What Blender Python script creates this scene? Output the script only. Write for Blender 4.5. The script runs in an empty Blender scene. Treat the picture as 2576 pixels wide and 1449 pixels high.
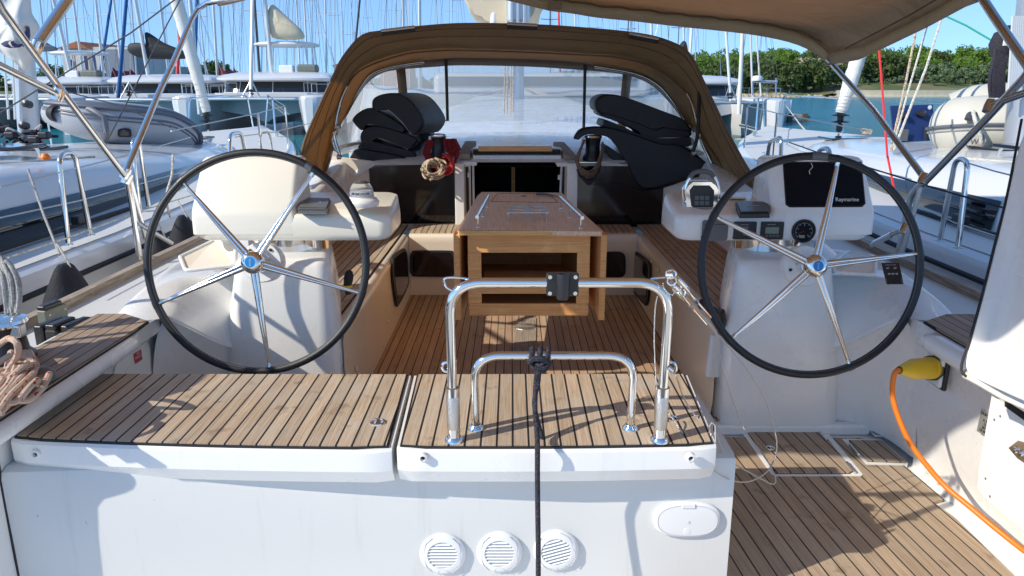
import bpy, math, random
from mathutils import Vector, Matrix
random.seed(7)
V=Vector
S=bpy.context.scene; COL=S.collection
F=1860.0; CZ=2.7; PIT=math.atan((724.5-218)/F); CP,SP=math.cos(PIT),math.sin(PIT)
CX=.085
SOLE=1.32; SEAT=1.80; BENCH=1.74; TABLE=2.07; CO=1.9; DECK=1.75
# ---- pixel (of the 2576 wide view) to a real point at a known height / distance / side
def ray(x,y):
    u=(x-1288)/F; v=(y-724.5)/F
    return V((u, CP-v*SP, -SP-v*CP))
def PT(x,y,t): d=ray(x,y); return V((0,0,CZ))+d*t
def PZ(x,y,z): d=ray(x,y); return PT(x,y,(z-CZ)/d.z)
def PY(x,y,Y): d=ray(x,y); return PT(x,y,Y/d.y)
def PX(x,y,X): d=ray(x,y); return PT(x,y,X/d.x)
def PP(x,y,p0,n):
    d=ray(x,y); o=V((0,0,CZ)); return o+d*((p0-o).dot(n)/d.dot(n))
# ---- materials
MATS={}
def nt(name):
    m=bpy.data.materials.new(name); m.use_nodes=True; t=m.node_tree; MATS[name]=m
    return m,t.nodes,t.links,t.nodes['Principled BSDF']
def setc(b,k,v):
    if k in b.inputs: b.inputs[k].default_value=v
def c4(c): return (c[0],c[1],c[2],1)
def pbr(name,col,rough=.5,metal=0,var=.06,vscale=4,bump=0,bscale=60,coat=0,dirt=0,rvar=.0,dcol=None,sheen=0,streak=0):
    m,N,L,b=nt(name)
    tc=N.new('ShaderNodeTexCoord')
    no=N.new('ShaderNodeTexNoise'); no.inputs['Scale'].default_value=vscale; no.inputs['Detail'].default_value=5
    L.new(tc.outputs['Object'],no.inputs['Vector'])
    mx=N.new('ShaderNodeMix'); mx.data_type='RGBA'
    mx.inputs['A'].default_value=c4([max(0,c*(1-var)) for c in col]); mx.inputs['B'].default_value=c4([min(1,c*(1+var)) for c in col])
    L.new(no.outputs['Fac'],mx.inputs['Factor']); out=mx.outputs['Result']
    if dirt:
        n2=N.new('ShaderNodeTexNoise'); n2.inputs['Scale'].default_value=vscale*2.3; n2.inputs['Detail'].default_value=9; n2.inputs['Roughness'].default_value=.7
        L.new(tc.outputs['Object'],n2.inputs['Vector'])
        cr=N.new('ShaderNodeValToRGB'); cr.color_ramp.elements[0].position=.48; cr.color_ramp.elements[1].position=.92
        L.new(n2.outputs['Fac'],cr.inputs['Fac'])
        mu=N.new('ShaderNodeMath'); mu.operation='MULTIPLY'; mu.inputs[1].default_value=dirt; L.new(cr.outputs['Color'],mu.inputs[0])
        m2=N.new('ShaderNodeMix'); m2.data_type='RGBA'; L.new(mu.outputs[0],m2.inputs['Factor']); L.new(out,m2.inputs['A'])
        m2.inputs['B'].default_value=c4(dcol or [c*.55 for c in col]); out=m2.outputs['Result']
    if streak:
        mp=N.new('ShaderNodeMapping'); mp.inputs['Scale'].default_value=(16,16,1.3); L.new(tc.outputs['Object'],mp.inputs['Vector'])
        n5=N.new('ShaderNodeTexNoise'); n5.inputs['Scale'].default_value=1; n5.inputs['Detail'].default_value=6; n5.inputs['Roughness'].default_value=.7; L.new(mp.outputs['Vector'],n5.inputs['Vector'])
        r5=N.new('ShaderNodeMapRange'); r5.inputs['From Min'].default_value=.55; r5.inputs['From Max'].default_value=.8; r5.inputs['To Max'].default_value=streak; L.new(n5.outputs['Fac'],r5.inputs['Value'])
        n6=N.new('ShaderNodeTexNoise'); n6.inputs['Scale'].default_value=55; n6.inputs['Detail'].default_value=1; L.new(tc.outputs['Object'],n6.inputs['Vector'])
        r6=N.new('ShaderNodeMapRange'); r6.inputs['From Min'].default_value=.80; r6.inputs['From Max'].default_value=.84; r6.inputs['To Max'].default_value=.8; L.new(n6.outputs['Fac'],r6.inputs['Value'])
        ad=math_(N,L,'MAXIMUM',r5.outputs['Result'],r6.outputs['Result'])
        m5=N.new('ShaderNodeMix'); m5.data_type='RGBA'; L.new(ad,m5.inputs['Factor']); L.new(out,m5.inputs['A']); m5.inputs['B'].default_value=c4([c*.78 for c in (dcol or col)]); out=m5.outputs['Result']
    L.new(out,b.inputs['Base Color'])
    setc(b,'Roughness',rough); setc(b,'Metallic',metal); setc(b,'Coat Weight',coat); setc(b,'Coat Roughness',.08); setc(b,'Sheen Weight',sheen)
    if rvar:
        mr=N.new('ShaderNodeMapRange'); mr.inputs['To Min'].default_value=max(0,rough-rvar); mr.inputs['To Max'].default_value=rough+rvar
        n3=N.new('ShaderNodeTexNoise'); n3.inputs['Scale'].default_value=vscale*6; n3.inputs['Detail'].default_value=6; L.new(tc.outputs['Object'],n3.inputs['Vector'])
        L.new(n3.outputs['Fac'],mr.inputs['Value']); L.new(mr.outputs['Result'],b.inputs['Roughness'])
    if bump:
        nb=N.new('ShaderNodeTexNoise'); nb.inputs['Scale'].default_value=bscale; nb.inputs['Detail'].default_value=4; L.new(tc.outputs['Object'],nb.inputs['Vector'])
        bp=N.new('ShaderNodeBump'); bp.inputs['Strength'].default_value=bump; bp.inputs['Distance'].default_value=.01
        L.new(nb.outputs['Fac'],bp.inputs['Height']); L.new(bp.outputs['Normal'],b.inputs['Normal'])
    return m
def math_(N,L,op,a,b=None):
    n=N.new('ShaderNodeMath'); n.operation=op
    for i,v in enumerate((a,b)):
        if v is None: continue
        if isinstance(v,(int,float)): n.inputs[i].default_value=v
        else: L.new(v,n.inputs[i])
    return n.outputs[0]
def teak(name,pitch=.042,seam=.005,ang=0,c1=(.30,.19,.115),c2=(.50,.36,.235),c3=(.36,.30,.24),vary=.35):
    m,N,L,b=nt(name)
    tc=N.new('ShaderNodeTexCoord'); mp=N.new('ShaderNodeMapping'); mp.inputs['Rotation'].default_value=(0,0,ang); L.new(tc.outputs['Object'],mp.inputs['Vector'])
    sx=N.new('ShaderNodeSeparateXYZ'); L.new(mp.outputs['Vector'],sx.inputs[0])
    q=math_(N,L,'DIVIDE',sx.outputs['X'],pitch)
    fr=math_(N,L,'FRACT',q); fl=math_(N,L,'FLOOR',q)
    d=math_(N,L,'ABSOLUTE',math_(N,L,'SUBTRACT',fr,.5)); sm=math_(N,L,'GREATER_THAN',d,.5-seam/(2*pitch))
    wn=N.new('ShaderNodeTexWhiteNoise'); wn.noise_dimensions='1D'; L.new(fl,wn.inputs['W'])
    # grain, stretched along the plank and shifted plank by plank
    cb=N.new('ShaderNodeCombineXYZ'); L.new(math_(N,L,'MULTIPLY',sx.outputs['X'],230),cb.inputs['X']); L.new(math_(N,L,'ADD',math_(N,L,'MULTIPLY',sx.outputs['Y'],5),math_(N,L,'MULTIPLY',wn.outputs['Value'],40)),cb.inputs['Y'])
    L.new(math_(N,L,'MULTIPLY',sx.outputs['Z'],5),cb.inputs['Z'])
    g=N.new('ShaderNodeTexNoise'); g.inputs['Scale'].default_value=1; g.inputs['Detail'].default_value=5; g.inputs['Roughness'].default_value=.65; g.inputs['Distortion'].default_value=.3; L.new(cb.outputs[0],g.inputs['Vector'])
    cr=N.new('ShaderNodeValToRGB'); e=cr.color_ramp.elements; e[0].position=.30; e[0].color=c4(c1); e[1].position=.66; e[1].color=c4(c2)
    L.new(g.outputs['Fac'],cr.inputs['Fac'])
    n2=N.new('ShaderNodeTexNoise'); n2.inputs['Scale'].default_value=5; n2.inputs['Detail'].default_value=7; n2.inputs['Roughness'].default_value=.6; L.new(tc.outputs['Object'],n2.inputs['Vector'])
    r2=N.new('ShaderNodeMapRange'); r2.inputs['From Min'].default_value=.45; r2.inputs['From Max'].default_value=.72; L.new(n2.outputs['Fac'],r2.inputs['Value'])
    mx=N.new('ShaderNodeMix'); mx.data_type='RGBA'; L.new(math_(N,L,'MULTIPLY',r2.outputs['Result'],.75),mx.inputs['Factor']); L.new(cr.outputs['Color'],mx.inputs['A']); mx.inputs['B'].default_value=c4(c3)
    hs=N.new('ShaderNodeHueSaturation'); L.new(mx.outputs['Result'],hs.inputs['Color'])
    mr=N.new('ShaderNodeMapRange'); mr.inputs['To Min'].default_value=1-vary; mr.inputs['To Max'].default_value=1+vary*.6; L.new(wn.outputs['Value'],mr.inputs['Value']); L.new(mr.outputs['Result'],hs.inputs['Value'])
    # dark blotches (water marks)
    n4=N.new('ShaderNodeTexNoise'); n4.inputs['Scale'].default_value=14; n4.inputs['Detail'].default_value=3; L.new(tc.outputs['Object'],n4.inputs['Vector'])
    r4=N.new('ShaderNodeMapRange'); r4.inputs['From Min'].default_value=.62; r4.inputs['From Max'].default_value=.72; r4.inputs['To Max'].default_value=.5; L.new(n4.outputs['Fac'],r4.inputs['Value'])
    mb=N.new('ShaderNodeMix'); mb.data_type='RGBA'; L.new(r4.outputs['Result'],mb.inputs['Factor']); L.new(hs.outputs['Color'],mb.inputs['A']); mb.inputs['B'].default_value=c4([c*.5 for c in c1])
    m3=N.new('ShaderNodeMix'); m3.data_type='RGBA'; L.new(sm,m3.inputs['Factor']); L.new(mb.outputs['Result'],m3.inputs['A']); m3.inputs['B'].default_value=(.012,.012,.014,1)
    L.new(m3.outputs['Result'],b.inputs['Base Color']); setc(b,'Roughness',.72)
    bp=N.new('ShaderNodeBump'); bp.inputs['Strength'].default_value=.55; bp.inputs['Distance'].default_value=.0025
    L.new(math_(N,L,'SUBTRACT',g.outputs['Fac'],math_(N,L,'MULTIPLY',sm,1.0)),bp.inputs['Height']); L.new(bp.outputs['Normal'],b.inputs['Normal'])
    return m
def varnish(name,c1,c2,axis='X',rough=.3,scratch=.4):
    m,N,L,b=nt(name)
    tc=N.new('ShaderNodeTexCoord'); mp=N.new('ShaderNodeMapping')
    mp.inputs['Scale'].default_value={'X':(3,45,90),'Y':(90,3,45),'Z':(45,90,3)}[axis]; L.new(tc.outputs['Object'],mp.inputs['Vector'])
    g=N.new('ShaderNodeTexNoise'); g.inputs['Scale'].default_value=2; g.inputs['Detail'].default_value=6; g.inputs['Distortion'].default_value=.5; L.new(mp.outputs['Vector'],g.inputs['Vector'])
    cr=N.new('ShaderNodeValToRGB'); e=cr.color_ramp.elements; e[0].position=.35; e[0].color=c4(c1); e[1].position=.65; e[1].color=c4(c2); L.new(g.outputs['Fac'],cr.inputs['Fac'])
    n2=N.new('ShaderNodeTexNoise'); n2.inputs['Scale'].default_value=9; n2.inputs['Detail'].default_value=8; n2.inputs['Roughness'].default_value=.7; L.new(tc.outputs['Object'],n2.inputs['Vector'])
    r=N.new('ShaderNodeMapRange'); r.inputs['From Min'].default_value=.55; r.inputs['From Max'].default_value=.68; r.inputs['To Max'].default_value=scratch; L.new(n2.outputs['Fac'],r.inputs['Value'])
    mx=N.new('ShaderNodeMix'); mx.data_type='RGBA'; L.new(r.outputs['Result'],mx.inputs['Factor']); L.new(cr.outputs['Color'],mx.inputs['A']); mx.inputs['B'].default_value=c4([min(1,c*1.35+.04) for c in c2])
    L.new(mx.outputs['Result'],b.inputs['Base Color'])
    mr=N.new('ShaderNodeMapRange'); mr.inputs['To Min'].default_value=rough-.1; mr.inputs['To Max'].default_value=rough+.25; L.new(n2.outputs['Fac'],mr.inputs['Value']); L.new(mr.outputs['Result'],b.inputs['Roughness'])
    setc(b,'Coat Weight',.08); setc(b,'Coat Roughness',.2); setc(b,'Specular IOR Level',.3)
    return m
def rope_mat(name,base,fleck,thr=.62,scale=90):
    m,N,L,b=nt(name)
    tc=N.new('ShaderNodeTexCoord'); vo=N.new('ShaderNodeTexVoronoi'); vo.inputs['Scale'].default_value=scale; L.new(tc.outputs['Object'],vo.inputs['Vector'])
    sp=N.new('ShaderNodeSeparateColor'); L.new(vo.outputs['Color'],sp.inputs[0])
    f=math_(N,L,'GREATER_THAN',sp.outputs[0],thr)
    mx=N.new('ShaderNodeMix'); mx.data_type='RGBA'; L.new(f,mx.inputs['Factor']); mx.inputs['A'].default_value=c4(base); mx.inputs['B'].default_value=c4(fleck)
    L.new(mx.outputs['Result'],b.inputs['Base Color']); setc(b,'Roughness',.9)
    bp=N.new('ShaderNodeBump'); bp.inputs['Strength'].default_value=.35; bp.inputs['Distance'].default_value=.002; L.new(vo.outputs['Distance'],bp.inputs['Height']); L.new(bp.outputs['Normal'],b.inputs['Normal'])
    return m
def canvas(name,col,trans=.25):
    m,N,L,b=nt(name)
    tc=N.new('ShaderNodeTexCoord'); no=N.new('ShaderNodeTexNoise'); no.inputs['Scale'].default_value=3.5; no.inputs['Detail'].default_value=7; L.new(tc.outputs['Object'],no.inputs['Vector'])
    mx=N.new('ShaderNodeMix'); mx.data_type='RGBA'; L.new(no.outputs['Fac'],mx.inputs['Factor']); mx.inputs['A'].default_value=c4([c*.75 for c in col]); mx.inputs['B'].default_value=c4([c*1.25 for c in col])
    L.new(mx.outputs['Result'],b.inputs['Base Color']); setc(b,'Roughness',.85)
    tr=N.new('ShaderNodeBsdfTranslucent'); tr.inputs['Color'].default_value=c4([min(1,col[0]*2.2),col[1]*1.8,col[2]*1.3])
    ms=N.new('ShaderNodeMixShader'); ms.inputs[0].default_value=trans
    L.new(b.outputs[0],ms.inputs[1]); L.new(tr.outputs[0],ms.inputs[2]); L.new(ms.outputs[0],N['Material Output'].inputs['Surface'])
    n2=N.new('ShaderNodeTexNoise'); n2.inputs['Scale'].default_value=4.2; n2.inputs['Detail'].default_value=4; n2.inputs['Distortion'].default_value=.8; L.new(tc.outputs['Object'],n2.inputs['Vector'])
    n3=N.new('ShaderNodeTexNoise'); n3.inputs['Scale'].default_value=260; L.new(tc.outputs['Object'],n3.inputs['Vector'])
    bp=N.new('ShaderNodeBump'); bp.inputs['Strength'].default_value=.9; bp.inputs['Distance'].default_value=.07; L.new(n2.outputs['Fac'],bp.inputs['Height'])
    b2=N.new('ShaderNodeBump'); b2.inputs['Strength'].default_value=.3; b2.inputs['Distance'].default_value=.002; L.new(n3.outputs['Fac'],b2.inputs['Height']); L.new(bp.outputs['Normal'],b2.inputs['Normal'])
    L.new(b2.outputs['Normal'],b.inputs['Normal'])
    return m
def vinyl(name):
    m,N,L,b=nt(name)
    tc=N.new('ShaderNodeTexCoord'); mp=N.new('ShaderNodeMapping'); mp.inputs['Scale'].default_value=(1.6,1.6,4); L.new(tc.outputs['Object'],mp.inputs['Vector'])
    no=N.new('ShaderNodeTexNoise'); no.inputs['Scale'].default_value=1.6; no.inputs['Detail'].default_value=5; no.inputs['Roughness'].default_value=.55; no.inputs['Distortion'].default_value=1.5; L.new(mp.outputs['Vector'],no.inputs['Vector'])
    bp=N.new('ShaderNodeBump'); bp.inputs['Strength'].default_value=.35; bp.inputs['Distance'].default_value=.02; nb=N.new('ShaderNodeTexNoise'); nb.inputs['Scale'].default_value=1.3; nb.inputs['Detail'].default_value=1; L.new(mp.outputs['Vector'],nb.inputs['Vector']); L.new(nb.outputs['Fac'],bp.inputs['Height'])
    rf=N.new('ShaderNodeBsdfRefraction'); rf.inputs['IOR'].default_value=1.06; rf.inputs['Roughness'].default_value=.02; L.new(bp.outputs['Normal'],rf.inputs['Normal'])
    rf.inputs['Color'].default_value=(.93,.95,.97,1)
    tp=N.new('ShaderNodeBsdfTransparent'); tp.inputs['Color'].default_value=(.93,.95,.97,1)
    m1=N.new('ShaderNodeMixShader'); m1.inputs[0].default_value=.5; L.new(rf.outputs[0],m1.inputs[1]); L.new(tp.outputs[0],m1.inputs[2])
    df=N.new('ShaderNodeBsdfDiffuse'); df.inputs['Color'].default_value=(.80,.77,.72,1)
    tl=N.new('ShaderNodeBsdfTranslucent'); tl.inputs['Color'].default_value=(.85,.80,.74,1)
    m2=N.new('ShaderNodeMixShader'); L.new(df.outputs[0],m2.inputs[1]); L.new(tl.outputs[0],m2.inputs[2])
    gl=N.new('ShaderNodeBsdfGlossy'); gl.inputs['Roughness'].default_value=.12; L.new(bp.outputs['Normal'],gl.inputs['Normal'])
    m3=N.new('ShaderNodeMixShader'); L.new(math_(N,L,'ADD',math_(N,L,'MULTIPLY',no.outputs['Fac'],.30),.10),m3.inputs[0]); L.new(m1.outputs[0],m3.inputs[1]); L.new(m2.outputs[0],m3.inputs[2])
    m4=N.new('ShaderNodeMixShader'); m4.inputs[0].default_value=.05; L.new(m3.outputs[0],m4.inputs[1]); L.new(gl.outputs[0],m4.inputs[2])
    L.new(m4.outputs[0],N['Material Output'].inputs['Surface'])
    return m
def leafm(name,ca,cb,vs=1):
    m,N,L,b=nt(name)
    ge=N.new('ShaderNodeNewGeometry'); tc=N.new('ShaderNodeTexCoord'); no=N.new('ShaderNodeTexNoise'); no.inputs['Scale'].default_value=.35*vs; no.inputs['Detail'].default_value=3
    L.new(ge.outputs['Position'],no.inputs['Vector'])
    a=math_(N,L,'ADD',math_(N,L,'MULTIPLY',ge.outputs['Random Per Island'],.55),math_(N,L,'MULTIPLY',no.outputs['Fac'],.5))
    mx=N.new('ShaderNodeMix'); mx.data_type='RGBA'; L.new(a,mx.inputs['Factor']); mx.inputs['A'].default_value=c4(ca); mx.inputs['B'].default_value=c4(cb)
    L.new(mx.outputs['Result'],b.inputs['Base Color']); setc(b,'Roughness',.75); setc(b,'Specular IOR Level',.2)
    tr=N.new('ShaderNodeBsdfTranslucent'); tr.inputs['Color'].default_value=c4([cb[0]*1.1,cb[1]*1.3,cb[2]*.6]); ms=N.new('ShaderNodeMixShader'); ms.inputs[0].default_value=.25
    L.new(b.outputs[0],ms.inputs[1]); L.new(tr.outputs[0],ms.inputs[2]); L.new(ms.outputs[0],N['Material Output'].inputs['Surface'])
    return m
M={}
M['gel']=pbr('gelcoat_white',(.83,.825,.80),.28,var=.015,vscale=1.0,coat=.35,dirt=.05,rvar=.06,dcol=(.55,.52,.46),streak=.18)
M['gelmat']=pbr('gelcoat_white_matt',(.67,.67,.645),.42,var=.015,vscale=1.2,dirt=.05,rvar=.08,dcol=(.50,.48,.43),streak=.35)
M['cream']=pbr('gelcoat_cream',(.82,.74,.62),.30,var=.03,vscale=1.5,coat=.3,dirt=.12,rvar=.06,dcol=(.55,.47,.37))
M['ivory']=pbr('gelcoat_ivory',(.84,.82,.73),.32,var=.02,vscale=1.5,coat=.3,dirt=.08,rvar=.05,dcol=(.62,.58,.48))
M['teak']=teak('teak_seat',.0415,.0055,c1=(.34,.24,.155),c2=(.60,.47,.34),c3=(.50,.45,.38),vary=.13)
M['teaksole']=teak('teak_sole',.042,.0045,c1=(.35,.215,.13),c2=(.58,.40,.265),c3=(.50,.39,.29),vary=.13)
M['teakplat']=teak('teak_platform',.052,.005,ang=-.085,c1=(.29,.20,.13),c2=(.50,.38,.265),c3=(.44,.36,.28),vary=.12)
M['teakside']=teak('teak_side_deck',.040,.004,c1=(.24,.16,.105),c2=(.42,.31,.22),c3=(.36,.29,.23),vary=.13)
M['steel']=pbr('polished_steel',(.78,.77,.75),.10,1,var=.05,vscale=9,rvar=.05)
M['steel2']=pbr('brushed_steel',(.62,.61,.58),.35,1,var=.1,vscale=60,bump=.3,bscale=300)
M['darksteel']=pbr('bimini_tube_steel',(.62,.60,.57),.16,1,var=.08,vscale=12,rvar=.06)
M['alu']=pbr('mast_aluminium',(.60,.62,.64),.38,.7,var=.05,vscale=3)
M['mastw']=pbr('mast_painted',(.66,.67,.66),.35,.2,var=.05,vscale=3)
M['mastd']=pbr('mast_dark_rope',(.05,.055,.065),.6,0)
M['black']=pbr('black_plastic',(.018,.018,.02),.38,var=.15,bump=.08,bscale=300)
M['leather']=pbr('black_leather',(.014,.015,.018),.42,var=.2,vscale=20,bump=.15,bscale=400,rvar=.06)
M['cush']=pbr('black_cushion_vinyl',(.010,.0105,.013),.52,var=.2,vscale=6,bump=.9,bscale=9)
M['piping']=pbr('pale_piping',(.42,.41,.38),.6)
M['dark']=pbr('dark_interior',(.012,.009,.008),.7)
M['acryl']=pbr('smoked_acrylic',(.008,.008,.01),.07,coat=.5)
M['winglass']=pbr('tinted_window',(.012,.016,.022),.06,coat=.5,var=.3,vscale=.8)
M['rubber']=pbr('black_rubber',(.015,.015,.017),.65)
M['fender']=pbr('navy_fender_cover',(.012,.014,.022),.8,bump=.4,bscale=90)
M['white']=pbr('white_plastic',(.78,.78,.77),.4,var=.02)
M['yellow']=pbr('yellow_plug',(.80,.52,.01),.38,var=.05)
M['orange']=pbr('orange_cable',(.85,.20,.01),.4,var=.04)
M['red']=pbr('red_mark',(.50,.02,.02),.5); M['maroon']=pbr('maroon_cover',(.20,.012,.02),.8)
M['blue']=pbr('blue_badge',(.01,.20,.55),.35)
M['grey']=pbr('grey_plastic',(.12,.125,.13),.45)
M['lgrey']=pbr('light_grey_print',(.55,.56,.58),.5)
M['screen']=pbr('display_glass',(.005,.006,.010),.45); MATS['display_glass'].node_tree.nodes['Principled BSDF'].inputs['Specular IOR Level'].default_value=.15
M['lcd']=pbr('lcd_green',(.20,.26,.20),.3)
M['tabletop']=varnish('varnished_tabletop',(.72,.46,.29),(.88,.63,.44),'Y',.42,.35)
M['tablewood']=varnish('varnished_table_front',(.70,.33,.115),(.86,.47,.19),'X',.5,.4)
M['tableedge']=varnish('varnished_edge',(.68,.36,.12),(.85,.54,.22),'X',.4,.2)
M['oldwood']=varnish('weathered_toe_rail',(.22,.18,.14),(.42,.35,.28),'Y',.8,.3)
M['canvas']=canvas('brown_canvas',(.31,.23,.135),.34)
M['canvas2']=canvas('bimini_canvas',(.46,.36,.26),.30)
M['strap']=pbr('dark_webbing',(.035,.03,.026),.8)
M['bind']=pbr('brown_binding',(.15,.095,.055),.7,bump=.2)
M['vinyl']=vinyl('clear_hood_vinyl')
M['sail']=pbr('cream_sailcloth',(.66,.56,.40),.8,var=.1,vscale=5,bump=.6,bscale=9)
M['sailw']=pbr('white_sailcloth',(.70,.68,.63),.8,var=.08,vscale=4,bump=.7,bscale=7)
M['sailk']=pbr('black_sailcloth',(.02,.02,.023),.7,var=.3,vscale=5,bump=.6,bscale=9)
M['ropeb']=rope_mat('black_braid_rope',(.016,.015,.022),(.06,.055,.075),.72,420)
M['ropef']=rope_mat('beige_rope_red_fleck',(.50,.37,.28),(.36,.03,.03),.93,150)
M['roper']=rope_mat('red_rope_shade_tone',(.20,.010,.012),(.30,.04,.04),.8,160); M['roper_sun']=rope_mat('red_rope_sun_tone',(.55,.02,.02),(.65,.15,.12),.8,160)  # one red rope in two tones, shade and sun put into the colour
M['ropebei']=rope_mat('beige_rope_brown_fleck',(.52,.42,.30),(.14,.09,.06),.8,110)
M['ropebr']=rope_mat('brown_rope',(.20,.13,.09),(.07,.04,.03),.8,110)
M['ropeg']=rope_mat('grey_rope',(.42,.42,.40),(.30,.30,.30),.6,200)
M['ropew']=rope_mat('white_mooring_rope',(.62,.60,.52),(.40,.38,.33),.7,90)
M['wire']=pbr('steel_wire',(.60,.59,.57),.3,1,bump=.5,bscale=700)
M['hull']=pbr('hull_white',(.64,.65,.66),.22,coat=.4,var=.03,vscale=.6,rvar=.04)
M['deckw']=pbr('deck_offwhite',(.60,.60,.58),.5,var=.02,vscale=1,dirt=.03)
M['dinghy']=pbr('dinghy_grey_white',(.38,.39,.41),.42,var=.05,vscale=3)
M['dinghyc']=pbr('dinghy_cream',(.56,.54,.47),.5,var=.07,vscale=3,dirt=.2)
M['dinghyd']=pbr('dinghy_dark_grey',(.13,.14,.17),.5,var=.08)
M['navy']=pbr('navy_board',(.015,.035,.13),.35)
M['redline']=pbr('red_line',(.65,.03,.03),.6)
M['greenl']=pbr('green_line',(.05,.5,.30),.6)
M['bluel']=pbr('blue_sail_cover',(.01,.10,.30),.7)
M['purple']=pbr('indigo_print',(.035,.03,.12),.6)
M['teal']=pbr('antifoul_shadow',(.12,.16,.16),.5)
M['stone']=pbr('seawall_stone',(.60,.52,.36),.9,var=.2,vscale=.8,bump=.7,bscale=2,dirt=.5)
M['rock']=pbr('ochre_rock',(.42,.33,.22),.9,var=.3,vscale=.3,bump=.8,bscale=1.5,dirt=.5)
M['render']=pbr('building_render',(.55,.54,.50),.8,var=.05,vscale=.3)
M['roof']=pbr('terracotta_roof',(.42,.13,.05),.8,var=.2,vscale=1)
M['concrete']=pbr('grey_building',(.22,.24,.27),.7)
M['bark']=pbr('bark',(.10,.075,.05),.9)
M['steelplate']=pbr('builder_plate',(.42,.42,.40),.35,.6)
# ---- mesh builder
class MB:
    def __init__(s): s.v=[]; s.f=[]; s.m=[]; s.mats=[]; s.cur=0
    def mat(s,k):
        m=M[k]
        if m not in s.mats: s.mats.append(m)
        s.cur=s.mats.index(m); return s
    def add(s,vs,fs):
        o=len(s.v); s.v+= [V(p) for p in vs]
        for f in fs: s.f.append([i+o for i in f]); s.m.append(s.cur)
        return s
    def prism(s,pts,off):
        n=len(pts); off=V(off); p=[V(a) for a in pts]; q=[a+off for a in p]
        return s.add(p+q,[list(range(n)),list(range(2*n-1,n-1,-1))]+[[i,i+n,(i+1)%n+n,(i+1)%n][::-1] for i in range(n)])
    def box(s,c,d,rot=None):
        c=V(c); hx,hy,hz=d[0]/2,d[1]/2,d[2]/2
        P=[V((x,y,z)) for z in(-hz,hz) for x,y in((-hx,-hy),(hx,-hy),(hx,hy),(-hx,hy))]
        if rot is not None: P=[rot@p for p in P]
        return s.add([c+p for p in P],[[3,2,1,0],[4,5,6,7],[0,1,5,4],[1,2,6,5],[2,3,7,6],[3,0,4,7]])
    def grid(s,rows,closeu=False,closev=False):
        nr=len(rows); nc=len(rows[0]); vs=[p for r in rows for p in r]; fs=[]
        for i in range(nr-(0 if closev else 1)):
            for j in range(nc-(0 if closeu else 1)):
                a=i*nc+j; b=i*nc+(j+1)%nc; c=((i+1)%nr)*nc+(j+1)%nc; d=((i+1)%nr)*nc+j
                fs.append([a,b,c,d])
        return s.add(vs,fs)
    def tube(s,path,r,seg=10,closed=False,caps=True,flat=1):
        P=[V(p) for p in path]; n=len(P)
        R=r if isinstance(r,(list,tuple)) else [r]*n
        T=[]
        for i in range(n):
            a=P[(i-1)%n] if (closed or i>0) else P[i]; b=P[(i+1)%n] if (closed or i<n-1) else P[i]
            t=(b-a); T.append(t.normalized() if t.length>1e-9 else V((0,0,1)))
        up=V((0,0,1)) if abs(T[0].z)<.9 else V((1,0,0))
        nrm=(up-T[0]*up.dot(T[0])).normalized(); rows=[]
        for i in range(n):
            nrm=(nrm-T[i]*nrm.dot(T[i])); nrm=nrm.normalized() if nrm.length>1e-6 else T[i].orthogonal().normalized()
            bi=T[i].cross(nrm)
            rows.append([P[i]+(nrm*math.cos(a)*flat+bi*math.sin(a))*R[i] for a in [2*math.pi*k/seg for k in range(seg)]])
        s.grid(rows,True,closed)
        if caps and not closed:
            o=len(s.v)-n*seg; s.f.append([o+k for k in range(seg)][::-1]); s.m.append(s.cur); s.f.append([o+(n-1)*seg+k for k in range(seg)]); s.m.append(s.cur)
        return s
    def lathe(s,c,prof,axis=(0,0,1),seg=24,sx=1):
        c=V(c); ax=V(axis).normalized(); a=ax.orthogonal().normalized()
        if abs(ax.z)>.9: a=V((1,0,0)); a=(a-ax*a.dot(ax)).normalized()
        b=ax.cross(a); rows=[]
        for (r,h) in prof: rows.append([c+ax*h+(a*math.cos(t)*sx+b*math.sin(t))*r for t in [2*math.pi*k/seg for k in range(seg)]])
        s.grid(rows,True)
        return s
    def quad(s,*p): return s.add(p,[list(range(len(p)))])
    def build(s,name,parent=None,smooth=True,bevel=0,seg=2,sub=0,solid=0,ang=40,flip=False):
        me=bpy.data.meshes.new(name)
        off=V((0,0,0)) 
        p=parent
        while p is not None: off+=V(p.location); p=p.parent
        vs=[v-off for v in s.v]; loc=V((0,0,0))
        if parent is None:
            xs=[v.x for v in s.v]; ys=[v.y for v in s.v]; zs=[v.z for v in s.v]
            loc=V(((min(xs)+max(xs))/2,(min(ys)+max(ys))/2,min(zs))); vs=[v-loc for v in s.v]
        me.from_pydata([tuple(v) for v in vs],[],s.f)
        for m in s.mats: me.materials.append(m)
        me.polygons.foreach_set('material_index',s.m); me.update()
        if smooth:
            me.polygons.foreach_set('use_smooth',[True]*len(me.polygons))
            if not bevel and not sub: me.set_sharp_from_angle(angle=math.radians(ang))
        o=bpy.data.objects.new(name,me); COL.objects.link(o); o.location=loc
        if parent is not None: o.parent=parent
        if solid:
            d=o.modifiers.new('s','SOLIDIFY'); d.thickness=solid; d.offset=0
        if bevel:
            d=o.modifiers.new('b','BEVEL'); d.width=bevel; d.segments=seg; d.limit_method='ANGLE'; d.angle_limit=math.radians(30); d.harden_normals=True
        if sub:
            d=o.modifiers.new('u','SUBSURF'); d.levels=sub; d.render_levels=sub
        return o
def thing(name,label,cat,loc=(0,0,0),group=None):
    o=bpy.data.objects.new(name,None); o.empty_display_size=.2; COL.objects.link(o); o.location=loc
    o['label']=label; o['category']=cat
    if group: o['group']=group
    return o
def tag(o,label,cat,group=None):
    o['label']=label; o['category']=cat
    if group: o['group']=group
    return o
def struct(o): o['kind']='structure'; return o
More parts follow.
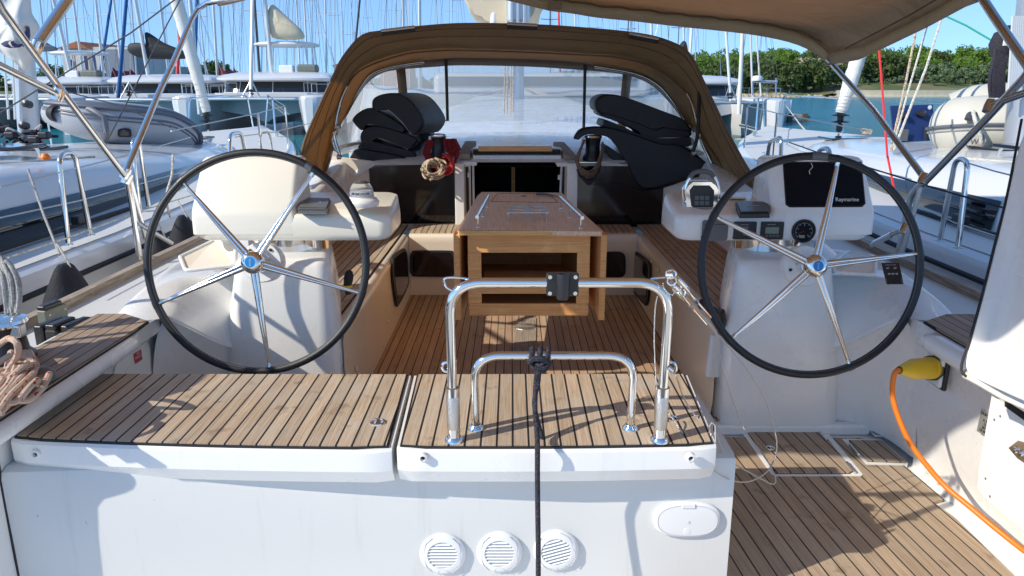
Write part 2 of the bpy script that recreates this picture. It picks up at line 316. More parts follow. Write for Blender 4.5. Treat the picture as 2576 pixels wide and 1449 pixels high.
def copytree(o,parent=None):
    c=o.copy(); COL.objects.link(c)
    if parent is not None: c.parent=parent
    for ch in list(o.children): copytree(ch,c)
    return c
def catmull(P,n=8,closed=False):
    P=[V(p) for p in P]; m=len(P); out=[]
    rng=range(m) if closed else range(m-1)
    for i in rng:
        if closed: p0,p1,p2,p3=P[(i-1)%m],P[i],P[(i+1)%m],P[(i+2)%m]
        else: p0=P[max(i-1,0)];p1=P[i];p2=P[i+1];p3=P[min(i+2,m-1)]
        for k in range(n):
            t=k/n; out.append(.5*((2*p1)+(p2-p0)*t+(2*p0-5*p1+4*p2-p3)*t*t+(3*p1-p0-3*p2+p3)*t**3))
    if not closed: out.append(P[-1])
    return out
def resample(P,n):
    P=[V(p) for p in P]; L=[0]
    for i in range(1,len(P)): L.append(L[-1]+(P[i]-P[i-1]).length)
    out=[];j=0
    for k in range(n):
        d=L[-1]*k/(n-1)
        while j<len(P)-2 and L[j+1]<d: j+=1
        s=(d-L[j])/max(1e-9,L[j+1]-L[j]); out.append(P[j].lerp(P[j+1],min(1,max(0,s))))
    return out
def fillet(P,r,n=6):
    P=[V(p) for p in P]; out=[P[0]]
    for i in range(1,len(P)-1):
        a=(P[i-1]-P[i]); b=(P[i+1]-P[i]); rr=min(r,a.length*.49,b.length*.49)
        A=P[i]+a.normalized()*rr; B=P[i]+b.normalized()*rr
        for k in range(n+1):
            t=k/n; out.append(A*(1-t)**2+P[i]*2*t*(1-t)+B*t*t)
    out.append(P[-1]); return out
def pillow(name,parent,P,mk,thick,sub=True):
    P=[V(p) for p in P]; Q=catmull(P,3,True) if sub else P; n=len(Q); c=sum(Q,V((0,0,0)))/n
    rows=[]
    for s,h in((0.02,1),(.35,.97),(.62,.86),(.84,.62),(.96,.30),(1,0),(.96,-.3),(.7,-.8),(.02,-1)):
        rows.append([c+(q-c)*s+V((0,-thick*h*(1+.10*math.sin(i*.9)*s),0)) for i,q in enumerate(Q)])
    mb=MB().mat(mk); mb.grid(rows,True); return mb.build(name,parent,ang=180)
def text(txt,size,origin,xax,yax,mk,name,parent,ext=.0006,align='CENTER',sh=0):
    cu=bpy.data.curves.new('t','FONT'); cu.body=txt; cu.size=size; cu.align_x=align; cu.align_y='CENTER'; cu.extrude=ext; cu.resolution_u=3; cu.shear=sh
    ob=bpy.data.objects.new('t',cu); COL.objects.link(ob)
    dg=bpy.context.evaluated_depsgraph_get(); me=bpy.data.meshes.new_from_object(ob.evaluated_get(dg))
    X=V(xax).normalized(); Y=V(yax); Y=(Y-X*Y.dot(X)).normalized(); Zz=X.cross(Y)
    mb=MB().mat(mk); mb.add([V(origin)+X*v.co.x+Y*v.co.y+Zz*v.co.z for v in me.vertices],[list(p.vertices) for p in me.polygons])
    bpy.data.objects.remove(ob); bpy.data.meshes.remove(me); bpy.data.curves.remove(cu)
    return mb.build(name,parent,smooth=False)
def rrect(w,h,r,n=5):
    out=[]
    for cx,cy,a0 in((w/2-r,h/2-r,0),(-w/2+r,h/2-r,90),(-w/2+r,-h/2+r,180),(w/2-r,-h/2+r,270)):
        for k in range(n+1):
            a=math.radians(a0+90*k/n); out.append((cx+r*math.cos(a),cy+r*math.sin(a)))
    return out
def plate(mb,o,X,Y,pts2,th):
    X=V(X).normalized(); Y=V(Y).normalized(); Z=X.cross(Y)
    mb.prism([V(o)+X*a+Y*b for a,b in pts2][::-1],Z*th); return mb
# ---- camera, world, sun
cam=bpy.data.cameras.new('cam'); cam.sensor_width=36; cam.lens=36*F/2576; cam.clip_start=.05; cam.clip_end=6000
co=bpy.data.objects.new('camera',cam); COL.objects.link(co); co.location=(0,0,CZ); co.rotation_euler=(math.pi/2-PIT,0,0); S.camera=co
SD=V((.66,.33,-.50)).normalized()
w=bpy.data.worlds.new('World'); S.world=w; w.use_nodes=True; N=w.node_tree.nodes
sk=N.new('ShaderNodeTexSky'); sk.sky_type='NISHITA'; sk.sun_disc=False; sk.sun_elevation=math.asin(-SD.z); sk.sun_rotation=math.atan2(-SD.x,-SD.y); sk.air_density=1.0; sk.dust_density=0; sk.ozone_density=2.5; sk.altitude=300
tcw=N.new('ShaderNodeTexCoord'); vm=N.new('ShaderNodeVectorMath'); vm.operation='ADD'; vm.inputs[1].default_value=(0,0,.22); vn=N.new('ShaderNodeVectorMath'); vn.operation='NORMALIZE'; w.node_tree.links.new(tcw.outputs['Generated'],vm.inputs[0]); w.node_tree.links.new(vm.outputs[0],vn.inputs[0]); w.node_tree.links.new(vn.outputs[0],sk.inputs['Vector'])
hs=N.new('ShaderNodeHueSaturation'); hs.inputs['Saturation'].default_value=1.0; mxs=N.new('ShaderNodeMix'); mxs.data_type='RGBA'; mxs.blend_type='MULTIPLY'; mxs.inputs['Factor'].default_value=1; mxs.inputs['B'].default_value=(.83,.92,.95,1)
w.node_tree.links.new(sk.outputs[0],hs.inputs['Color']); w.node_tree.links.new(hs.outputs[0],mxs.inputs['A']); w.node_tree.links.new(mxs.outputs['Result'],N['Background'].inputs[0]); N['Background'].inputs[1].default_value=.148
sl=bpy.data.lights.new('sun','SUN'); sl.energy=2.6; sl.angle=math.radians(.55); sl.color=(1,.92,.78)
so=bpy.data.objects.new('sun',sl); COL.objects.link(so); so.rotation_euler=SD.to_track_quat('-Z','Y').to_euler(); so.location=(-20,-8,30)
S.view_settings.view_transform='Standard'; S.view_settings.look='None'; S.view_settings.exposure=0.92; S.view_settings.gamma=1
# ================= own yacht
Y0=thing('sailing_yacht','white sailing yacht seen from its stern, teak cockpit with twin wheels and aft seats','sailing yacht',(CX,3,0))
def mirror(P): return V((2*CX-P.x,P.y,P.z))
def seat(fl,fr,br,bl,bow,stops,lab):
    n=24; mb=MB().mat('gel'); rows=[]
    FL,FR,BR,BL=[PZ(*p,SEAT) for p in (fl,fr,br,bl)]
    cols=[]
    for i in range(n+1):
        s=i/n; Fp=FL.lerp(FR,s); Bp=BL.lerp(BR,s); Fp.y-=bow*math.sin(math.pi*s)
        e=min(s,1-s)*(FR-FL).length; k=0 if e>.02 else (1-e/.02)*.012
        cols.append((Fp+V((0,k,0)),Bp))
    for Fp,Bp in cols:
        x,y=Fp.x,Fp.y
        pr=[(Bp.x,Bp.y,1.70),(Bp.x,Bp.y,1.79),(Bp.x,Bp.y-.01,1.80),(x,y+.02,1.80),(x,y+.007,1.798),(x,y+.001,1.791),(x,y,1.782),(x,y,1.738),(x,y+.004,1.732),(x,y+.03,1.692),(x,y+.045,1.69)]
        rows.append([V(p) for p in pr])
    mb.grid(rows,closeu=True)
    nr=len(rows[0]); mb.f.append(list(range(nr))); mb.m.append(0); o=n*nr; mb.f.append([o+k for k in range(nr)][::-1]); mb.m.append(0)
    so_=mb.build('aft_seat',Y0,ang=25); 
    if lab: so_['label']=lab
    def inset(P,din,z):
        out=[]
        for (Fp,Bp) in P: pass
    F=[c[0] for c in cols]; B=[c[1] for c in cols]
    for d,z,k,nm in((.008,1.8035,'rubber','teak_border'),(.014,1.8065,'teak','teak_pad')):
        xa=d/(F[-1]-F[0]).length
        idx=[i/12 for i in range(13)]
        def at(C,s):
            s=xa+s*(1-2*xa); i=min(int(s*n),n-1); return C[i].lerp(C[i+1],s*n-i)
        fr_=[at(F,s)+V((0,d,0)) for s in idx]; bk=[at(B,s)-V((0,d,0)) for s in idx[::-1]]
        pts=[V((p.x,p.y,z)) for p in fr_+bk]
        MB().mat(k).prism(pts[::-1],(0,0,-.008)).build(nm,so_,smooth=False)
    for (x,y) in stops:
        p=PY(x,y,FL.y+(.0)); p.y=min(F[i].y for i in range(n) if F[i].x<=p.x<=F[i+1].x or i==n-1) if False else FL.y-bow*math.sin(math.pi*(p.x-FL.x)/(FR.x-FL.x))
        MB().mat('white').lathe(p,[(0.006,.0),(.0135,0),(.0125,-.012),(.007,-.014),(.006,-.004),(0,-.004)],axis=(0,1,0),seg=18).build('rubber_stop',so_)
        MB().mat('dark').lathe(p,[(.006,-.0045),(0,-.0045)],axis=(0,1,0),seg=12).build('screw',so_)
    return so_
s1=seat((18,1109),(983,1134),(1034,942),(236,941),.012,[(97,1137),(883,1155)],'left aft seat, wider, with a round flush latch')
s2=seat((996,1131),(1806,1124),(1727,941),(1043,942),.008,[(1065,1147),(1735,1147)],'right aft seat under the steel rails')
# flush latch
def latch(x,y,z,r,par):
    p=PZ(x,y,z); mb=MB().mat('steel'); mb.lathe(p,[(r*.72,.0012),(r*.80,.004),(r,.0035),(r*1.05,-.001)],seg=28)
    mb.lathe(p,[(0,-.002),(r*.72,-.002),(r*.72,.0012)],seg=28); mb.box(p+V((0,0,.002)),(r*.3,r*1.4,.004)); return mb.build('flush_latch',par)
latch(950,1063,1.8068,.021,s1); latch(1690,1053,1.8068,.018,s2)
# transom box under the seats (slightly bowed, so the lip shades it)
def ytr(x): 
    s=(x+1.40)/2.0; return 1.745+.080*min(1,max(0,s*1.25))
mb=MB().mat('gelmat'); rows=[]
for i in range(25):
    x=-1.346+(0.612+1.346)*i/24; y=ytr(x)
    rows.append([V((x,2.26,1.20)),V((x,2.26,1.725)),V((x,y+.025,1.725)),V((x,y+.006,1.718)),V((x,y,1.70)),V((x,y-.004,1.5)),V((x,y-.01,1.15))])
mb.grid(rows,closeu=True); mb.f+= [list(range(7)),[24*7+k for k in range(7)][::-1]]; mb.m+=[0,0]
tr=mb.build('transom',Y0,ang=30); MB().mat('rubber').tube([V((-1.348,1.744,1.15)),V((-1.349,1.746,1.5)),V((-1.352,1.75,1.70)),V((-1.352,1.76,1.80))],.006,6).build('transom_seal',Y0)  # black tube stands in for the dark gap at the transom's left edge
# vents
def vent(x,y,ang,wide):
    p=PY(x,y,1.825); p.y=ytr(p.x)-.006; X=V((math.cos(ang),0,math.sin(ang))); Z=V((-math.sin(ang),0,math.cos(ang))); A=V((0,-1,0))
    mb=MB().mat('white'); R=.064
    mb.lathe(p,[(R,-.006),(R,.004),(R*.93,.009),(R*.80,.011),(R*.66,.012),(R*.64,.010),(R*.64,.003)],axis=A,seg=44)
    v=mb.build('vent',Y0); 
    MB().mat('grey').lathe(p,[(R*.65,.003),(0,.003)],axis=A,seg=30).build('vent_recess',v)
    for k in range(8):
        h=(k-3.5)*R*.155; hw=math.sqrt(max(0,(R*.64)**2-h*h)); c=p+Z*h+A*.0065
        q=[c-X*hw+Z*.0028-A*.004,c+X*hw+Z*.0028-A*.004,c+X*hw-Z*.0030+A*.005,c-X*hw-Z*.0030+A*.005]
        MB().mat('white').prism(q,(A*.0012+Z*.0012)).build('slat',v,smooth=False)
    for sg in(-1,1):
        pts=[p+X*sg*math.sqrt((R*.97)**2-h*h)*(1-.22*(1-abs(h)/R)) *1.0+Z*h+A*.0105 for h in [R*.86*(k/6-.5)*2 for k in range(7)]]
        MB().mat('lgrey').tube(pts,.0011,6).build('vent_groove',v)
    pts=[p+X*math.cos(a)*.016+Z*(math.sin(a)*.014-R*.92)+A*.0108 for a in [math.pi*k/8 for k in range(9)]]
    MB().mat('lgrey').tube(pts,.0009,6).build('vent_tab',v)
    return v
vent(1116,1378,0,.06); vent(1257,1378,0,.06); v3=vent(1398,1378,.30,.06); v3['label']='vent with tilted slats'
# oval deck-fill hatch
p=PY(1726,1301,1.825); p.y=ytr(p.x)-.008
def oval(w,h,dy,n=40): 
    return [p+V((math.copysign(abs(math.cos(a))**.75,math.cos(a))*w,dy,math.copysign(abs(math.sin(a))**.85,math.sin(a))*h)) for a in [2*math.pi*k/n for k in range(n)]]
mb=MB().mat('white'); rings=[oval(.092,.055,0.005),oval(.092,.055,-.005),oval(.088,.051,-.009),oval(.078,.043,-.010)]
mb.grid(rings,True); mb.f.append(list(range(120,160))); mb.m.append(0); hc=mb.build('filler_hatch_lid',Y0)
MB().mat('lgrey').tube([q+V((0,-.0005,0)) for q in oval(.083,.047,-.0095)],.0010,6,closed=True).build('lid_groove',hc)
MB().mat('white').box(p+V((0,-.010,.046)),(.036,.006,.012)).build('lid_hinge',hc,bevel=.001)
MB().mat('white').lathe(p+V((-.0,-.0095,-.034)),[(.011,0),(.010,.001),(0,.0015)],axis=(0,-1,0)).build('lid_catch',hc)
MB().mat('lgrey').lathe(p+V((.003,-.0105,-.004)),[(.0035,0),(.0025,.0015),(0,.0015)],axis=(0,-1,0),seg=12).build('screw',hc)
# left quarter moulding beside the seats (coping + wall), side teak, side deck
def side(sg):
    f=(lambda x:x) if sg>0 else (lambda x:2*CX-x)
    def g(rows): return [[V((f(p[0]),p[1],p[2])) for p in r] for r in rows]
    ys=[.75,1.2,1.6,2.0,2.2,2.32,2.38] if sg>0 else [1.64,1.7,1.8,2.0,2.2,2.32,2.38]
    mb=MB().mat('gel'); rows=[]
    for y in ys:
        q=[(1.72,y,1.78),(1.70,y,1.895),(1.44,y,1.898),(1.415,y,1.900),(1.395,y,1.896),(1.383,y,1.885),(1.38,y,1.868),(1.388,y,1.850),(1.405,y,1.838),(1.445,y,1.825),(1.49,y,1.78),(1.515,y,1.66),(1.535,y,1.50),(1.555,y,1.42),(1.57,y,1.35),(1.575,y,1.22)]
        if sg<0: q=q[:2]+[(a+.04,b,c) for a,b,c in q[2:9]]+[(1.50,y,1.815),(1.515,y,1.79),(1.52,y,1.70),(1.52,y,1.60),(1.52,y,1.50),(1.52,y,1.40),(1.52,y,1.22)]
        rows.append(q)
    rows[-1]=[(a+.008 if 2<i<9 else a,y_,z-(.006 if 2<i<9 else 0)) for i,(a,y_,z) in enumerate(rows[-1])]
    for yy in(2.40,2.62): rows.append([(max(a,1.465),yy,min(z,1.885)) for i,(a,_,z) in enumerate(rows[-1])])
    # join: wall turns inboard under the helm moulding
    mb.grid(g(rows)); mb.f.append(list(range(len(rows[0])))); mb.m.append(0); cp=mb.build('quarter_coaming',Y0,ang=60)
    return cp
qr=side(1); ql=side(-1)
# helm moulding: ramp + ledge grid, measured on the right, mirrored to the left
G=[[(2060,622,3.60),(2060,676,3.34),(2060,692,3.16),(2062,790,3.06),(2062,880,3.05)],
   [(2105,622,3.55),(2105,675,3.32),(2105,692,3.13),(2110,790,3.03),(2115,875,3.03)],
   [(2200,640,3.35),(2190,678,3.25),(2185,694,3.08),(2190,780,2.93),(2190,838,2.86)],
   [(2250,668,3.15),(2238,684,3.12),(2232,697,3.02),(2240,765,2.82),(2245,812,2.73)],
   [(2300,705,2.98),(2292,708,2.95),(2285,715,2.93),(2280,762,2.82),(2277,800,2.71)],
   [(2350,742,2.84),(2345,745,2.82),(2335,755,2.80),(2320,788,2.71),(2316,805,2.67)],
   [(2402,790,2.71),(2398,793,2.7),(2394,797,2.68),(2392,808,2.63),(2390,814,2.61)],
   [(2452,862,2.6),(2448,858,2.6),(2444,852,2.6),(2440,842,2.58),(2436,836,2.56)]]
GR=[[PT(*q) for q in r] for r in G]
FLO=[(.90+.0,),]
for sg in (1,-1):
    mf=(lambda p:p) if sg>0 else mirror
    mb=MB().mat('gel'); rows=[]
    for i,r in enumerate(GR):
        cr=r[0]; out=[V((cr.x+.10,cr.y+.10,DECK-.02)),V((cr.x+.045,cr.y+.05,cr.z-.10)),V((cr.x+.012,cr.y+.02,cr.z-.015))]
        rr=out+[r[0],r[1].lerp(r[0],.25),r[1],r[2].lerp(r[1],.2),r[2],r[2].lerp(r[3],.15),r[3],r[4]]
        rows.append([mf(p) for p in rr])
    mb.grid(rows); mb.build('helm_coaming',Y0,sub=2)
    RC=[(453,646,3.05),(540,604,3.20),(593,610,3.12),(590,668,3.0),(467,681,2.97)] if sg<0 else [(2098,656,3.05),(2135,632,3.18),(2192,643,3.10),(2203,651,3.02),(2200,692,2.95),(2098,684,2.98)]
    Pr=[PT(*k) for k in RC]; MB().mat('cream').prism(Pr,(0,.03,0)).build('storage_recess',Y0,smooth=False)
    MB().mat('gel').tube(fillet(Pr+[Pr[0]],.02,3),.008,8).build('recess_rim',Y0)
    # wall below, down to the sole
    E=[r[4] for r in GR]
    lo=[V((.95,2.985,1.29)),V((1.30,2.955,1.29)),V((1.44,2.94,1.29)),V((1.545,2.88,1.29)),V((1.575,2.70,1.29)),V((1.575,2.6,1.29))]
    up=[V((.95,3.06,1.68)),E[1]+V((-.12,.02,0)),E[1],E[2],E[3],E[4]]
    up[0]=V((.95,3.05,1.66)); up[1]=V((1.22,3.0,1.665))
    rows=[]
    for a,b in zip(up,lo):
        m1=a.lerp(b,.12); m1.y+=-.0; m2=a.lerp(b,.55); m3=a.lerp(b,.9); 
        if a.x>1.38: m1.x+=.035; m2.x=max(m2.x,b.x-.04)
        rows.append([mf(p) for p in (a+V((0,.004,.012)),a,m1,m2,m3,b)])
    mb=MB().mat('gel'); mb.grid(rows); mb.build('helm_wall',Y0,sub=2)
    # pedestal: lofted column
    secs=[(1.27,.875,1.42,2.885,.10),(1.36,.872,1.41,2.88,.10),(1.50,.872,1.39,2.865,.09),(1.66,.874,1.36,2.85,.085),(1.82,.882,1.325,2.845,.07),(1.94,.895,1.298,2.85,.055),(2.005,.905,1.285,2.856,.045),(2.028,.915,1.275,2.87,.04),(2.036,.935,1.255,2.89,.04)]
    rows=[]
    for z,xa,xb,yf,r in secs:
        n=5; ring=[]
        for (cx_,cy_,a0) in((xb-r,yf+r,-90),(xb-.02,3.40,0),(xa+.10,3.28,90),(xa+r,yf+r,180)):
            rr=r if cy_<3.2 else .02
            for k in range(n+1):
                a=math.radians(a0+90*k/n); ring.append(mf(V((cx_+rr*math.cos(a),cy_+rr*math.sin(a),z))))
        rows.append(ring)
    mb=MB().mat('gel'); mb.grid(rows,True); k=len(rows[0]); mb.f.append([(len(rows)-1)*k+j for j in range(k)]); mb.m.append(0)
    ped=mb.build('helm_pedestal',Y0,ang=50)
    if sg<0: ped['label']='left steering pedestal in the sun'
    # steel ring between pedestal and console
    for q in(0,1,2,3,4): pass
    MB().mat('steel').grid([[mf(V((1.13+.17*math.cos(a),3.12+.12*math.sin(a),z))) for a in [2*math.pi*i/32 for i in range(32)]] for z in(2.02,2.10)],True).build('console_base_ring',Y0)
# side teak pads on the quarters
TS=[(0,1068,CO),(0,960,CO),(80,905,CO),(245,800,CO),(330,796,CO),(394,808,CO)]
tl=[PZ(x,y,1.9) for x,y in ((394,809),(330,797),(245,801),(80,905))]
Yf=[V((mirror(V((1.41,0,0))).x,tl[0].y,1.9))]
padL=[V((-1.27,1.66,1.9)),V((-1.27,2.36,1.9)),V((-1.275,2.475,1.9)),V((-1.40,2.56,1.9)),V((-1.50,2.56,1.9)),V((-1.50,1.66,1.9))]
for sg in(-1,1):
    pts=padL if sg<0 else [mirror(V((p.x,.9 if p.y<1.7 else p.y,p.z)))for p in padL][::-1]
    MB().mat('rubber').prism([p+V((0,0,.003)) for p in pts],(0,0,-.006)).build('quarter_pad_border',Y0,smooth=False)
    c=sum(pts,V((0,0,0)))/len(pts)
    MB().mat('teakside').prism([c+(p-c)*.985+V((0,0,.008)) for p in pts],(0,0,-.006)).build('quarter_teak_pad',Y0,smooth=False)
# left locker panel with red sticker on wall x ~ -1.24
lx=-1.347
def onwall(x,y): return PX(x,y,lx)
lp=[onwall(x,y) for x,y in((284,945),(287,925),(300,905),(345,870),(362,862),(370,868),(373,880),(374,945))]
MB().mat('ivory').prism([p+V((-.004,0,0)) for p in lp],(.009,0,0)).build('locker_panel',Y0,smooth=False,bevel=.004)
lp2=[onwall(x,y)+V((.004,0,0)) for x,y in((310,944),(318,925),(352,892),(360,888),(366,896),(368,944))]
MB().mat('gel').prism(lp2,(.003,0,0)).build('locker_lid',Y0,smooth=False,bevel=.001)
st=[onwall(x,y)+V((.0065,0,0)) for x,y in((331,890),(350,879),(353,904),(335,916))]
MB().mat('red').prism(st,(.001,0,0)).build('red_sticker',Y0,smooth=False)
cst=sum(st,V((0,0,0)))/4+V((.0018,0,0))
text('USE\nWINCH',.013,cst+V((0,0,.006)),st[1]-st[0],st[0]-st[3],'lgrey','sticker_text',Y0)
# side decks, hull, toe rail
def hb(y): return 2.06 if y<6 else max(.02,2.06*(1-((y-6)/8.6)**2.2))
for sg in(-1,1):
    mb=MB().mat('deckw'); rows=[]
    hs=MB().mat('hull'); rh=[]; tr_=MB().mat('oldwood'); rt=[]
    for i in range(31):
        y=1.64+12.76*i/30; h=hb(y); zd=DECK+.02+.0*y+max(0,(y-6)*.02)
        xi=min(1.45,h*.7)
        rows.append([V((CX+sg*xi,y,zd+.02)),V((CX+sg*(xi+h)/2,y,zd+.01)),V((CX+sg*(h-.02),y,zd))])
        rh.append([V((CX+sg*(h-.02),y,zd)),V((CX+sg*h,y,zd-.04)),V((CX+sg*h*.99,y,zd-.5)),V((CX+sg*h*.93,y,.3)),V((CX+sg*h*.75,y,-.4))])
        rt.append([V((CX+sg*(h-.055),y,zd-.0)),V((CX+sg*(h-.052),y,zd+.04)),V((CX+sg*(h-.01),y,zd+.04)),V((CX+sg*(h-.004),y,zd-.01))])
    mb.grid(rows); mb.build('side_deck',Y0); hs.grid(rh); hs.build('hull_side',Y0); tr_.grid(rt,True); tr_.f.append([0,1,2,3]); tr_.m.append(0); tr_.build('toe_rail',Y0,ang=25)
# cockpit sole + threshold + bathing platform
MB().mat('teaksole').box((CX-.01,4.02,SOLE-.01),(1.66,2.20,.02)).build('cockpit_sole',Y0,smooth=False)
MB().mat('teaksole').prism([V((.30,2.30,SOLE)),V((.88,2.30,SOLE)),V((.95,2.98,SOLE)),V((.30,2.98,SOLE))][::-1],(0,0,-.02)).build('walkway_sole',Y0,smooth=False) if False else None
MB().mat('gel').box((.0,2.70,1.255),(.8,.46,.03)).build('walkway_moulding',Y0,smooth=False)
MB().mat('gel').box((CX,2.3,1.21),(3.4,3.9,.10)).build('platform_moulding',Y0,smooth=False)
mb=MB().mat('teakplat'); zp=1.272
mb.prism([V((.40,.9,zp)),V((1.52,.9,zp)),V((1.52,2.25,zp)),V((1.50,2.34,zp)),V((1.55,2.36,zp)),V((1.545,2.42,zp)),V((1.52,2.80,zp)),V((1.47,2.84,zp)),V((.40,2.86,zp))],(0,0,-.012))
pl=mb.build('bathing_platform',Y0,smooth=False)
MB().mat('gel').box((.93,2.905,1.285),(1.2,.05,.05)).build('threshold',Y0,bevel=.012)
# hatches in the platform, defined on the plane
def zpt(x,y,dz=0): return PZ(x,y,zp+dz)
def hatch(px,inn,nm,hinges,parent=pl):
    o=[zpt(x,y,.002) for x,y in px]; MB().mat('gel').prism(o,(0,0,-.01)).build(nm+'_frame',parent,smooth=False,bevel=.001)
    q=[zpt(x,y,.003) for x,y in inn]; c=sum(q,V((0,0,0)))/len(q)
    MB().mat('rubber').prism([c+(p-c)*1.015 for p in q],(0,0,-.006)).build(nm+'_seal',parent,smooth=False)
    h=MB().mat('teakplat').prism([p+V((0,0,.004)) for p in q],(0,0,-.008)).build(nm,parent,smooth=False)
    for a,b in hinges:
        A,B=zpt(*a,.009),zpt(*b,.009); MB().mat('steel').tube([A,B],.006,8).build('hinge',parent)
hatch([(1857,1073),(2060,1072),(2072,1076),(2170,1193),(2166,1197),(1950,1197),(1940,1192)],[(1874,1077),(2050,1077),(2064,1082),(2144,1186),(2136,1191),(1952,1191)],'hatch_lid',[((2064,1086),(2082,1108)),((2130,1163),(2150,1188))])
hatch([(2119,1104),(2216,1105),(2284,1165),(2282,1170),(2180,1168)],[(2136,1109),(2216,1110),(2278,1164),(2183,1161)],'small_hatch_lid',[((2138,1118),(2160,1144))])
latch(1938,1128,zp+.008,.018,pl)
MB().mat('gel').box(zpt(2207,1088,.004),(.05,.07,.01)).build('drain_recess',pl,bevel=.002)
# unseen quay behind the stern, added to bounce sunlight onto the boat
M['quaym']=pbr('bounce_quay_concrete',(.60,.57,.50),.85,var=.08,vscale=.5,bump=.3,bscale=6)
struct(MB().mat('quaym').box((0,-13.2,.45),(60,26,1.5)).build('bounce_quay_ground',smooth=False))
# cockpit well: benches
xl,xr=-.695,.845
def bench(sg):
    X=xl if sg<0 else xr; xo=X+sg*.62; s=sg
    mb=MB().mat('cream'); rows=[]
    for y in(2.9,3.5,4.2,4.80,4.9):
        dx=0
        rows.append([V((X,y,SOLE-.02)),V((X,y,SOLE+.03)),V((X+s*.006,y,1.42)),V((X+s*.006,y,1.68)),V((X+s*.000,y,1.715)),V((X+s*.012,y,1.735)),V((X+s*.035,y,1.742)),V((X+s*.055,y,1.735)),V((xo,y,1.735))])
    mb.grid(rows); b=mb.build('bench_side',Y0,ang=50)
    ya=3.05; 
    for y1,y2 in(((ya,4.13),(4.145,5.23)) if sg>0 else ((ya,5.23),)):
        pts=[V((X+s*.05,y1,1.747)),V((X+s*.60,y1,1.747)),V((X+s*.60,y2,1.747)),V((X+s*.05,y2,1.747))]
        MB().mat('teaksole' if sg>0 else 'teak').prism(pts if s<0 else pts[::-1],(0,0,-.012)).build('bench_teak',Y0,smooth=False)
    return b
bench(-1); bench(1)
# cross bench front
mb=MB().mat('cream'); rows=[]
for x in(xl-.0,xl+.05,CX,xr-.05,xr):
    rows.append([V((x,4.885,SOLE-.02)),V((x,4.885,SOLE+.03)),V((x,4.90,1.42)),V((x,4.90,1.68)),V((x,4.895,1.715)),V((x,4.905,1.735)),V((x,4.93,1.741)),V((x,4.95,1.735)),V((x,5.4,1.735))])
mb.grid(rows); mb.build('cross_bench_front',Y0,ang=50)
for a,b_,k in((xl-.0,-.28,'teak'),(.42,xr,'teaksole')):
    MB().mat(k).box(((a+b_)/2+(.0),5.09,1.741),(b_-a-.0,.28,.012)).build('cross_bench_teak',Y0,smooth=False)
# portlights
def portlight(pts,off,n):
    P=[V(p) for p in pts]; c=sum(P,V((0,0,0)))/len(P)
    PP_=catmull([p for p in P],5,True)
    f=MB().mat('rubber').prism([p+V(n)*.001 for p in PP_],V(n)*.010).build('portlight_frame',Y0,ang=30)
    MB().mat('acryl').prism([c+(p-c)*.86+V(n)*.0105 for p in PP_],V(n)*.003).build('portlight_pane',f,ang=30)
def rpx(l,t,r,b,c=16): return [(l,t+c),(l+c*.3,t+c*.3),(l+c,t),(r-c,t),(r-c*.3,t+c*.3),(r,t+c),(r,b-c),(r-c*.3,b-c*.3),(r-c,b),(l+c,b),(l+c*.3,b-c*.3),(l,b-c)]
portlight([PY(x,y,4.895) for x,y in rpx(1031,630,1146,695)],0,(0,-1,0))
portlight([PY(x,y,4.895) for x,y in rpx(1510,633,1573,698)],0,(0,-1,0))
portlight([PX(x,y,xl+.0) for x,y in((984,652),(990,640),(1010,626),(1016,627),(1021,640),(1024,690),(1022,722),(1000,766),(994,764),(985,700))],0,(1,0,0))
portlight([PX(x,y,xr-.0) for x,y in((1590,690),(1591,655),(1596,636),(1603,634),(1630,655),(1638,670),(1636,720),(1630,764),(1622,764),(1595,730))],0,(-1,0,0))
for x,y in((1030,716),(974,810),(896,928)): MB().mat('cream').lathe(PX(x,y,xl),[(.012,0),(.010,.008),(0,.009)],axis=(1,0,0),seg=14).build('snap_button',Y0)
for x,y in((1598,620),(1656,680),(1640,658)): MB().mat('cream').lathe(PX(x,y,xr),[(.012,0),(.010,.008),(0,.009)],axis=(-1,0,0),seg=14).build('snap_button',Y0)
# engine panel / speaker discs on the well sides
for X,sx,px in((xr+.03,-1,(1771,858)),(xl-.02,1,(866,885))):
    c=PX(*px,X); MB().mat('white').lathe(c,[(.075,-.03),(.075,.0),(.07,.006),(.02,.006),(.02,.002)],axis=(sx,0,0),seg=30).build('round_cover',Y0); MB().mat('dark').lathe(c,[(.02,.0065),(0,.0065)],axis=(sx,0,0),seg=16).build('cover_hole',Y0)
# floor details: round deck plate, grey strip
MB().mat('oldwood').prism([PZ(x,y,SOLE+.002) for x,y in((1302,802),(1349,800),(1348,884),(1292,884))],(0,0,.003)).build('grey_plank',Y0,smooth=False)
c=PZ(1320,822,SOLE+.005); MB().mat('steel2').lathe(c,[(0,.004),(.05,.004),(.062,.003),(.064,-.003)],seg=30).build('deck_plate',Y0)
MB().mat('oldwood').box(c+V((0,0,.004)),(.09,.02,.003)).build('plate_mark',Y0)
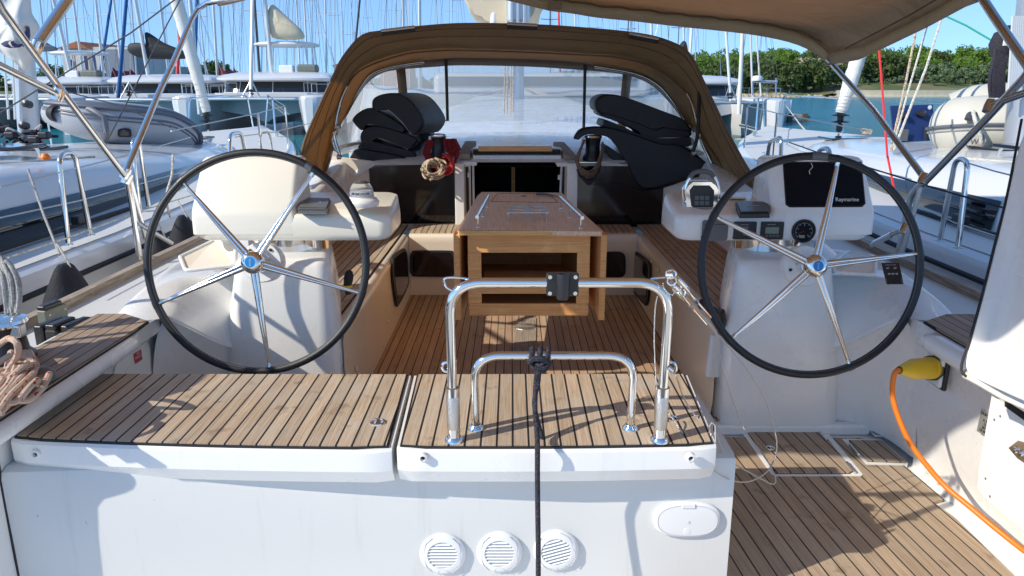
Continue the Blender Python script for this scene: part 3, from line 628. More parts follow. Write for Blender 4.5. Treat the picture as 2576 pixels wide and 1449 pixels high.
# companionway bulkhead at y=5.3
YB=5.3
def bp_(x,y,dy=0): return PY(x,y,YB+dy)
TOPZ=bp_(1288,412).z
mb=MB().mat('cream')
bk=None
mb.prism([V((-1.30,YB,1.70)),V((-1.30,YB,TOPZ+.05)),V((-.98,YB,TOPZ+.01)),V((-.30,YB,TOPZ)),V((-.30,YB,1.70))],(0,.04,0))
mb.build('cabin_bulkhead',Y0,smooth=False,bevel=.004); mb=MB().mat('cream')
mb.prism([V((.37,YB,1.70)),V((.37,YB,TOPZ)),V((1.05,YB,TOPZ)),V((1.42,YB,TOPZ+.04)),V((1.42,YB,1.70))],(0,.04,0))
bk=mb.build('cabin_bulkhead',Y0,smooth=False,bevel=.004)
for px in([(928,418),(1145,414),(1144,562),(938,562)],[(1452,418),(1672,420),(1662,572),(1452,566)]):
    MB().mat('acryl').prism([bp_(x,y,-.012) for x,y in px],(0,.01,0)).build('smoked_window',bk,smooth=False,bevel=.002)
    l,r=px[0][0],px[1][0]
    MB().mat('rubber').tube([bp_(x,y,-.013) for x,y in((l+30,px[0][1]+46),(l+105,px[0][1]+43),(r-38,px[0][1]+75),(r-38,px[0][1]+118),(l+20,px[0][1]+120))],.0015,5).build('window_seam',bk)
# white columns either side of the entrance
for a,b_ in((1146,1170),(1424,1451)):
    P=[bp_(a,412),bp_(b_,412),bp_(b_,600),bp_(a,600)]; c=sum(P,V((0,0,0)))/4; mbw=MB().mat('gel'); mbw.box((c.x,YB-.02,(P[0].z+1.6)/2+.01),(P[1].x-P[0].x,.08,P[0].z-1.6)); mbw.build('entrance_column',Y0,bevel=.008)
MB().mat('dark').box((CX-.06+.05,YB+.9,1.75),(.86,1.7,1.0)).build('saloon_void',Y0,smooth=False) if False else None
# interior: dark box behind the entrance with a wooden door edge
xa=bp_(1186,400).x; xb=bp_(1414,400).x
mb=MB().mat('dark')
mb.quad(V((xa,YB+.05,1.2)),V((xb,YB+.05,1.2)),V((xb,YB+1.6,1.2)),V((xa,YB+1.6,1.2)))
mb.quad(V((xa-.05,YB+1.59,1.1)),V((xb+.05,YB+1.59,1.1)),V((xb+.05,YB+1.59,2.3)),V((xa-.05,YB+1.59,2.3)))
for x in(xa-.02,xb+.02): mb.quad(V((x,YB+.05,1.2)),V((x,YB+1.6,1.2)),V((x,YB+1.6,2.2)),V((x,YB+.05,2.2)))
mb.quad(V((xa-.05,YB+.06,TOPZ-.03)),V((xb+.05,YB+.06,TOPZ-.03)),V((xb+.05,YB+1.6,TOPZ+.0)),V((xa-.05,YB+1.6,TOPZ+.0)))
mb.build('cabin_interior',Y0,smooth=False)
MB().mat('tableedge').box(PY(1291,450,YB+.8)+V((0,0,-.25)),(.03,.03,1.0)).build('interior_post',Y0)
for _q in([bp_(1190,412,-.02),bp_(1193,600,-.02)],[bp_(1413,412,-.02),bp_(1405,600,-.02)]): MB().mat('lgrey').tube(_q,.008,8).build('entrance_frame',Y0)
mb=MB().mat('alu')
pass
MB().mat('rubber').prism([bp_(x,y,-.015) for x,y in((1171,420),(1178,420),(1182,600),(1175,600))],(0,.01,0)).build('door_seal',Y0,smooth=False)
MB().mat('rubber').prism([bp_(x,y,-.015) for x,y in((1416,420),(1421,420),(1416,600),(1410,600))],(0,.01,0)).build('door_seal',Y0,smooth=False)
for x,y in((1180,440),(1407,446)): MB().mat('steel2').box(bp_(x,y,-.022),(.022,.006,.035)).build('door_hinge',Y0,bevel=.002)
# sliding hatch
MB().mat('gel').prism([bp_(1190,391,.01),bp_(1412,391,.01),bp_(1412,408,.01),bp_(1190,408,.01)],(0,.02,0)).build('hatch_coaming',Y0,smooth=False)
MB().mat('dark').box((bp_(1300,382,.06).x,YB+.05,bp_(1300,383).z),(.62,.08,.03)).build('hatch_gap',Y0,smooth=False)
MB().mat('tablewood').box(V((bp_(1296,376).x,YB+.03,bp_(1296,375).z)),(.525,.05,.035)).build('hatch_handle',Y0,bevel=.006)
for x0 in(1168,1416):
    a=PY(x0,400,YB-.02); 
for (x0,y0,x1,y1) in((1167,394,1184,360),(1434,396,1405,362)):
    a=PY(x0,y0,YB-.03); b_=PY(x1,y1,YB+.42); d=(b_-a); L_=d.length; rot=d.to_track_quat('Y','Z').to_matrix()
    MB().mat('oldwood').box(a.lerp(b_,.5),(.085,L_,.035),rot).build('teak_handrail',Y0,bevel=.005)
    MB().mat('gel').box(a.lerp(b_,.5)+V((.02 if x0<1300 else -.02,0,-.05)),(.14,L_,.03),rot).build('hatch_garage_side',Y0,bevel=.006)
# coachroof
mb=MB().mat('gel'); rows=[]
for y,wd,z in((YB-.03,1.20,TOPZ-.002),(YB-.005,1.24,TOPZ+.012),(5.6,1.30,TOPZ+.03),(6.2,1.28,TOPZ+.08),(6.9,1.22,TOPZ+.11),(8.5,1.1,TOPZ+.10),(10.5,.8,TOPZ+.0),(12.0,.4,TOPZ-.25),(12.6,.1,TOPZ-.42)):
    r=[]
    for k in range(17):
        s=-1+2*k/16; cz=z+.06*(1-s*s)*(.3 if y<5.5 else 1); ed=max(0,abs(s)-.86)/.14
        r.append(V((CX+s*wd*(1+.0),y,cz-ed*.28*(1 if y>5.4 else .3))))
    if y<=5.6:
        r=[p for p in r]
    rows.append(r)
mb.grid(rows); mb.build('coachroof',Y0)
# companion hatch cut look: garage slab
MB().mat('gel').box((bp_(1300,380).x,5.78,TOPZ+.075),(.66,.80,.05)).build('hatch_garage',Y0,bevel=.015)
# coaming from helm forward (outboard of the benches)
for sg in(-1,1):
    mb=MB().mat('gel' if sg>0 else 'gel'); rows=[]
    for y,zt in((3.18,1.93),(3.5,1.98),(4.2,2.04),(4.9,2.12),(5.34,2.20)):
        X=[(1.20,1.73),(1.215,1.76),(1.25,zt-.05),(1.27,zt-.012),(1.30,zt),(1.40,zt),(1.44,zt-.02),(1.50,1.9),(1.54,1.76)]
        rows.append([V((CX+sg*(a-.0),y,b_)) for a,b_ in X])
    mb.grid(rows); mb.mat('gel'); mb.build('cockpit_coaming',Y0,ang=50)
# horizontal rails etc. : steel hoops on the aft seat
def hoop(xa,xb,yb,ytop,rc,r,nm,lab,sleeves):
    A=PZ(xa,yb,1.807); B=PZ(xb,yb,1.807); T=PY((xa+xb)/2,ytop,A.y); 
    P=fillet([A,V((A.x-.003,A.y-.004,T.z)),V((B.x+.003,A.y-.004,T.z)),B],rc,12)
    t=thing(nm,lab,'rail',(A.x/2+B.x/2,A.y,1.807)); MB().mat('steel').tube(P,r,16,caps=True).build('bent_tube',t)
    for q in(A,B):
        if sleeves:
            MB().mat('steel2').lathe(q,[(.0165,.035),(.0175,.038),(.0175,.125),(.0165,.128)],seg=24).build('textured_sleeve',t)
            MB().mat('steel').lathe(q,[(.0165,.0),(.0165,.036)],seg=20).build('sleeve_foot',t)
            MB().mat('steel').lathe(q,[(.0185,.127),(.0185,.15),(.013,.152)],seg=20).build('sleeve_collar',t)
            MB().mat('steel').lathe(q,[(.0,.012),(.0185,.012),(.024,.006),(.025,0)],seg=24).build('base_flange',t)
        else: MB().mat('steel').lathe(q,[(.013,.014),(.015,.010),(.021,.005),(.022,0)],seg=24).build('base_flange',t)
    return t,A,B,T
r1,A1,B1,T1=hoop(1142,1659,1108,710,.085,.0125,'boarding_rail','tall polished steel hoop rail with grey sleeves standing on the right aft seat',True)
r2,A2,B2,T2=hoop(1197,1585,1078,893,.075,.0112,'boarding_step','low polished steel hoop inside the tall rail on the right aft seat',False)
def loopw(pts,r,nm,par): MB().mat('steel').tube(catmull(pts,6),r,8).build(nm,par)
Yr=A1.y
loopw([PY(x,y,Yr) for x,y in((1180,702),(1150,698),(1122,699),(1117,708),(1123,722),(1138,731))],.0028,'wire_eye',r1)
loopw([PY(x,y,Yr) for x,y in((1134,910),(1118,912),(1112,922),(1118,933),(1132,934))],.0038,'side_eye',r1)
loopw([PY(x,y,Yr-.004) for x,y in((1678,912),(1690,911),(1699,918),(1700,932),(1690,938),(1680,934))],.0038,'side_eye',r1)
loopw([PY(x,y,Yr) for x,y in((1636,702),(1655,699),(1675,698))],.0028,'wire_eye',r1)
# black clamp mount
t=thing('clamp_mount','black plastic clamp bracket with four bolts on top of the tall rail','bracket',PY(1415,717,Yr))
mb=MB().mat('black'); c=PY(1415,716,Yr-.012); mb.box(c+V((0,.005,0)),(.080,.022,.058)); mb.build('clamp_plate',t,bevel=.005)
MB().mat('black').lathe(c+V((0,-.012,-.034)),[(.012,0),(.0155,.003),(.0165,.06),(.0155,.064),(.011,.064),(.011,.02)],seg=24).build('rod_socket',t)
for dx in(-.031,.031):
    for dz in(-.020,.021): MB().mat('steel').lathe(c+V((dx,-.006,dz)),[(.0055,0),(.005,.004),(0,.0045)],axis=(0,-1,0),seg=12).build('bolt',t)
# knot and rope
Yk=A2.y-.02
t=thing('mooring_rope','thin black braided rope knotted round the low rail and hanging down the transom','rope',PY(1356,900,Yk))
P=[PY(1352,905,Yk-.0),PY(1350,940,Yk-.01),PY(1347,980,Yk-.015),PY(1346,1030,Yk-.04),PY(1350,1080,Yk-.06),PY(1352,1120,A1.y-.075),PY(1352,1200,1.69),PY(1353,1300,1.68),PY(1354,1380,1.67),PY(1354,1500,1.66)]
MB().mat('ropeb').tube(catmull(P,6),.0068,10).build('hanging_line',t)
P=[PY(1357,905,Yk),PY(1354,960,Yk-.012),PY(1344,1010,Yk-.018),PY(1350,1050,Yk-.03),PY(1366,1108,A2.y-.06)]
MB().mat('ropeb').tube(catmull(P,6),.0062,10).build('tail_end',t)
zt=T2.z
for x in(1337,1357,1377):
    c=PY(x,895,A2.y); 
    MB().mat('ropeb').tube([c+V((.002*math.sin(a),math.cos(a)*.0185,math.sin(a)*.0185)) for a in [2*math.pi*k/20 for k in range(20)]],.0072,8,closed=True).build('rope_turn',t)
MB().mat('ropeb').tube(catmull([PY(1337,905,Yk),PY(1345,925,Yk-.005),PY(1362,932,Yk-.01),PY(1374,925,Yk-.005),PY(1380,912,Yk)],6),.0075,8).build('knot_loop',t)
MB().mat('ropeb').tube(catmull([PY(1330,912,Yk-.010),PY(1345,903,Yk-.020),PY(1368,905,Yk-.020),PY(1382,915,Yk-.010),PY(1366,926,Yk-.018),PY(1346,922,Yk-.018)],6),.007,8).build('knot_loop',t)
MB().mat('ropeb').tube(catmull([PY(1350,912,Yk-.012),PY(1360,918,Yk-.016),PY(1368,908,Yk-.012),PY(1352,940,Yk-.012)],6),.0075,8).build('knot_loop',t)
# loose guard wires + turnbuckles
t=thing('guard_wires','loose steel guard wires with turnbuckles hanging from the right corner of the tall rail','wire rope',PY(1690,705,Yr))
def wire(px,r=.0021,n=7,nm='wire'):
    MB().mat('wire').tube(catmull([PY(*q) for q in px],n),r,7).build(nm,t)
wire([(1775,800,2.0),(1800,838,2.05),(1812,900,2.08),(1835,980,2.1),(1862,1055,2.12),(1885,1100,2.1),(1925,1150,2.05),(1950,1200,2.0),(1945,1218,1.98),(1915,1205,1.95),(1870,1180,1.9),(1825,1150,1.86),(1812,1120,1.85),(1800,1085,1.84)])
wire([(1775,805,2.0),(1830,870,2.03),(1880,930,2.06),(1925,1005,2.08),(1948,1080,2.08),(1954,1130,2.05),(1935,1180,1.98),(1895,1208,1.92),(1855,1212,1.86),(1815,1196,1.8),(1770,1160,1.78),(1725,1100,1.80),(1690,1050,1.83),(1676,1035,1.85)])
wire([(1694,935,Yr),(1704,955,Yr),(1712,980,1.86),(1725,1010,1.9),(1745,1040,1.9),(1765,1065,1.88)],.0021)
wire([(1654,745,Yr-.02),(1648,780,Yr-.02),(1646,860,Yr-.02),(1650,950,Yr-.02),(1655,1000,Yr-.02)],.0016)
wire([(1668,712,Yr-.02),(1672,728,Yr-.03),(1690,742,Yr-.03),(1700,730,Yr-.03)],.0014)
for q in([(1688,712),(1722,752)],[(1702,700),(1735,738)]):
    a,b_=PY(*q[0],Yr+.0),PY(*q[1],Yr+.06); MB().mat('steel').tube([a,a.lerp(b_,.3),a.lerp(b_,.32),a.lerp(b_,.8),a.lerp(b_,.82),b_],[.007,.007,.0085,.0085,.006,.006],12).build('turnbuckle_body',t)
    c=b_+(b_-a)*1.35; MB().mat('steel').tube([b_,c],.0035,8).build('threaded_rod',t); MB().mat('steel').tube([b_+(c-b_)*.3,b_+(c-b_)*.45],.0062,6).build('lock_nut',t); MB().mat('steel').tube([c,c+(c-b_)*.3],.0035,8).build('swage',t)
for x,y,r in((1688,690,.012),(1704,727,.010),(1716,735,.009),(1690,706,.011)):
    c=PY(x,y,Yr-.015); ax=V((random.random()-.5,-1,random.random()-.5)).normalized(); a=ax.orthogonal().normalized(); b_=ax.cross(a)
    MB().mat('steel').tube([c+(a*math.cos(k)+b_*math.sin(k))*r for k in [2*math.pi*i/16 for i in range(16)]],.0026,8,closed=True).build('shackle_ring',t)
MB().mat('steel').tube([PY(1680,690,Yr-.02),PY(1695,690,Yr-.03)],.007,10).build('shackle_pin',t)
MB().mat('steel').tube([PY(1684,925,Yr-.01),PY(1697,934,Yr-.02)],.006,10).build('swivel_pin',t)
mb=MB().mat('steel').tube([PY(x,y,1.80) for x,y in((1786,1100),(1784,1072),(1790,1063),(1797,1070),(1798,1110))],.003,8); mb.build('wire_clip',t)
# ================= steering wheels
KW=2.68/2.86
def wheel(cpx,t,hubpx,spokes,lab,tape,group):
    C=PT(cpx[0],cpx[1],t); n=V((0,-math.cos(math.radians(13)),math.sin(math.radians(13)))).normalized()
    R=.4225*KW; ax=V((1,0,0)); ay=n.cross(ax); ay=ay if ay.z>0 else -ay
    root=thing('steering_wheel',lab,'steering wheel',C,group)
    pts=[C+(ax*math.cos(a)+ay*math.sin(a))*R for a in [2*math.pi*k/96 for k in range(96)]]
    MB().mat('leather').tube(pts,.0143,14,closed=True).build('rim',root)
    # stitching seam round the inside of the rim
    q=[C+(ax*math.cos(a)+ay*math.sin(a))*(R-.0110)+n*(.0092) for a in [2*math.pi*k/96 for k in range(96)]]
    MB().mat('grey').tube(q,.0012,5,closed=True).build('rim_seam',root)
    H=C+n*.055
    for i,(x,y) in enumerate(spokes):
        e=PP(x,y,C,n); d=(e-C).normalized(); e=C+d*(R-.008); s=H+d*.035-n*.02; side=n.cross(d)
        mid=s.lerp(e,.5)+n*.004
        mb=MB().mat('steel')
        mb.tube([s+side*.0070,mid+side*.0042,e+side*.0012],[.0086,.0070,.0046],12)
        sp=mb.build('spoke',root)
        MB().mat('steel').tube([s-side*.0070,mid-side*.0042,e-side*.0012],[.0086,.0070,.0046],12).build('spoke_twin',sp)
        a=math.atan2(d.dot(ay),d.dot(ax))
        MB().mat('black').tube([C+(ax*math.cos(a+k)+ay*math.sin(a+k))*R for k in(-.028,-.014,0,.014,.028)],.0154,14).build('rim_joint',root)
        MB().mat('steel').lathe(e,[(.0075,-.02),(.009,0),(.012,.006)],axis=d,seg=14).build('spoke_ferrule',sp)
    hub=MB().mat('steel').lathe(H-n*.05,[(.034,-.06),(.034,0),(.030,.002),(.030,.012),(.037,.015),(.0405,.022),(.041,.04),(.038,.052),(.032,.060),(.024,.064),(.0185,.0645),(.0185,.062)],axis=n,seg=48).build('hub',root)
    MB().mat('blue').lathe(H-n*.05,[(.0185,.0625),(.0185,.0640),(0,.0645)],axis=n,seg=32).build('hub_badge',hub)
    text('Goïot',.011,H+n*.0145,ay*-1,ax,'lgrey','badge_lettering',hub)
    pc=H-n*.105
    MB().mat('gel').lathe(pc,[(.075,-.05),(.075,.0),(.072,.004),(.035,.005)],axis=n,seg=36).build('hub_plate',root)
    for a in(2.3,3.4,.9,-.4): MB().mat('black').lathe(pc+(ax*math.cos(a)+ay*math.sin(a))*.058,[(.006,.003),(.006,.009),(0,.010)],axis=n,seg=10).build('bolt',root)
    # worn tape on the rim
    a0,a1,mk=tape
    MB().mat(mk).tube([C+(ax*math.cos(a)+ay*math.sin(a))*R for a in [a0+(a1-a0)*k/6 for k in range(7)]],.0152,14).build('rim_tape',root)
    return root,C,n,ax,ay
w1=wheel((646,660),2.68,(638,675),[(457,455),(787,437),(922,742),(680,935),(390,768)],'left steering wheel, black leather rim, in full sunlight with spoke shadows below',(.98,1.09,'grey'),'twin steering wheels')
w2=wheel((2039,669),2.68,(2045,680),[(2107,412),(2318,637),(2135,912),(1833,858),(1815,553)],'right steering wheel, black leather rim, in the shade in front of the display',(1.44,1.58,'grey'),'twin steering wheels')
C=w2[1]; MB().mat('lgrey').tube(catmull([PY(2040,410,C.y+.02),PY(2044,420,C.y),PY(2036,430,C.y),PY(2038,438,C.y)],4),.0012,5).build('loose_thread',w2[0])
# ================= helm consoles
def console(sg,lab,ivory):
    mk='ivory' if ivory else 'gel'
    f=(lambda p:V(p)) if sg>0 else (lambda p:mirror(V(p)))
    xi,xo,xt=.665,1.475,1.055
    root=thing('helm_console',lab,'helm console',f((1.13,3.1,2.09)))
    # lower body, rounded in plan and section
    def ring(z,dy,ins,dyb=0):
        ya,yb=2.965+dy,3.30-ins+dyb; xa,xb=xi+ins,xo-ins; r=.05; out=[]
        for cx_,cy_,a0,rr in((xb-r*1.3,ya+r*1.3,-90,r*1.3),(xb-r,yb-r,0,r),(xa+r,yb-r,90,r),(xa+r,ya+r,180,r)):
            for k in range(7):
                a=math.radians(a0+15*k); out.append(f((cx_+rr*math.cos(a),cy_+rr*math.sin(a),z)))
        return out
    Z0=2.088; mb=MB().mat(mk)
    rr=[ring(Z0,.03,.045),ring(Z0+.004,.012,.022),ring(Z0+.014,.003,.008),ring(Z0+.03,0,.0),ring(Z0+.07,0,.0),ring(Z0+.095,.003,.002),ring(Z0+.106,.009,.008),ring(Z0+.112,.020,.018)]
    # sloping top
    top=[V((p.x,p.y,p.z+max(0,(p.y-3.0))*.17)) for p in rr[-1]]; rr[-1]=top; rr[-2]=[V((p.x,p.y,p.z+max(0,(p.y-3.0))*.17)) for p in rr[-2]]
    mb.grid(rr,True); n=len(top); mb.f.append([7*n+k for k in range(n)]); mb.m.append(0); mb.f.append([k for k in range(n)][::-1]); mb.m.append(0)
    body=mb.build('console_body',root,ang=50)
    # display tower: front leans forward
    mb=MB().mat(mk); T=[]
    for s,z,yf,yb,xa,xb in((0,Z0+.03,2.964,3.28,xt-.01,xo-.0),(1,Z0+.10,2.966,3.28,xt-.01,xo+.0),(2,Z0+.125,2.975,3.27,xt,xo+.0),(3,Z0+.22,3.032,3.25,xt,xo-.008),(4,Z0+.316,3.088,3.22,xt-.002,xo-.018),(5,Z0+.328,3.100,3.21,xt+.010,xo-.030)):
        r=.022; out=[]
        for cx_,cy_,a0 in((xb-r,yf+r,-90),(xb-r,yb-r,0),(xa+r,yb-r,90),(xa+r,yf+r,180)):
            for k in range(5):
                a=math.radians(a0+22.5*k); out.append(f((cx_+r*math.cos(a),cy_+r*math.sin(a),z)))
        T.append(out)
    mb.grid(T,True); n=len(T[0]); mb.f.append([5*n+k for k in range(n)]); mb.m.append(0)
    tw=mb.build('display_tower',root,ang=50)
    return root,body,tw,f
cR,bR,tR,fR=console(1,'right helm console with large black display, round dial and switch panels','')
cL,bL,tL,fL=console(-1,'left helm console with a plain cream cover and a compass on its shelf',True)
# display on right tower
fn=V((0,-.19,.066)).normalized(); fn=V((0,-(.316-.125),.113)).normalized()
p0=V((1.2,2.975,2.213)); 
def ontow(x,y,d=0): return PP(x,y,p0,fn)+fn*d
D=[(1974,412),(2162,412),(2172,510),(2164,516),(1988,517),(1981,512)]
MB().mat('screen').prism([ontow(*q,.003) for q in D],(-fn)*.012).build('display',tR,smooth=False,bevel=.003)
MB().mat('black').prism([ontow(*q,.001) for q in [(1970,408),(2166,408),(2176,512),(2168,520),(1986,521),(1977,515)]],(-fn)*.010).build('display_bezel',tR,smooth=False,bevel=.002)
text('Raymarine',.0225,ontow(2130,503,.0042),(1,0,0),(0,.5,1),'white','display_lettering',tR)
# instruments on the lower front band (plane y=2.965)
YI=2.963
def ii(x,y,d=0): return PY(x,y,YI-d)
def rr_plate(l,t,r,b,mk,d0,th,nm,par,rad=.006,bev=.0015):
    A,B=ii(l,t),ii(r,b); c=(A+B)/2; w=abs(B.x-A.x); h=abs(A.z-B.z)
    mb=MB().mat(mk); pts=[V((c.x+a,YI-d0,c.z+b_)) for a,b_ in rrect(w,h,min(rad,w/3,h/3))]; mb.prism(pts,(0,-th,0)); return mb.build(nm,par,smooth=False,bevel=bev)
rr_plate(1768,556,1826,603,'grey',-.004,.014,'socket_cover',bR,.010,.003)
rr_plate(1770,562,1824,564,'black',.010,.001,'cover_crease',bR,.001,0)
rr_plate(1847,558,1899,601,'black',-.004,.010,'engine_panel',bR,.004)
rr_plate(1869,569,1880,577,'grey',.006,.003,'start_button',bR,.002,.0005); rr_plate(1869,583,1880,591,'grey',.006,.003,'stop_button',bR,.002,.0005)
text('VOLVO PENTA',.0048,ii(1873,565,.0068),(1,0,0),(0,0,1),'lgrey','panel_lettering',bR)
rr_plate(1915,558,1967,601,'black',-.004,.010,'thruster_panel',bR,.004)
rr_plate(1925,571,1957,587,'lcd',.006,.0008,'lcd_screen',bR,.001,0)
text('VOLVO PENTA',.0048,ii(1941,565,.0068),(1,0,0),(0,0,1),'lgrey','panel_lettering',bR)
for i,x in enumerate((1928,1937,1946,1955)): 
    rr_plate(x-3,590,x+3,595,'grey',.006,.001,'menu_button',bR,.001,0)
c=ii(2021,581); MB().mat('black').lathe(c,[(.0,-.003),(.048,-.003),(.049,.006),(.046,.010),(.0415,.008),(.041,.004)],axis=(0,-1,0),seg=48).build('tachometer_bezel',bR)
g=MB().mat('screen').lathe(c,[(.0415,.0055),(0,.0055)],axis=(0,-1,0),seg=36).build('tachometer_face',bR)
for k in range(33):
    a=math.radians(225-270*k/32); r0=.032 if k%4 else .029
    p=c+V((0,-.0062,0)); d=V((math.cos(a),0,math.sin(a))); MB().mat('lgrey').tube([p+d*r0,p+d*.036],.0006 if k%4 else .0009,4).build('dial_tick',g)
for k,tx in enumerate('01234'):
    a=math.radians(225-270*k/4); text(tx,.008,c+V((math.cos(a)*.0245,-.0064,math.sin(a)*.0245)),(1,0,0),(0,0,1),'lgrey','dial_number',g)
MB().mat('red').tube([c+V((0,-.0068,0)),c+V((-.024,-.0068,-.010))],.0009,4).build('needle',g)
MB().mat('lcd').box(c+V((-.006,-.006,-.022)),(.022,.0012,.012)).build('hour_counter',g)
# covers (instrument heads) on the shelves
def slopeZ(y): return 2.2+max(0,y-3.0)*.17
def inst(px_,lab,mk):
    # px_: 4 base corners on shelf plane z~2.205
    B=[PZ(x,y,2.222) for x,y in px_]; t=thing('instrument_cover',lab,'instrument cover',sum(B,V((0,0,0)))/4+V((0,0,-.012)))
    c=sum(B,V((0,0,0)))/4
    MB().mat(mk).prism([p+V((0,0,-.012)) for p in B],(0,0,.018)).build('cover_box',t,smooth=False,bevel=.003)
    tp=[c+(p-c)*.93+V((0,0,.0065)) for p in B]; MB().mat(mk).prism(tp,(0,0,.006)).build('cover_top',t,smooth=False,bevel=.002)
    text('Raymarine',.013,c+V((0,.012,.0132)),B[1]-B[0],B[3]-B[0],'lgrey','cover_lettering',t)
    return t
inst([(1862,541),(1936,540),(1932,514),(1850,512)],'black sun cover on the right console shelf beside the throttle','black')
inst([(750,530),(822,531),(832,505),(760,503)],'dark grey sun cover on the left console shelf','grey')
# warning sticker
MB().mat('yellow').prism([PZ(x,y,2.236)for x,y in((1832,500),(1880,500),(1868,491),(1842,491))][::-1],(0,0,.001)).build('warning_sticker',bR,smooth=False)
# compass on left console
pc=PZ(911,511,2.243)
t=thing('compass','white ship compass with clear dome on the left console shelf','compass',pc)
MB().mat('gel').lathe(pc,[(.066,-.01),(.070,.004),(.069,.010),(.060,.020),(.050,.024),(.048,.030),(.046,.030)],seg=48).build('compass_base',t)
MB().mat('white').lathe(pc,[(.044,.026),(.044,.038),(.042,.052),(.036,.056),(0,.056)],seg=40).build('compass_card',t)
for k,tx in enumerate(('330','300','270','240')):
    a=math.radians(-90+(k-1.4)*27); text(tx,.012,pc+V((math.cos(a)*.0455,math.sin(a)*.0455,.042)),(-math.sin(a),math.cos(a),0),(0,0,1),'dark','card_number',t)
for k in range(24):
    a=math.radians(-180+k*8); MB().mat('dark').tube([pc+V((math.cos(a)*.0445,math.sin(a)*.0445,.028)),pc+V((math.cos(a)*.0445,math.sin(a)*.0445,.032))],.0006,4).build('card_tick',t)
m,N,L,b=nt('dome_glass'); setc(b,'Base Color',(.9,.93,.95,1)); setc(b,'Roughness',.03); setc(b,'IOR',1.1); setc(b,'Transmission Weight',1.0); M['dome']=m
MB().mat('dome').lathe(pc,[(.049,.026),(.0485,.045),(.044,.064),(.034,.079),(.018,.088),(0,.091)],seg=36).build('dome',t)
MB().mat('grey').lathe(pc+V((0,.012,0)),[(.034,.080),(.018,.0885),(0,.0915)],seg=30).build('dome_hood',t)
# throttle control on the right console (chrome hoop with keypad)
pc=PZ(1767,520,2.21)
t=thing('throttle_control','chrome and black engine control with keypad and hoop lever on the right console shelf','engine control',pc)
def th(x,y,d=0): return PY(x,y,pc.y+d)
k=[(1732,522),(1729,480),(1736,470),(1745,463),(1787,463),(1797,470),(1803,480),(1801,522),(1790,527),(1743,527)]
MB().mat('steel').prism([th(*q,-.03) for q in k],(0,.07,0)).build('control_body',t,smooth=True,bevel=.008)
k=[(1742,518),(1738,480),(1747,469),(1785,469),(1795,480),(1793,518),(1787,522),(1749,522)]
MB().mat('black').prism([th(*q,-.036) for q in k],(0,.02,0)).build('keypad',t,bevel=.003)
for i in range(3):
    for j in range(2):
        x=1753+i*13; y=498+j*13; MB().mat('grey').prism([th(a,b_,-.038) for a,b_ in((x-5,y-5),(x+5,y-5),(x+5,y+5),(x-5,y+5))],(0,.003,0)).build('key',t,smooth=False)
hp=[th(1728,505,0),th(1725,480,.0),th(1732,455,.0),th(1745,436,.0),th(1765,431,.0),th(1785,434,.0),th(1800,452,.0),th(1808,480,.0),th(1806,505,0)]
hc_=catmull(hp,6)
MB().mat('steel').tube(hc_[:16],[.009]*16,12).build('lever_arm',t); MB().mat('steel').tube(hc_[-16:],[.009]*16,12).build('lever_arm',t)
MB().mat('grey').tube(hc_[14:-14],.0125,12,flat=.8).build('lever_grip',t)
for q in((1728,508),(1807,508)): MB().mat('steel').lathe(th(*q,-.012),[(.0,.012),(.012,.010),(.014,0)],axis=(0,-1,0),seg=20).build('lever_pivot',t)
MB().mat('black').lathe(th(1767,526,-.01),[(.05,0),(.052,.006),(.048,.01)],seg=30).build('control_foot',t)
# control panel (thruster remote) on the right coaming
a,b_,c,d=PT(2222,671,2.88),PT(2261,671,2.84),PT(2268,706,2.76),PT(2231,706,2.80)
nn=(b_-a).cross(a-d).normalized(); 
if nn.y>0: nn=-nn
t=MB().mat('black').prism([p+nn*.016 for p in(a,b_,c,d)],-nn*.03).build('windlass_panel',Y0,smooth=False,bevel=.004)
def pn(u,v): return a.lerp(b_,u).lerp(d.lerp(c,u),v)+nn*.0165
text('SIDE-POWER',.0065,pn(.5,.13),b_-a,a-d,'lgrey','panel_lettering',Y0)
for (u,v,r) in((.27,.36,.0055),(.75,.36,.0055),(.27,.78,.005),(.52,.78,.005),(.78,.78,.005)): MB().mat('lgrey').lathe(pn(u,v),[(r,0),(r,.001),(0,.001)],axis=nn,seg=16).build('push_button',Y0)
for u,tx in((.27,'<'),(.75,'>')): text(tx,.009,pn(u,.36)+nn*.0015,b_-a,a-d,'black','arrow_mark',Y0)
# ================= table
tz=TABLE
tb=thing('cockpit_table','varnished wooden cockpit table with both leaves folded down, in the middle of the cockpit','table',(.11,3.9,SOLE))
q=[(1153,578),(1515,582),(1424,499),(1412,485),(1213,483),(1203,492)]
P=[PZ(x,y,tz) for x,y in q]
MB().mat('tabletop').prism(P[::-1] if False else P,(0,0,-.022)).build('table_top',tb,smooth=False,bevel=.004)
a,b_=P[0],P[1]; MB().mat('tableedge').box((a+b_)/2+V((0,-.003,-.011)),((b_-a).length-.01,.006,.021)).build('top_edging',tb,smooth=False,bevel=.001)
yF,yK=P[0].y+.01,P[3].y-.02
def leaf(x0f,x0k,th):
    A=V((x0f,yF,tz-.026)); B=V((x0k,yK,tz-.026)); 
    mb=MB().mat('tablewood'); pts=[A,B,B+V((0,-.0,-.30)),B+V((0,-.1,-.38)),A+V((0,.12,-.40)),A+V((0,0.0,-.41)),]
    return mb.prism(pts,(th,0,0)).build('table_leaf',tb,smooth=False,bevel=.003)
xL0,xL1=PY(1141,600,yF).x,PY(1205,500,yK).x; xR0,xR1=PY(1527,600,yF).x,PY(1420,500,yK).x
leaf(xL0,xL1,.028); leaf(xR0-.028,xR1-.028,.028)
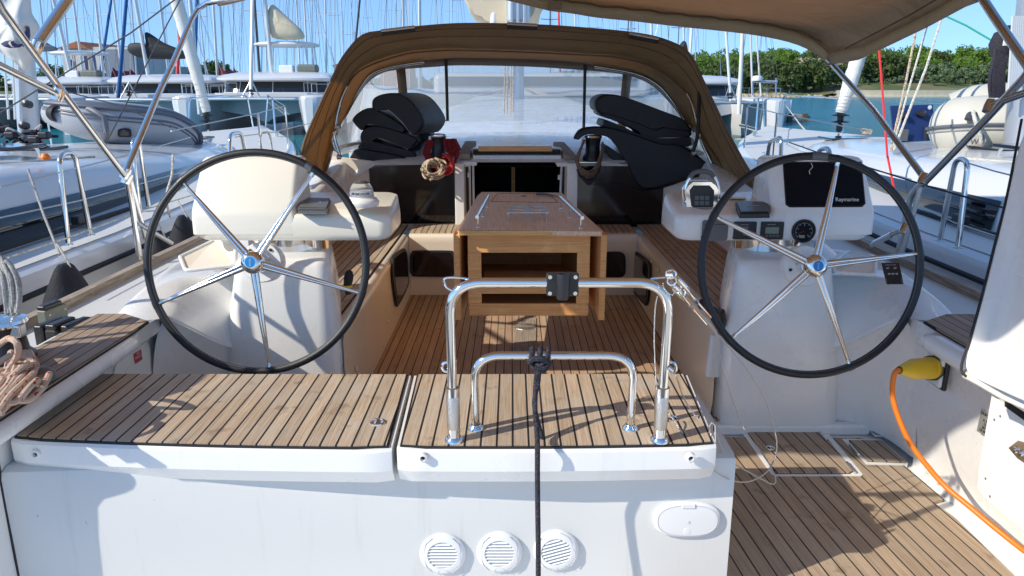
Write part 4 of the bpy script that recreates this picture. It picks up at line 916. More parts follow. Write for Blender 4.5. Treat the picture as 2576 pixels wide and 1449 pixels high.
# carcass with openings
yB=3.37
def tf(x,y,d=0): return PY(x,y,yB+d)
O=[tf(1176,596),tf(1492,596),tf(1483,798),tf(1176,795)]
xl_,xr_=O[0].x,O[1].x-.012; zt_,zb_=tz-.03,O[3].z
wl,wr=tf(1211,700).x,tf(1451,700).x; zo1,zo0=tf(1300,636).z,tf(1300,764).z
mb=MB().mat('tablewood')
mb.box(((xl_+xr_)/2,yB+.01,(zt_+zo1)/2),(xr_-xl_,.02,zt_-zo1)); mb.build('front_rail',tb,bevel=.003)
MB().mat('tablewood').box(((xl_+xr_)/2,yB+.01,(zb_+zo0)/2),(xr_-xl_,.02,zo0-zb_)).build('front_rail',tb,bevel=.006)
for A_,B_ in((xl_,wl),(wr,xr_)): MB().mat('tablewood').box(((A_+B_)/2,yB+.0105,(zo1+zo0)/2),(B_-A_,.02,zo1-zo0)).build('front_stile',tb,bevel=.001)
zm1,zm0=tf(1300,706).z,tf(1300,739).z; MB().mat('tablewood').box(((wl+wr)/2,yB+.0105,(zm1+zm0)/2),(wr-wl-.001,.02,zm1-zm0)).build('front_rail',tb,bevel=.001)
zs=tf(1300,731).z; MB().mat('tablewood').box(((wl+wr)/2,yB+.19,zs),(wr-wl,.30,.024)).build('shelf',tb,bevel=.002)
yE=4.38
for X in(xl_+.01,xr_-.01): MB().mat('tablewood').box((X*.97,(yB+.03+yE)/2,(zt_+zb_)/2),(.018,yE-yB-.03,zt_-zb_)).build('side_panel',tb,smooth=False)
MB().mat('tablewood').box(((xl_+xr_)/2,(yB+.03+yE)/2,zb_+.01),(xr_-xl_-.05,yE-yB-.03,.016)).build('bottom_panel',tb,smooth=False)
MB().mat('tablewood').box(((xl_+xr_)/2,yE,(zt_+zb_)/2),(xr_-xl_-.04,.018,zt_-zb_)).build('back_panel',tb,smooth=False)
MB().mat('steel2').box((CX,4.36,(SOLE+zb_)/2),(.34,.05,zb_-SOLE)).build('table_leg',tb,bevel=.01) if False else MB().mat('alu').lathe((CX+.02,4.50,SOLE),[(.10,0),(.10,.01),(.045,.02),(.045,.45)],seg=30).build('table_leg',tb)
# lid lines, rails, cup holder
def tt(x,y,d=0): return PZ(x,y,tz+d)
lid=[(1235,507),(1252,487),(1382,488),(1404,510)]
MB().mat('dark').tube([tt(*p,.0003) for p in lid+[lid[0]]],.0016,4).build('lid_joint',tb)
MB().mat('dark').lathe(tt(1317,493,.0005),[(.02,0),(0,.0005)],seg=16).build('finger_hole',tb)
def rail(pa,pb,ps,zh=.055):
    A,B=tt(*pa,zh),tt(*pb,zh); r_=MB().mat('steel').tube([A,B],.0085,14).build('grab_rail',tb)
    for s in ps: q=A.lerp(B,s); MB().mat('steel').tube([V((q.x,q.y,tz)),q],.0055,10).build('rail_post',r_); MB().mat('steel').lathe((q.x,q.y,tz),[(.009,0),(.008,.003),(.005,.004)],seg=12).build('post_foot',r_)
rail((1200,546),(1229,493),(.06,.5,.94)); rail((1465,548),(1409,496),(.06,.5,.94))
mb=MB().mat('steel2'); A,B,C_,D_=tt(1275,535,.045),tt(1381,535,.045),tt(1367,519,.045),tt(1283,519,.045)
def cu(u,v): return A.lerp(B,u).lerp(D_.lerp(C_,u),v)
ch=thing('cup_holder','steel cup holder plate with four round holes standing on the table','cup holder',tt(1328,545,0))
vs=[];fs=[]; mb=MB().mat('steel')
hol=[(.25,.25),(.75,.25),(.25,.75),(.75,.75)]; mb=MB().mat('steel2')
for (hu,hv) in hol:
    o=len(mb.v); n=24; R_=.205; ring=[cu(hu+R_*math.cos(2*math.pi*k/n),hv+R_*math.sin(2*math.pi*k/n)) for k in range(n)]
    sq=[]
    for k in range(n):
        a=2*math.pi*k/n; c_,s_=math.cos(a),math.sin(a); m_=max(abs(c_),abs(s_)); sq.append(cu(hu+.25*c_/m_,hv+.25*s_/m_))
    mb.grid([ring,sq],True)
mb.build('ring_plate',ch,smooth=False,solid=.004)
for u,v in((.04,.05),(.96,.05),(.04,.95),(.96,.95)): p=cu(u,v); MB().mat('steel').tube([V((p.x,p.y,tz)),p],.0065,10).build('holder_leg',ch)
MB().mat('steel').lathe(tt(1330,521,.0),[(.026,.002),(.028,.001),(.020,.003)],seg=24).build('base_ring',ch)
pk=thing('folding_knife','dark grey tapered pen lying on the far end of the table','pen',tt(1375,492,0))
MB().mat('grey').tube([tt(1350,487,.012),tt(1378,489,.012),tt(1403,494,.010)],[.014,.012,.003],8,flat=.6).build('barrel',pk)
# ================= emergency tiller / gear levers on the well sides
t=thing('gear_lever','black engine lever with yellow ring on the left pedestal side','lever',PY(877,742,3.05))
MB().mat('black').tube([PY(877,740,3.05),PY(873,722,3.05)],.013,12).build('lever_stem',t); MB().mat('yellow').lathe(PY(874,723,3.05),[(.0215,0),(.0215,.010),(.018,.012)],seg=20).build('yellow_ring',t); MB().mat('rubber').tube([PY(874,720,3.05),PY(876,705,3.05),PY(878,692,3.05),PY(879,683,3.05),PY(879,679,3.05)],[.016,.020,.020,.014,.004],14).build('lever_knob',t)
t=thing('throttle_lever','black engine throttle lever with round knob on the right pedestal side','lever',PY(1812,800,2.9))
MB().mat('black').tube(catmull([PY(1773,768,2.88),PY(1795,778,2.86),PY(1813,786,2.88)],4),[.012]*9,12).build('lever_arm',t); MB().mat('rubber').lathe(PY(1770,766,2.88),[(0,-.026),(.018,-.02),(.024,0),(.018,.02),(0,.026)],axis=(0,1,0),seg=20).build('lever_knob',t)
MB().mat('black').tube(catmull([PY(1813,783,2.88),PY(1816,800,2.89),PY(1812,825,2.92)],4),[.017]*9,12).build('lever_stem',t)
mb=MB().mat('white').box(PY(1806,895,2.94),(.085,.03,.19),Matrix.Rotation(.06,3,'Y')); mb.build('lever_box',t,bevel=.006)
MB().mat('steel2').box(PY(1822,826,2.92),(.04,.012,.045)).build('bracket',t,bevel=.002)
# ================= shore power plug and cable
pw=PX(2362,925,1.50); ax=V((-1,-.0,.03)).normalized()
t=thing('shore_power_plug','yellow shore power plug with black collar pushed into the right coaming socket','plug',pw)
c=PX(2355,925,1.468)
MB().mat('white').box(c+V((-.002,0,.0)),(.02,.10,.115)).build('socket_plate',t,bevel=.008); MB().mat('black').box(c+V((.006,-.0,-.0)),(.016,.118,.130)).build('socket_gasket',t,bevel=.006)
d=(PX(2262,930,1.30)-c); d=(PT(2262,931,2.42)-c).normalized()
L_=(PT(2262,931,2.42)-c).length
MB().mat('black').lathe(c,[(.043,0),(.043,.035),(.038,.037)],axis=d,seg=32).build('plug_collar',t)
MB().mat('yellow').lathe(c,[(.036,.034),(.0385,.036),(.0385,.052),(.036,.054),(.035,L_*.62),(.030,L_*.70),(.016,L_*.96),(.012,L_)],axis=d,seg=36).build('plug_body',t)
MB().mat('white').prism([PX(x,y,1.49) for x,y in((2342,953),(2366,962),(2364,978),(2343,966))],(-.004,0,0)).build('socket_tag',t,smooth=False)
e=c+d*L_
t=thing('shore_power_cable','orange shore power cable curving from the yellow plug across the platform','cable',(1.5,2.2,1.3))
P=[e,e+d*.02+V((0,0,-.005)),PT(2247,955,2.41),PT(2246,1000,2.42),PT(2262,1055,2.42),PT(2290,1115,2.41),PT(2335,1175,2.38),PT(2380,1225,2.34),PT(2440,1275,2.28),PT(2500,1325,2.22),PT(2576,1385,2.16),PT(2680,1460,2.1)]
MB().mat('orange').tube(catmull(P,8),.0086,12).build('cable_jacket',t)
# ================= near white stern panel + door at the right edge
t=thing('stern_locker_shell','white moulded shell standing upright at the right edge of the picture','moulding',(1.3,1.9,1.95))
R_=[[(2572,300,2.10),(2537,483,2.05),(2503,620,2.01),(2470,752,1.97),(2443,850,1.945),(2420,930,1.925)],
    [(2640,300,2.05),(2600,483,2.00),(2545,700,1.99),(2510,820,1.98),(2482,900,1.97),(2450,955,1.91)],
    [(2700,300,1.9),(2650,483,1.86),(2600,700,1.84),(2560,850,1.83),(2530,930,1.82),(2520,985,1.76)],
    [(2860,300,1.6),(2820,483,1.6),(2740,700,1.6),(2700,850,1.6),(2640,1000,1.6),(2620,1032,1.58)]]
rows=[[PT(*q) for q in r] for r in R_]; r0=[p+V((.012,-.0,0))+V((.03,.05,0)) for p in rows[0]]
mb=MB().mat('gel'); mb.grid(rows); mb.build('shell_face',t,sub=2,solid=.008)
mb=MB().mat('rubber'); mb.tube(catmull([p+V((-.002,.0,0)) for p in rows[0]]+[rows[1][-1]],5),.0035,8); mb.build('edge_seal',t)
mb=MB().mat('ivory'); mb.grid([[PT(2422,945,1.925),PT(2455,962,1.89),PT(2520,1000,1.80),PT(2620,1042,1.66)],[PT(2424,930,1.95),PT(2460,935,1.95),PT(2530,955,1.95),PT(2640,990,1.9)]]); mb.build('shell_flange',t,solid=.01)
for x,y in((2506,945),(2538,962)): 
    p=PT(x,y+12,1.86); MB().mat('steel').tube([p,PT(x,y-6,1.86)],.0045,8).build('bolt',t); MB().mat('steel').tube([p,PT(x,y+5,1.86)],.009,6).build('bolt_nut',t)
t=thing('stern_door','white stern door with steel latch and builder plate beside it, bottom right','door',(1.35,1.7,1.3))
dp=[(2497,1002),(2700,1120),(2700,1500),(2576,1330),(2475,1245),(2462,1225),(2466,1180)]
xD=1.40
def dd(x,y,d=0): return PX(x,y,xD-d)
MB().mat('white').prism([dd(*q) for q in dp],(.03,0,0)).build('door_panel',t,smooth=False,bevel=.006)
MB().mat('dark').prism([dd(x,y,.003) for x,y in((2527,1005),(2600,1045),(2600,1075),(2527,1022))],(.01,0,0)).build('door_slot',t,smooth=False)
MB().mat('steel').prism([dd(x,y,.006) for x,y in((2541,1128),(2562,1112),(2590,1120),(2590,1170),(2560,1150))],(.012,0,0)).build('latch_plate',t,smooth=False,bevel=.004)
for x,y in((2556,1132),(2570,1140)): MB().mat('steel').lathe(dd(x,y,.006),[(.010,0),(.008,.006),(0,.007)],axis=(-1,0,0),seg=16).build('latch_stud',t)
for x,y in((2479,1204),(2490,1249),(2516,1047),(2501,1056)): MB().mat('grey').lathe(dd(x,y,.0005),[(.004,0),(0,.001)],axis=(-1,0,0),seg=10).build('screw',t)
# builder plate on the coaming side
bp4=[PX(x,y,1.50) for x,y in((2471,1029),(2503,1048),(2491,1104),(2459,1084))]
bo=MB().mat('steelplate').prism(bp4,(-.003,0,0)).build('builder_plate',Y0,smooth=False)
cc=sum(bp4,V((0,0,0)))/4+V((-.0035,0,0)); xx=(bp4[1]-bp4[0]); yy=(bp4[0]-bp4[3])
text('DUFOUR',.014,cc+yy*.36,xx,yy,'dark','plate_lettering',Y0); text('A  B\n12\n2017\nCE 0607',.012,cc-yy*.12,xx,yy,'dark','plate_lettering',Y0)
# ================= sprayhood
sh=thing('spray_hood','brown canvas sprayhood with clear front windows over the companionway','sprayhood',(CX,5.4,2.2))
def arc(px,Ys,n=96):
    P=[]
    for i,(x,y) in enumerate(px):
        Y=Ys if not callable(Ys) else Ys(i/(len(px)-1)); P.append(PY(x,y,Y))
    return resample(catmull(P,6),n)
def leg(Ym,Ye,p=6): return lambda s: Ym+(Ye-Ym)*abs(2*s-1)**p
A0=arc([(742,452),(752,415),(768,350),(800,275),(834,202),(862,146),(909,92),(959,80),(1059,68),(1175,61),(1359,65),(1492,74),(1592,84),(1659,97),(1717,121),(1745,152),(1760,185),(1786,240),(1828,327),(1867,400),(1900,455),(1932,505)],leg(4.9,4.55,8))
A1=arc([(812,436),(829,395),(839,335),(850,275),(866,225),(905,170),(1009,131),(1090,121),(1159,119),(1325,124),(1470,131),(1559,138),(1642,161),(1700,200),(1735,240),(1752,300),(1765,350),(1790,402),(1808,432),(1866,505)],leg(5.30,5.0,8))
A2=arc([(851,322),(860,305),(878,270),(912,208),(945,176),(1009,159),(1090,149),(1159,145),(1325,148),(1440,155),(1525,167),(1600,182),(1655,210),(1700,262),(1726,303),(1747,325)],leg(5.75,5.25,6))
def A2b(): return None
W0=arc([(848,330),(866,300),(885,268),(918,215),(955,186),(1000,175),(1090,168),(1159,164),(1325,167),(1440,174),(1525,181),(1590,192),(1645,218),(1693,268),(1722,308),(1750,333)],leg(5.85,5.30,6))
W1=arc([(843,378),(852,372),(868,368),(890,364),(930,359),(975,354),(1060,350),(1125,348),(1288,347),(1400,349),(1500,352),(1580,357),(1650,364),(1700,372),(1740,380),(1765,388)],leg(6.55,5.45,3))
def fab(rows,mk,nm,solid=.004):
    mb=MB().mat(mk); mb.grid(rows); return mb.build(nm,sh,solid=solid,ang=70)
def mids(A,B,k,sag=.012):
    out=[]
    for j in range(1,k): 
        s=j/k; out.append([a.lerp(b,s)+V((0,0,-sag*math.sin(math.pi*s)+ .003*math.sin(i*1.7+j))) for i,(a,b) in enumerate(zip(A,B))])
    return out
h1=fab([A0]+mids(A0,A1,5,-.02)+[A1],'canvas','hood_roof')
h2=fab([A1]+mids(A1,A2,4,-.015)+[A2],'canvas','hood_front_panel')
h3=fab([A2,[a.lerp(b,.5) for a,b in zip(A2,W0)],W0],'bind','window_surround')
rows=[W0]+[[a.lerp(b,s)+V((0,.05*math.sin(math.pi*s),0)) for a,b in zip(W0,W1)] for s in(.2,.4,.6,.8)]+[W1]
wv=fab(rows,'vinyl','clear_window',0)
# hem on the aft edge, folded strip
MB().mat('bind').tube(A0,.009,8).build('aft_hem',sh)
for s_,r__ in((.16,.003),(.55,.0028)): MB().mat('bind').tube([a.lerp(b,s_)+V((0,-.004,-.012+.02*math.sin(math.pi*s_))) for a,b in zip(A0,A1)],r__,5).build('roof_stitching',sh)

MB().mat('bind').tube([p+V((0,.0,-.02)) for p in A1],.006,6).build('roof_seam',sh)
def along(A,x0,x1):
    def px(p): return 1288+F*p.x/((p.y)*CP-(p.z-CZ)*SP)
    return [p for p in A if x0<=px(p)<=x1]
# vertical binding bands between window panels
def band(a,b,w,mk,nm,yoff=-.012,th=.004,fr=(0,1)):
    # strip following window from top point a (px) to bottom b
    n=9; L_=[];R__=[]
    for k in range(n):
        s=fr[0]+(fr[1]-fr[0])*k/(n-1); x=a[0]+(b[0]-a[0])*s; y=a[1]+(b[1]-a[1])*s
        yy=a[2]+(b[2]-a[2])*s+.05*math.sin(math.pi*min(1,s))+yoff
        c=PY(x,y,yy); L_.append(c+V((-w/2,0,0))); R__.append(c+V((w/2,0,0)))
    mb=MB().mat(mk); mb.grid([L_,R__]); return mb.build(nm,sh,solid=th)
band((1008,172,5.85),(1025,356,6.35),.07,'bind','window_band'); band((1578,186,5.85),(1560,357,6.4),.07,'bind','window_band')
band((1122,150,5.80),(1126,304,6.2),.024,'strap','hanging_strap',-.05); band((1472,158,5.80),(1468,346,6.4),.024,'strap','hanging_strap',-.05)
MB().mat('strap').box(PY(1123,303,6.1),(.035,.02,.008)).build('strap_end',sh)
# base strip
MB().mat('bind').tube([p+V((0,-.01,.0)) for p in W1],.014,8,flat=1.6).build('base_binding',sh)
MB().mat('cream').tube([p+V((0,-.04,-.03)) for p in W1],.028,8).build('base_coaming_strip',sh)
# bows (steel tubes in their sleeves)
def bow(A,r=.0125): MB().mat('darksteel').tube(A,r,10).build('hood_bow',sh)
bow([p+V((0,-.01,-.02)) for p in A1[:18]]+[PY(x,y,5.05) for x,y in()]); bow([p+V((0,-.01,-.02)) for p in A1[-22:]])
bow([p+V((0,-.02,-.015)) for p in A2[:32]]); bow([p+V((0,-.02,-.015)) for p in A2[-32:]])
for pts in ([(839,332),(842,352),(851,380),(856,396)],[(845,328),(836,352),(842,372),(853,384)]):
    MB().mat('steel').tube(catmull([PY(x,y,5.18) for x,y in pts],4),.012,10).build('bow_foot',sh)
MB().mat('strap').tube(catmull([PY(x,y,5.10) for x,y in((1759,230),(1757,300),(1754,345),(1743,382))],4),.013,10).build('bow_foot',sh)  # steel foot given the dark webbing colour to paint in its shade
MB().mat('darksteel').tube(catmull([PY(x,y,5.0) for x,y in((1700,60+60),(1745,160),(1760,230))],4),.013,10).build('bow_foot',sh) if False else None
for q in((851,319),(1748,327),(853,395),(1744,385)): MB().mat('steel2').lathe(PY(*q,5.16),[(0,.02),(.016,.012),(.018,-.012),(0,-.02)],axis=(1,0,0),seg=14).build('bow_fitting',sh)
# leather grab sleeves on the aft bow
for (x0,y0,x1,y1) in((960,84,1044,74),(1276,66,1352,70),(1582,90,1656,104)):
    a,b_=PY(x0,y0,4.885),PY(x1,y1,4.885); m_=a.lerp(b_,.5)
    MB().mat('strap').tube([a,b_],.016,10).build('grab_sleeve',sh)
    MB().mat('steel2').tube([a+V((0,-.008,.014)),b_+V((0,-.008,.014))],.010,8).build('grab_tube',sh)
# side triangular vinyl behind the legs
for px,Y in(([(845,335),(858,320),(890,300),(880,365),(846,384)],5.35),([(1757,352),(1748,330),(1738,345),(1742,385),(1782,398)],5.1)):
    MB().mat('vinyl').add([PY(x,y,Y) for x,y in px],[list(range(len(px)))]).build('side_window',sh,smooth=False)
MB().mat('rubber').box(PY(1862,497,4.35),(.05,.02,.03)).build('hood_toggle',sh,bevel=.004)
# ================= boom, mast, sail bag above the hood
bt=thing('main_boom','grey boom end with cream rolled mainsail bag above the sprayhood','boom',(.1,7,3.4))
def pj(x,y,Y): return PY(x,y,Y)
rows=[]
for Y,s in((6.9,1.0),(7.3,1.06),(8.2,1.08),(9.5,1.0)):
    c=PY(1272,20,7.0); cx_=c.x; r=[]
    for k in range(72):
        a=2*math.pi*k/72; wv_=1+.035*math.sin(5*a+Y*3)+.018*math.sin(17*a+Y*7)+.012*math.sin(29*a)
        r.append(V((cx_+.37*s*wv_*math.cos(a),Y,3.62+.36*s*wv_*math.sin(a)*1.15)))
    rows.append(r)
mb=MB().mat('sail'); mb.grid(rows,True); mb.f.append(list(range(72))); mb.m.append(0)
mb.build('sail_bag',bt)
for k in range(0):
    a=1.2+.42*k; x=PY(1190+20*(k%9),30,6.88).x
    MB().mat('sail').tube(catmull([V((-.33+.075*k,6.88-.03,3.28+.05*math.sin(k))),V((-.32+.078*k,6.84,3.45)),V((-.30+.075*k,6.9,3.75))],5),.018+.006*(k%3),8).build('sail_fold',bt)
a=PY(1303,66,6.7); MB().mat('alu').box((a.x,8.2,a.z+.16),(.20,3.0,.30)).build('boom_tube',bt,bevel=.05,seg=3)
for dx in(-.055,0,.055): MB().mat('alu').box((a.x+dx,6.68,a.z+.17),(.025,.04,.30)).build('boom_rib',bt,bevel=.006)
MB().mat('alu').lathe((CX,9.6,TOPZ),[(.09,0),(.09,16)],seg=20,sx=.7).build('mast',bt)
MB().mat('white').lathe(PY(1241,45,6.8),[(0,.05),(.02,.03),(.03,-.04),(0,-.08)],seg=12).build('sail_slide',bt)
for x in(1270,1278,1288,1294): MB().mat('ropebei').tube([PY(x,166,6.4)+V((0,.8,.3)),PY(x-4,300,6.2)+V((0,.6,0))],.006,5).build('reef_line',bt)
# ================= bimini
bm=thing('bimini_canopy','brown canvas bimini canopy overhead at top right with its tube frame','bimini',(1.0,4.0,3.3))
fe=[(1385,-2),(1440,4),(1500,14),(1600,24),(1700,36),(1800,46),(1900,58),(1980,74),(2030,92),(2062,112),(2085,134)]
def yb(i): return 5.15-.35*(i/10)**2
FE=[PY(x,y,yb(i)) for i,(x,y) in enumerate(fe)]
FE=resample(catmull(FE,5),30)
for i,p in enumerate(FE): pass
# extend left and behind
Zt=FE[0].z
ext=[V((x,4.95+.2*min(1,(x+1.95)/1.2),Zt+.07)) for x in(-1.95,-1.6,-1.2,-.8,-.4,-.05)]
FE2=ext+FE
se=[PT(2085,134,FE[-1].length and (FE[-1].y/ray(2085,134).y)),PX(2160,121,2.02),PX(2280,62,2.04),PX(2402,0,2.05),PX(2520,-60,2.03),V((2.02,1.9,3.25)),V((2.0,.55,3.22))]
SE=[FE[-1]]+se[1:]
S1=[p for p in SE]
rows=[]
nS=14; SEr=resample(catmull(S1,5),nS)
for j in range(nS):
    q=SEr[j]; base=FE2[-1]; r=[]
    for i,p in enumerate(FE2):
        s=i/(len(FE2)-1); k=max(0,(i-8)/(len(FE2)-9))
        d=q-base; z=p.z+(q.z-base.z)*k**3+.05*math.sin(math.pi*j/(nS-1))*(1-k)
        r.append(V((p.x+(q.x-base.x)*k**4, p.y+(q.y-base.y)*(1-.14*min(1,max(0,(-.2-p.x)/1.3))),z)))
    rows.append(r)
mb=MB().mat('canvas2'); mb.grid(rows); mb.build('canopy',bm,solid=.006,ang=70)
def vall(P,h,mk,nm,inn):
    n=len(P); A=[p+V((0,0,.004)) for p in P]; B=[p+V((inn[0],inn[1],-h)) for p in P]
    mb=MB().mat(mk); mb.grid([A,B]); return mb.build(nm,bm,solid=.004)
m_=canvas('bimini_hem',(.50,.42,.33),.35); M['hem']=m_
vall(FE2,.075,'hem','front_valance',(0,-.02)); vall(SEr,.075,'hem','side_valance',(-.02,0))
MB().mat('bind').tube(catmull([p+V((-.0,-.10,-.01+.004*math.sin(i*2.1))) for i,p in enumerate(FE2[:-2])],3),.006,6).build('sewn_seam',bm)
MB().mat('bind').tube([p+V((-.10,0,-.012)) for p in SEr[1:]],.005,6).build('sewn_seam',bm)
MB().mat('canvas2').box(PY(1395,8,5.12),(.09,.02,.07)).build('strap_tab',bm,bevel=.004)
# frame tubes
def ft(pts,r=.0155,mk='steel',nm='frame_tube',n=1,fil=None):
    P=pts if not fil else fillet(pts,fil,8)
    return MB().mat(mk).tube(P,r,14).build(nm,bm)
XL=-2.0; XR=2.03
def l_(x,y): return PX(x,y,XL)
def r_(x,y): return PX(x,y,XR)
ft([l_(-30,-45),l_(5,25),l_(320,450)]); ft([l_(320,450),l_(333,520),l_(352,652)]); ft([l_(326,445),l_(345,520),l_(366,600)],.013)
ft([PX(-150,95,XL),l_(0,165),l_(146,238)])
ft([l_(210,-60),l_(170,0),l_(96,108)],.024); 
ft([l_(316,432),l_(400,232),l_(432,165)]+[PX(455,112,XL),PX(482,48,-1.98),PX(498,22,-1.96),PX(520,8,-1.90),PX(560,0,-1.8),PX(620,-10,-1.6)],.0165)
for x,y in((320,449),(146,237),(92,118),(316,436)): MB().mat('steel').lathe(l_(x,y),[(0,-.03),(.024,-.026),(.026,0),(.024,.026),(0,.03)],axis=(.4,.2,1),seg=14).build('tube_joint',bm)
MB().mat('canvas2').tube(catmull([PX(545,3,-1.86),PX(575,-2,-1.78),PX(620,-14,-1.6)],4),.03,10).build('canvas_sleeve',bm)
dk='darksteel'
ft([FE[-1]+V((0,0,-.04)),r_(2200,280),r_(2325,447)],.0165,dk); ft([r_(2640,110),r_(2576,196),r_(2480,300),r_(2330,455)],.0165,dk)
ft([PX(2455,-30,XR),PX(2500,40,XR),PX(2590,172,XR)],.019,dk); ft([r_(2500,262),PX(2600,226,XR)],.0155,dk)
ft(catmull([r_(2330,455),r_(2300,482),r_(2285,520),r_(2258,648)],5),.0165,dk)
ft([PX(2315,470,1.99),PX(2292,560,1.98),PX(2268,640,1.98)],.012,'steel2')
ft([PX(2278,576,XR),PX(2262,580,XR),PX(2192,618,1.98)],.013,'steel2'); MB().mat('steel').tube([PX(2200,612,1.98),PX(2244,590,2.0)],.017,10).build('brace_clamp',bm)
for x,y in((2325,450),(2492,268),(2278,576)): MB().mat(dk).lathe(r_(x,y),[(0,-.03),(.025,-.026),(.027,0),(.025,.026),(0,.03)],axis=(.4,.2,1),seg=14).build('tube_joint',bm)
# left: short brace beside the wheel
ft([PX(350,560,-1.98),PX(365,572,-1.95),PX(432,612,-1.9)],.012,'steel2')
# dark backstay-like lines left
t=thing('topping_line','thin black lines crossing the sky at top left','rigging line',(-3,6,4))
MB().mat('mastd').tube([PY(445,-5,6.2),PY(330,82,6.2),PY(0,284,6.2)],.006,6).build('upper_line',t)
MB().mat('mastd').tube([PY(455,-5,6.4),PY(395,110,6.4),PY(262,370,6.4)],.0055,6).build('lower_line',t)
MB().mat('mastd').tube([PY(165,230,6),PY(300,265,6),PY(430,320,6)],.005,6).build('side_line',t)
# ================= own guard rails / gates
def gate(pa,pb,pt,X,r,mk,lab):
    a,b_=PX(*pa,X),PX(*pb,X); top=PX(*pt,X); m_=a.lerp(b_,.5); h=top.z-m_.z
    t=thing('gate_stanchion',lab,'stanchion',m_,'steel gate stanchions along the side decks')
    P=fillet([a,a.lerp(m_,.35)+V((0,0,h)),b_.lerp(m_,.35)+V((0,0,h)),b_],.07,8); MB().mat(mk).tube(P,r,10).build('hoop',t)
    for q in(a,b_): MB().mat(mk).lathe(q,[(.02,0),(.026,-.004),(.026,-.01)],seg=14).build('stanchion_foot',t)
    return t
XN=-2.72
gate((172,612),(228,588),(197,381),XN,.0155,'steel','nearest left steel hoop on the left neighbour, beside the black fender')
gate((352,532),(374,520),(332,352),XN,.0155,'steel','second steel hoop on the left neighbour, behind the bimini post')
gate((578,420),(622,408),(605,333),-2.1,.0155,'steel','steel hoop above the left helm cover, nearer the furling drum')
gate((655,420),(690,410),(677,331),-2.1,.009,'ropew','small white hoop right of the steel hoop above the left helm cover')
gate((2365,602),(2410,620),(2392,396),2.72,.0165,'steel','tall steel hoop on the right neighbour beside the black louvres')
gate((1918,480),(1962,470),(1962,352),2.14,.0165,'darksteel','dark hoop on the right side deck left of the display')
gate((2045,440),(2088,436),(2072,374),2.14,.0165,'darksteel','dark hoop peeking out above the right wheel rim')
def gwire(pts,r,mk,lab,nm='guard_line',cat='guard line'):
    P=[PX(x,y,X) for x,y,X in pts]; o=MB().mat(mk).tube(P,r,6).build(nm); tag(o,lab,cat); return o
gwire([(0,548,XN),(200,505,XN),(440,438,XN),(590,400,-3.2)],.0045,'wire','lower left guard wire running forward past the hoop')
gwire([(0,470,XN),(190,424,XN),(330,388,XN),(480,345,-3.4)],.0045,'wire','upper left guard wire running forward past the hoop')
gwire([(20,648,-2.12),(180,595,-2.12),(350,532,-2.12),(480,492,-2.15)],.004,'ropew','own left guard line crossing in front of the fender rope')
gwire([(590,345,-2.12),(690,332,-2.12),(780,310,-2.12)],.004,'ropew','pale guard line at left running forward to the sprayhood')
gwire([(1985,358,2.14),(2070,388,2.14),(2180,420,2.14),(2340,470,2.14),(2550,530,2.14)],.0045,'rubber','dark guard line right of the sprayhood crossing behind the wheel')
gwire([(1850,350,2.14),(1960,352,2.14)],.004,'ropew','short pale guard line between sprayhood and dark hoop')
gwire([(2408,402,2.72),(2500,430,2.72),(2600,455,2.72)],.0045,'wire','upper right guard wire aft of the tall hoop')
gwire([(2180,455,2.72),(2400,560,2.72),(2560,612,2.72)],.0045,'wire','lower right guard wire in front of the louvres')
# ================= cushions
def cushion(px,Y,dep,lab,pipe=None,nm='cushion',off=-5,sk=(0,0)):
    def conv(l): return l
    P=[PY(x,y,Y) for x,y in px]
    t=thing(nm,lab,'cushion',P[0],'black cockpit cushions piled on the coachroof')
    Pf=catmull(P,3,True); n=len(Pf); c=sum(Pf,V((0,0,0)))/n
    A=[c+(p-c)*.93+V((0,0,0)) for p in Pf]; B=[p+V((0,.035,0)) for p in Pf]; D=[p+V((sk[0],dep-.035,sk[1])) for p in Pf]; E=[c+(p-c)*.93+V((sk[0],dep,sk[1])) for p in Pf]
    A2_=[c+(p-c)*.98+V((0,.008,0)) for p in Pf]
    mb=MB().mat('cush'); mb.grid([A,A2_,B,D,E],True); mb.f.append(list(range(n))[::1]); mb.m.append(0); mb.f.append([4*n+k for k in range(n)]); mb.m.append(0)
    mb.build('cushion_body',t,ang=50)
    if pipe: MB().mat('piping').tube(catmull([PY(x,y,Y+.012) for x,y in pipe],4),.004,6).build('piping',t)
    return t
def L6(l): return [(798.6+a/5.67,223.6+b/5.67) for a,b in l]
def R7(l): return [(1405.6+a/5.04,223.6+b/5.04) for a,b in l]
cushion(L6([(478,935),(560,862),(900,905),(1290,1000),(1215,1100),(850,1065),(478,1022)]),5.36,.42,'bottom flat black cushion of the left pile',L6([(500,1030),(850,1072),(1200,1102)]))
cushion(L6([(575,850),(600,780),(720,735),(1000,800),(1400,910),(1320,1010),(950,950),(700,890)]),5.40,.42,'second black cushion from the bottom of the left pile',L6([(585,858),(900,930),(1180,992)]))
cushion(L6([(600,690),(640,590),(760,530),(1000,560),(1420,700),(1390,800),(1300,865),(1080,775),(850,700),(740,780),(640,790)]),5.38,.42,'middle hooked black cushion of the left pile',L6([(850,695),(1080,770),(1290,862)]))
cushion(L6([(490,430),(600,320),(760,275),(1000,380),(1265,560),(1200,630),(950,560),(715,500),(625,595),(520,500)]),5.40,.40,'fourth black cushion of the left pile, its end catching the sun',L6([(705,505),(900,525),(1190,628)]))
cushion(L6([(770,220),(790,140),(900,80),(1090,60),(1290,130),(1460,330),(1520,490),(1430,640),(1340,645),(1200,460),(1000,290),(880,310),(790,300)]),5.36,.40,'top arched black cushion of the left pile',L6([(1000,288),(1180,450),(1340,645)]),sk=(.12,-.0))
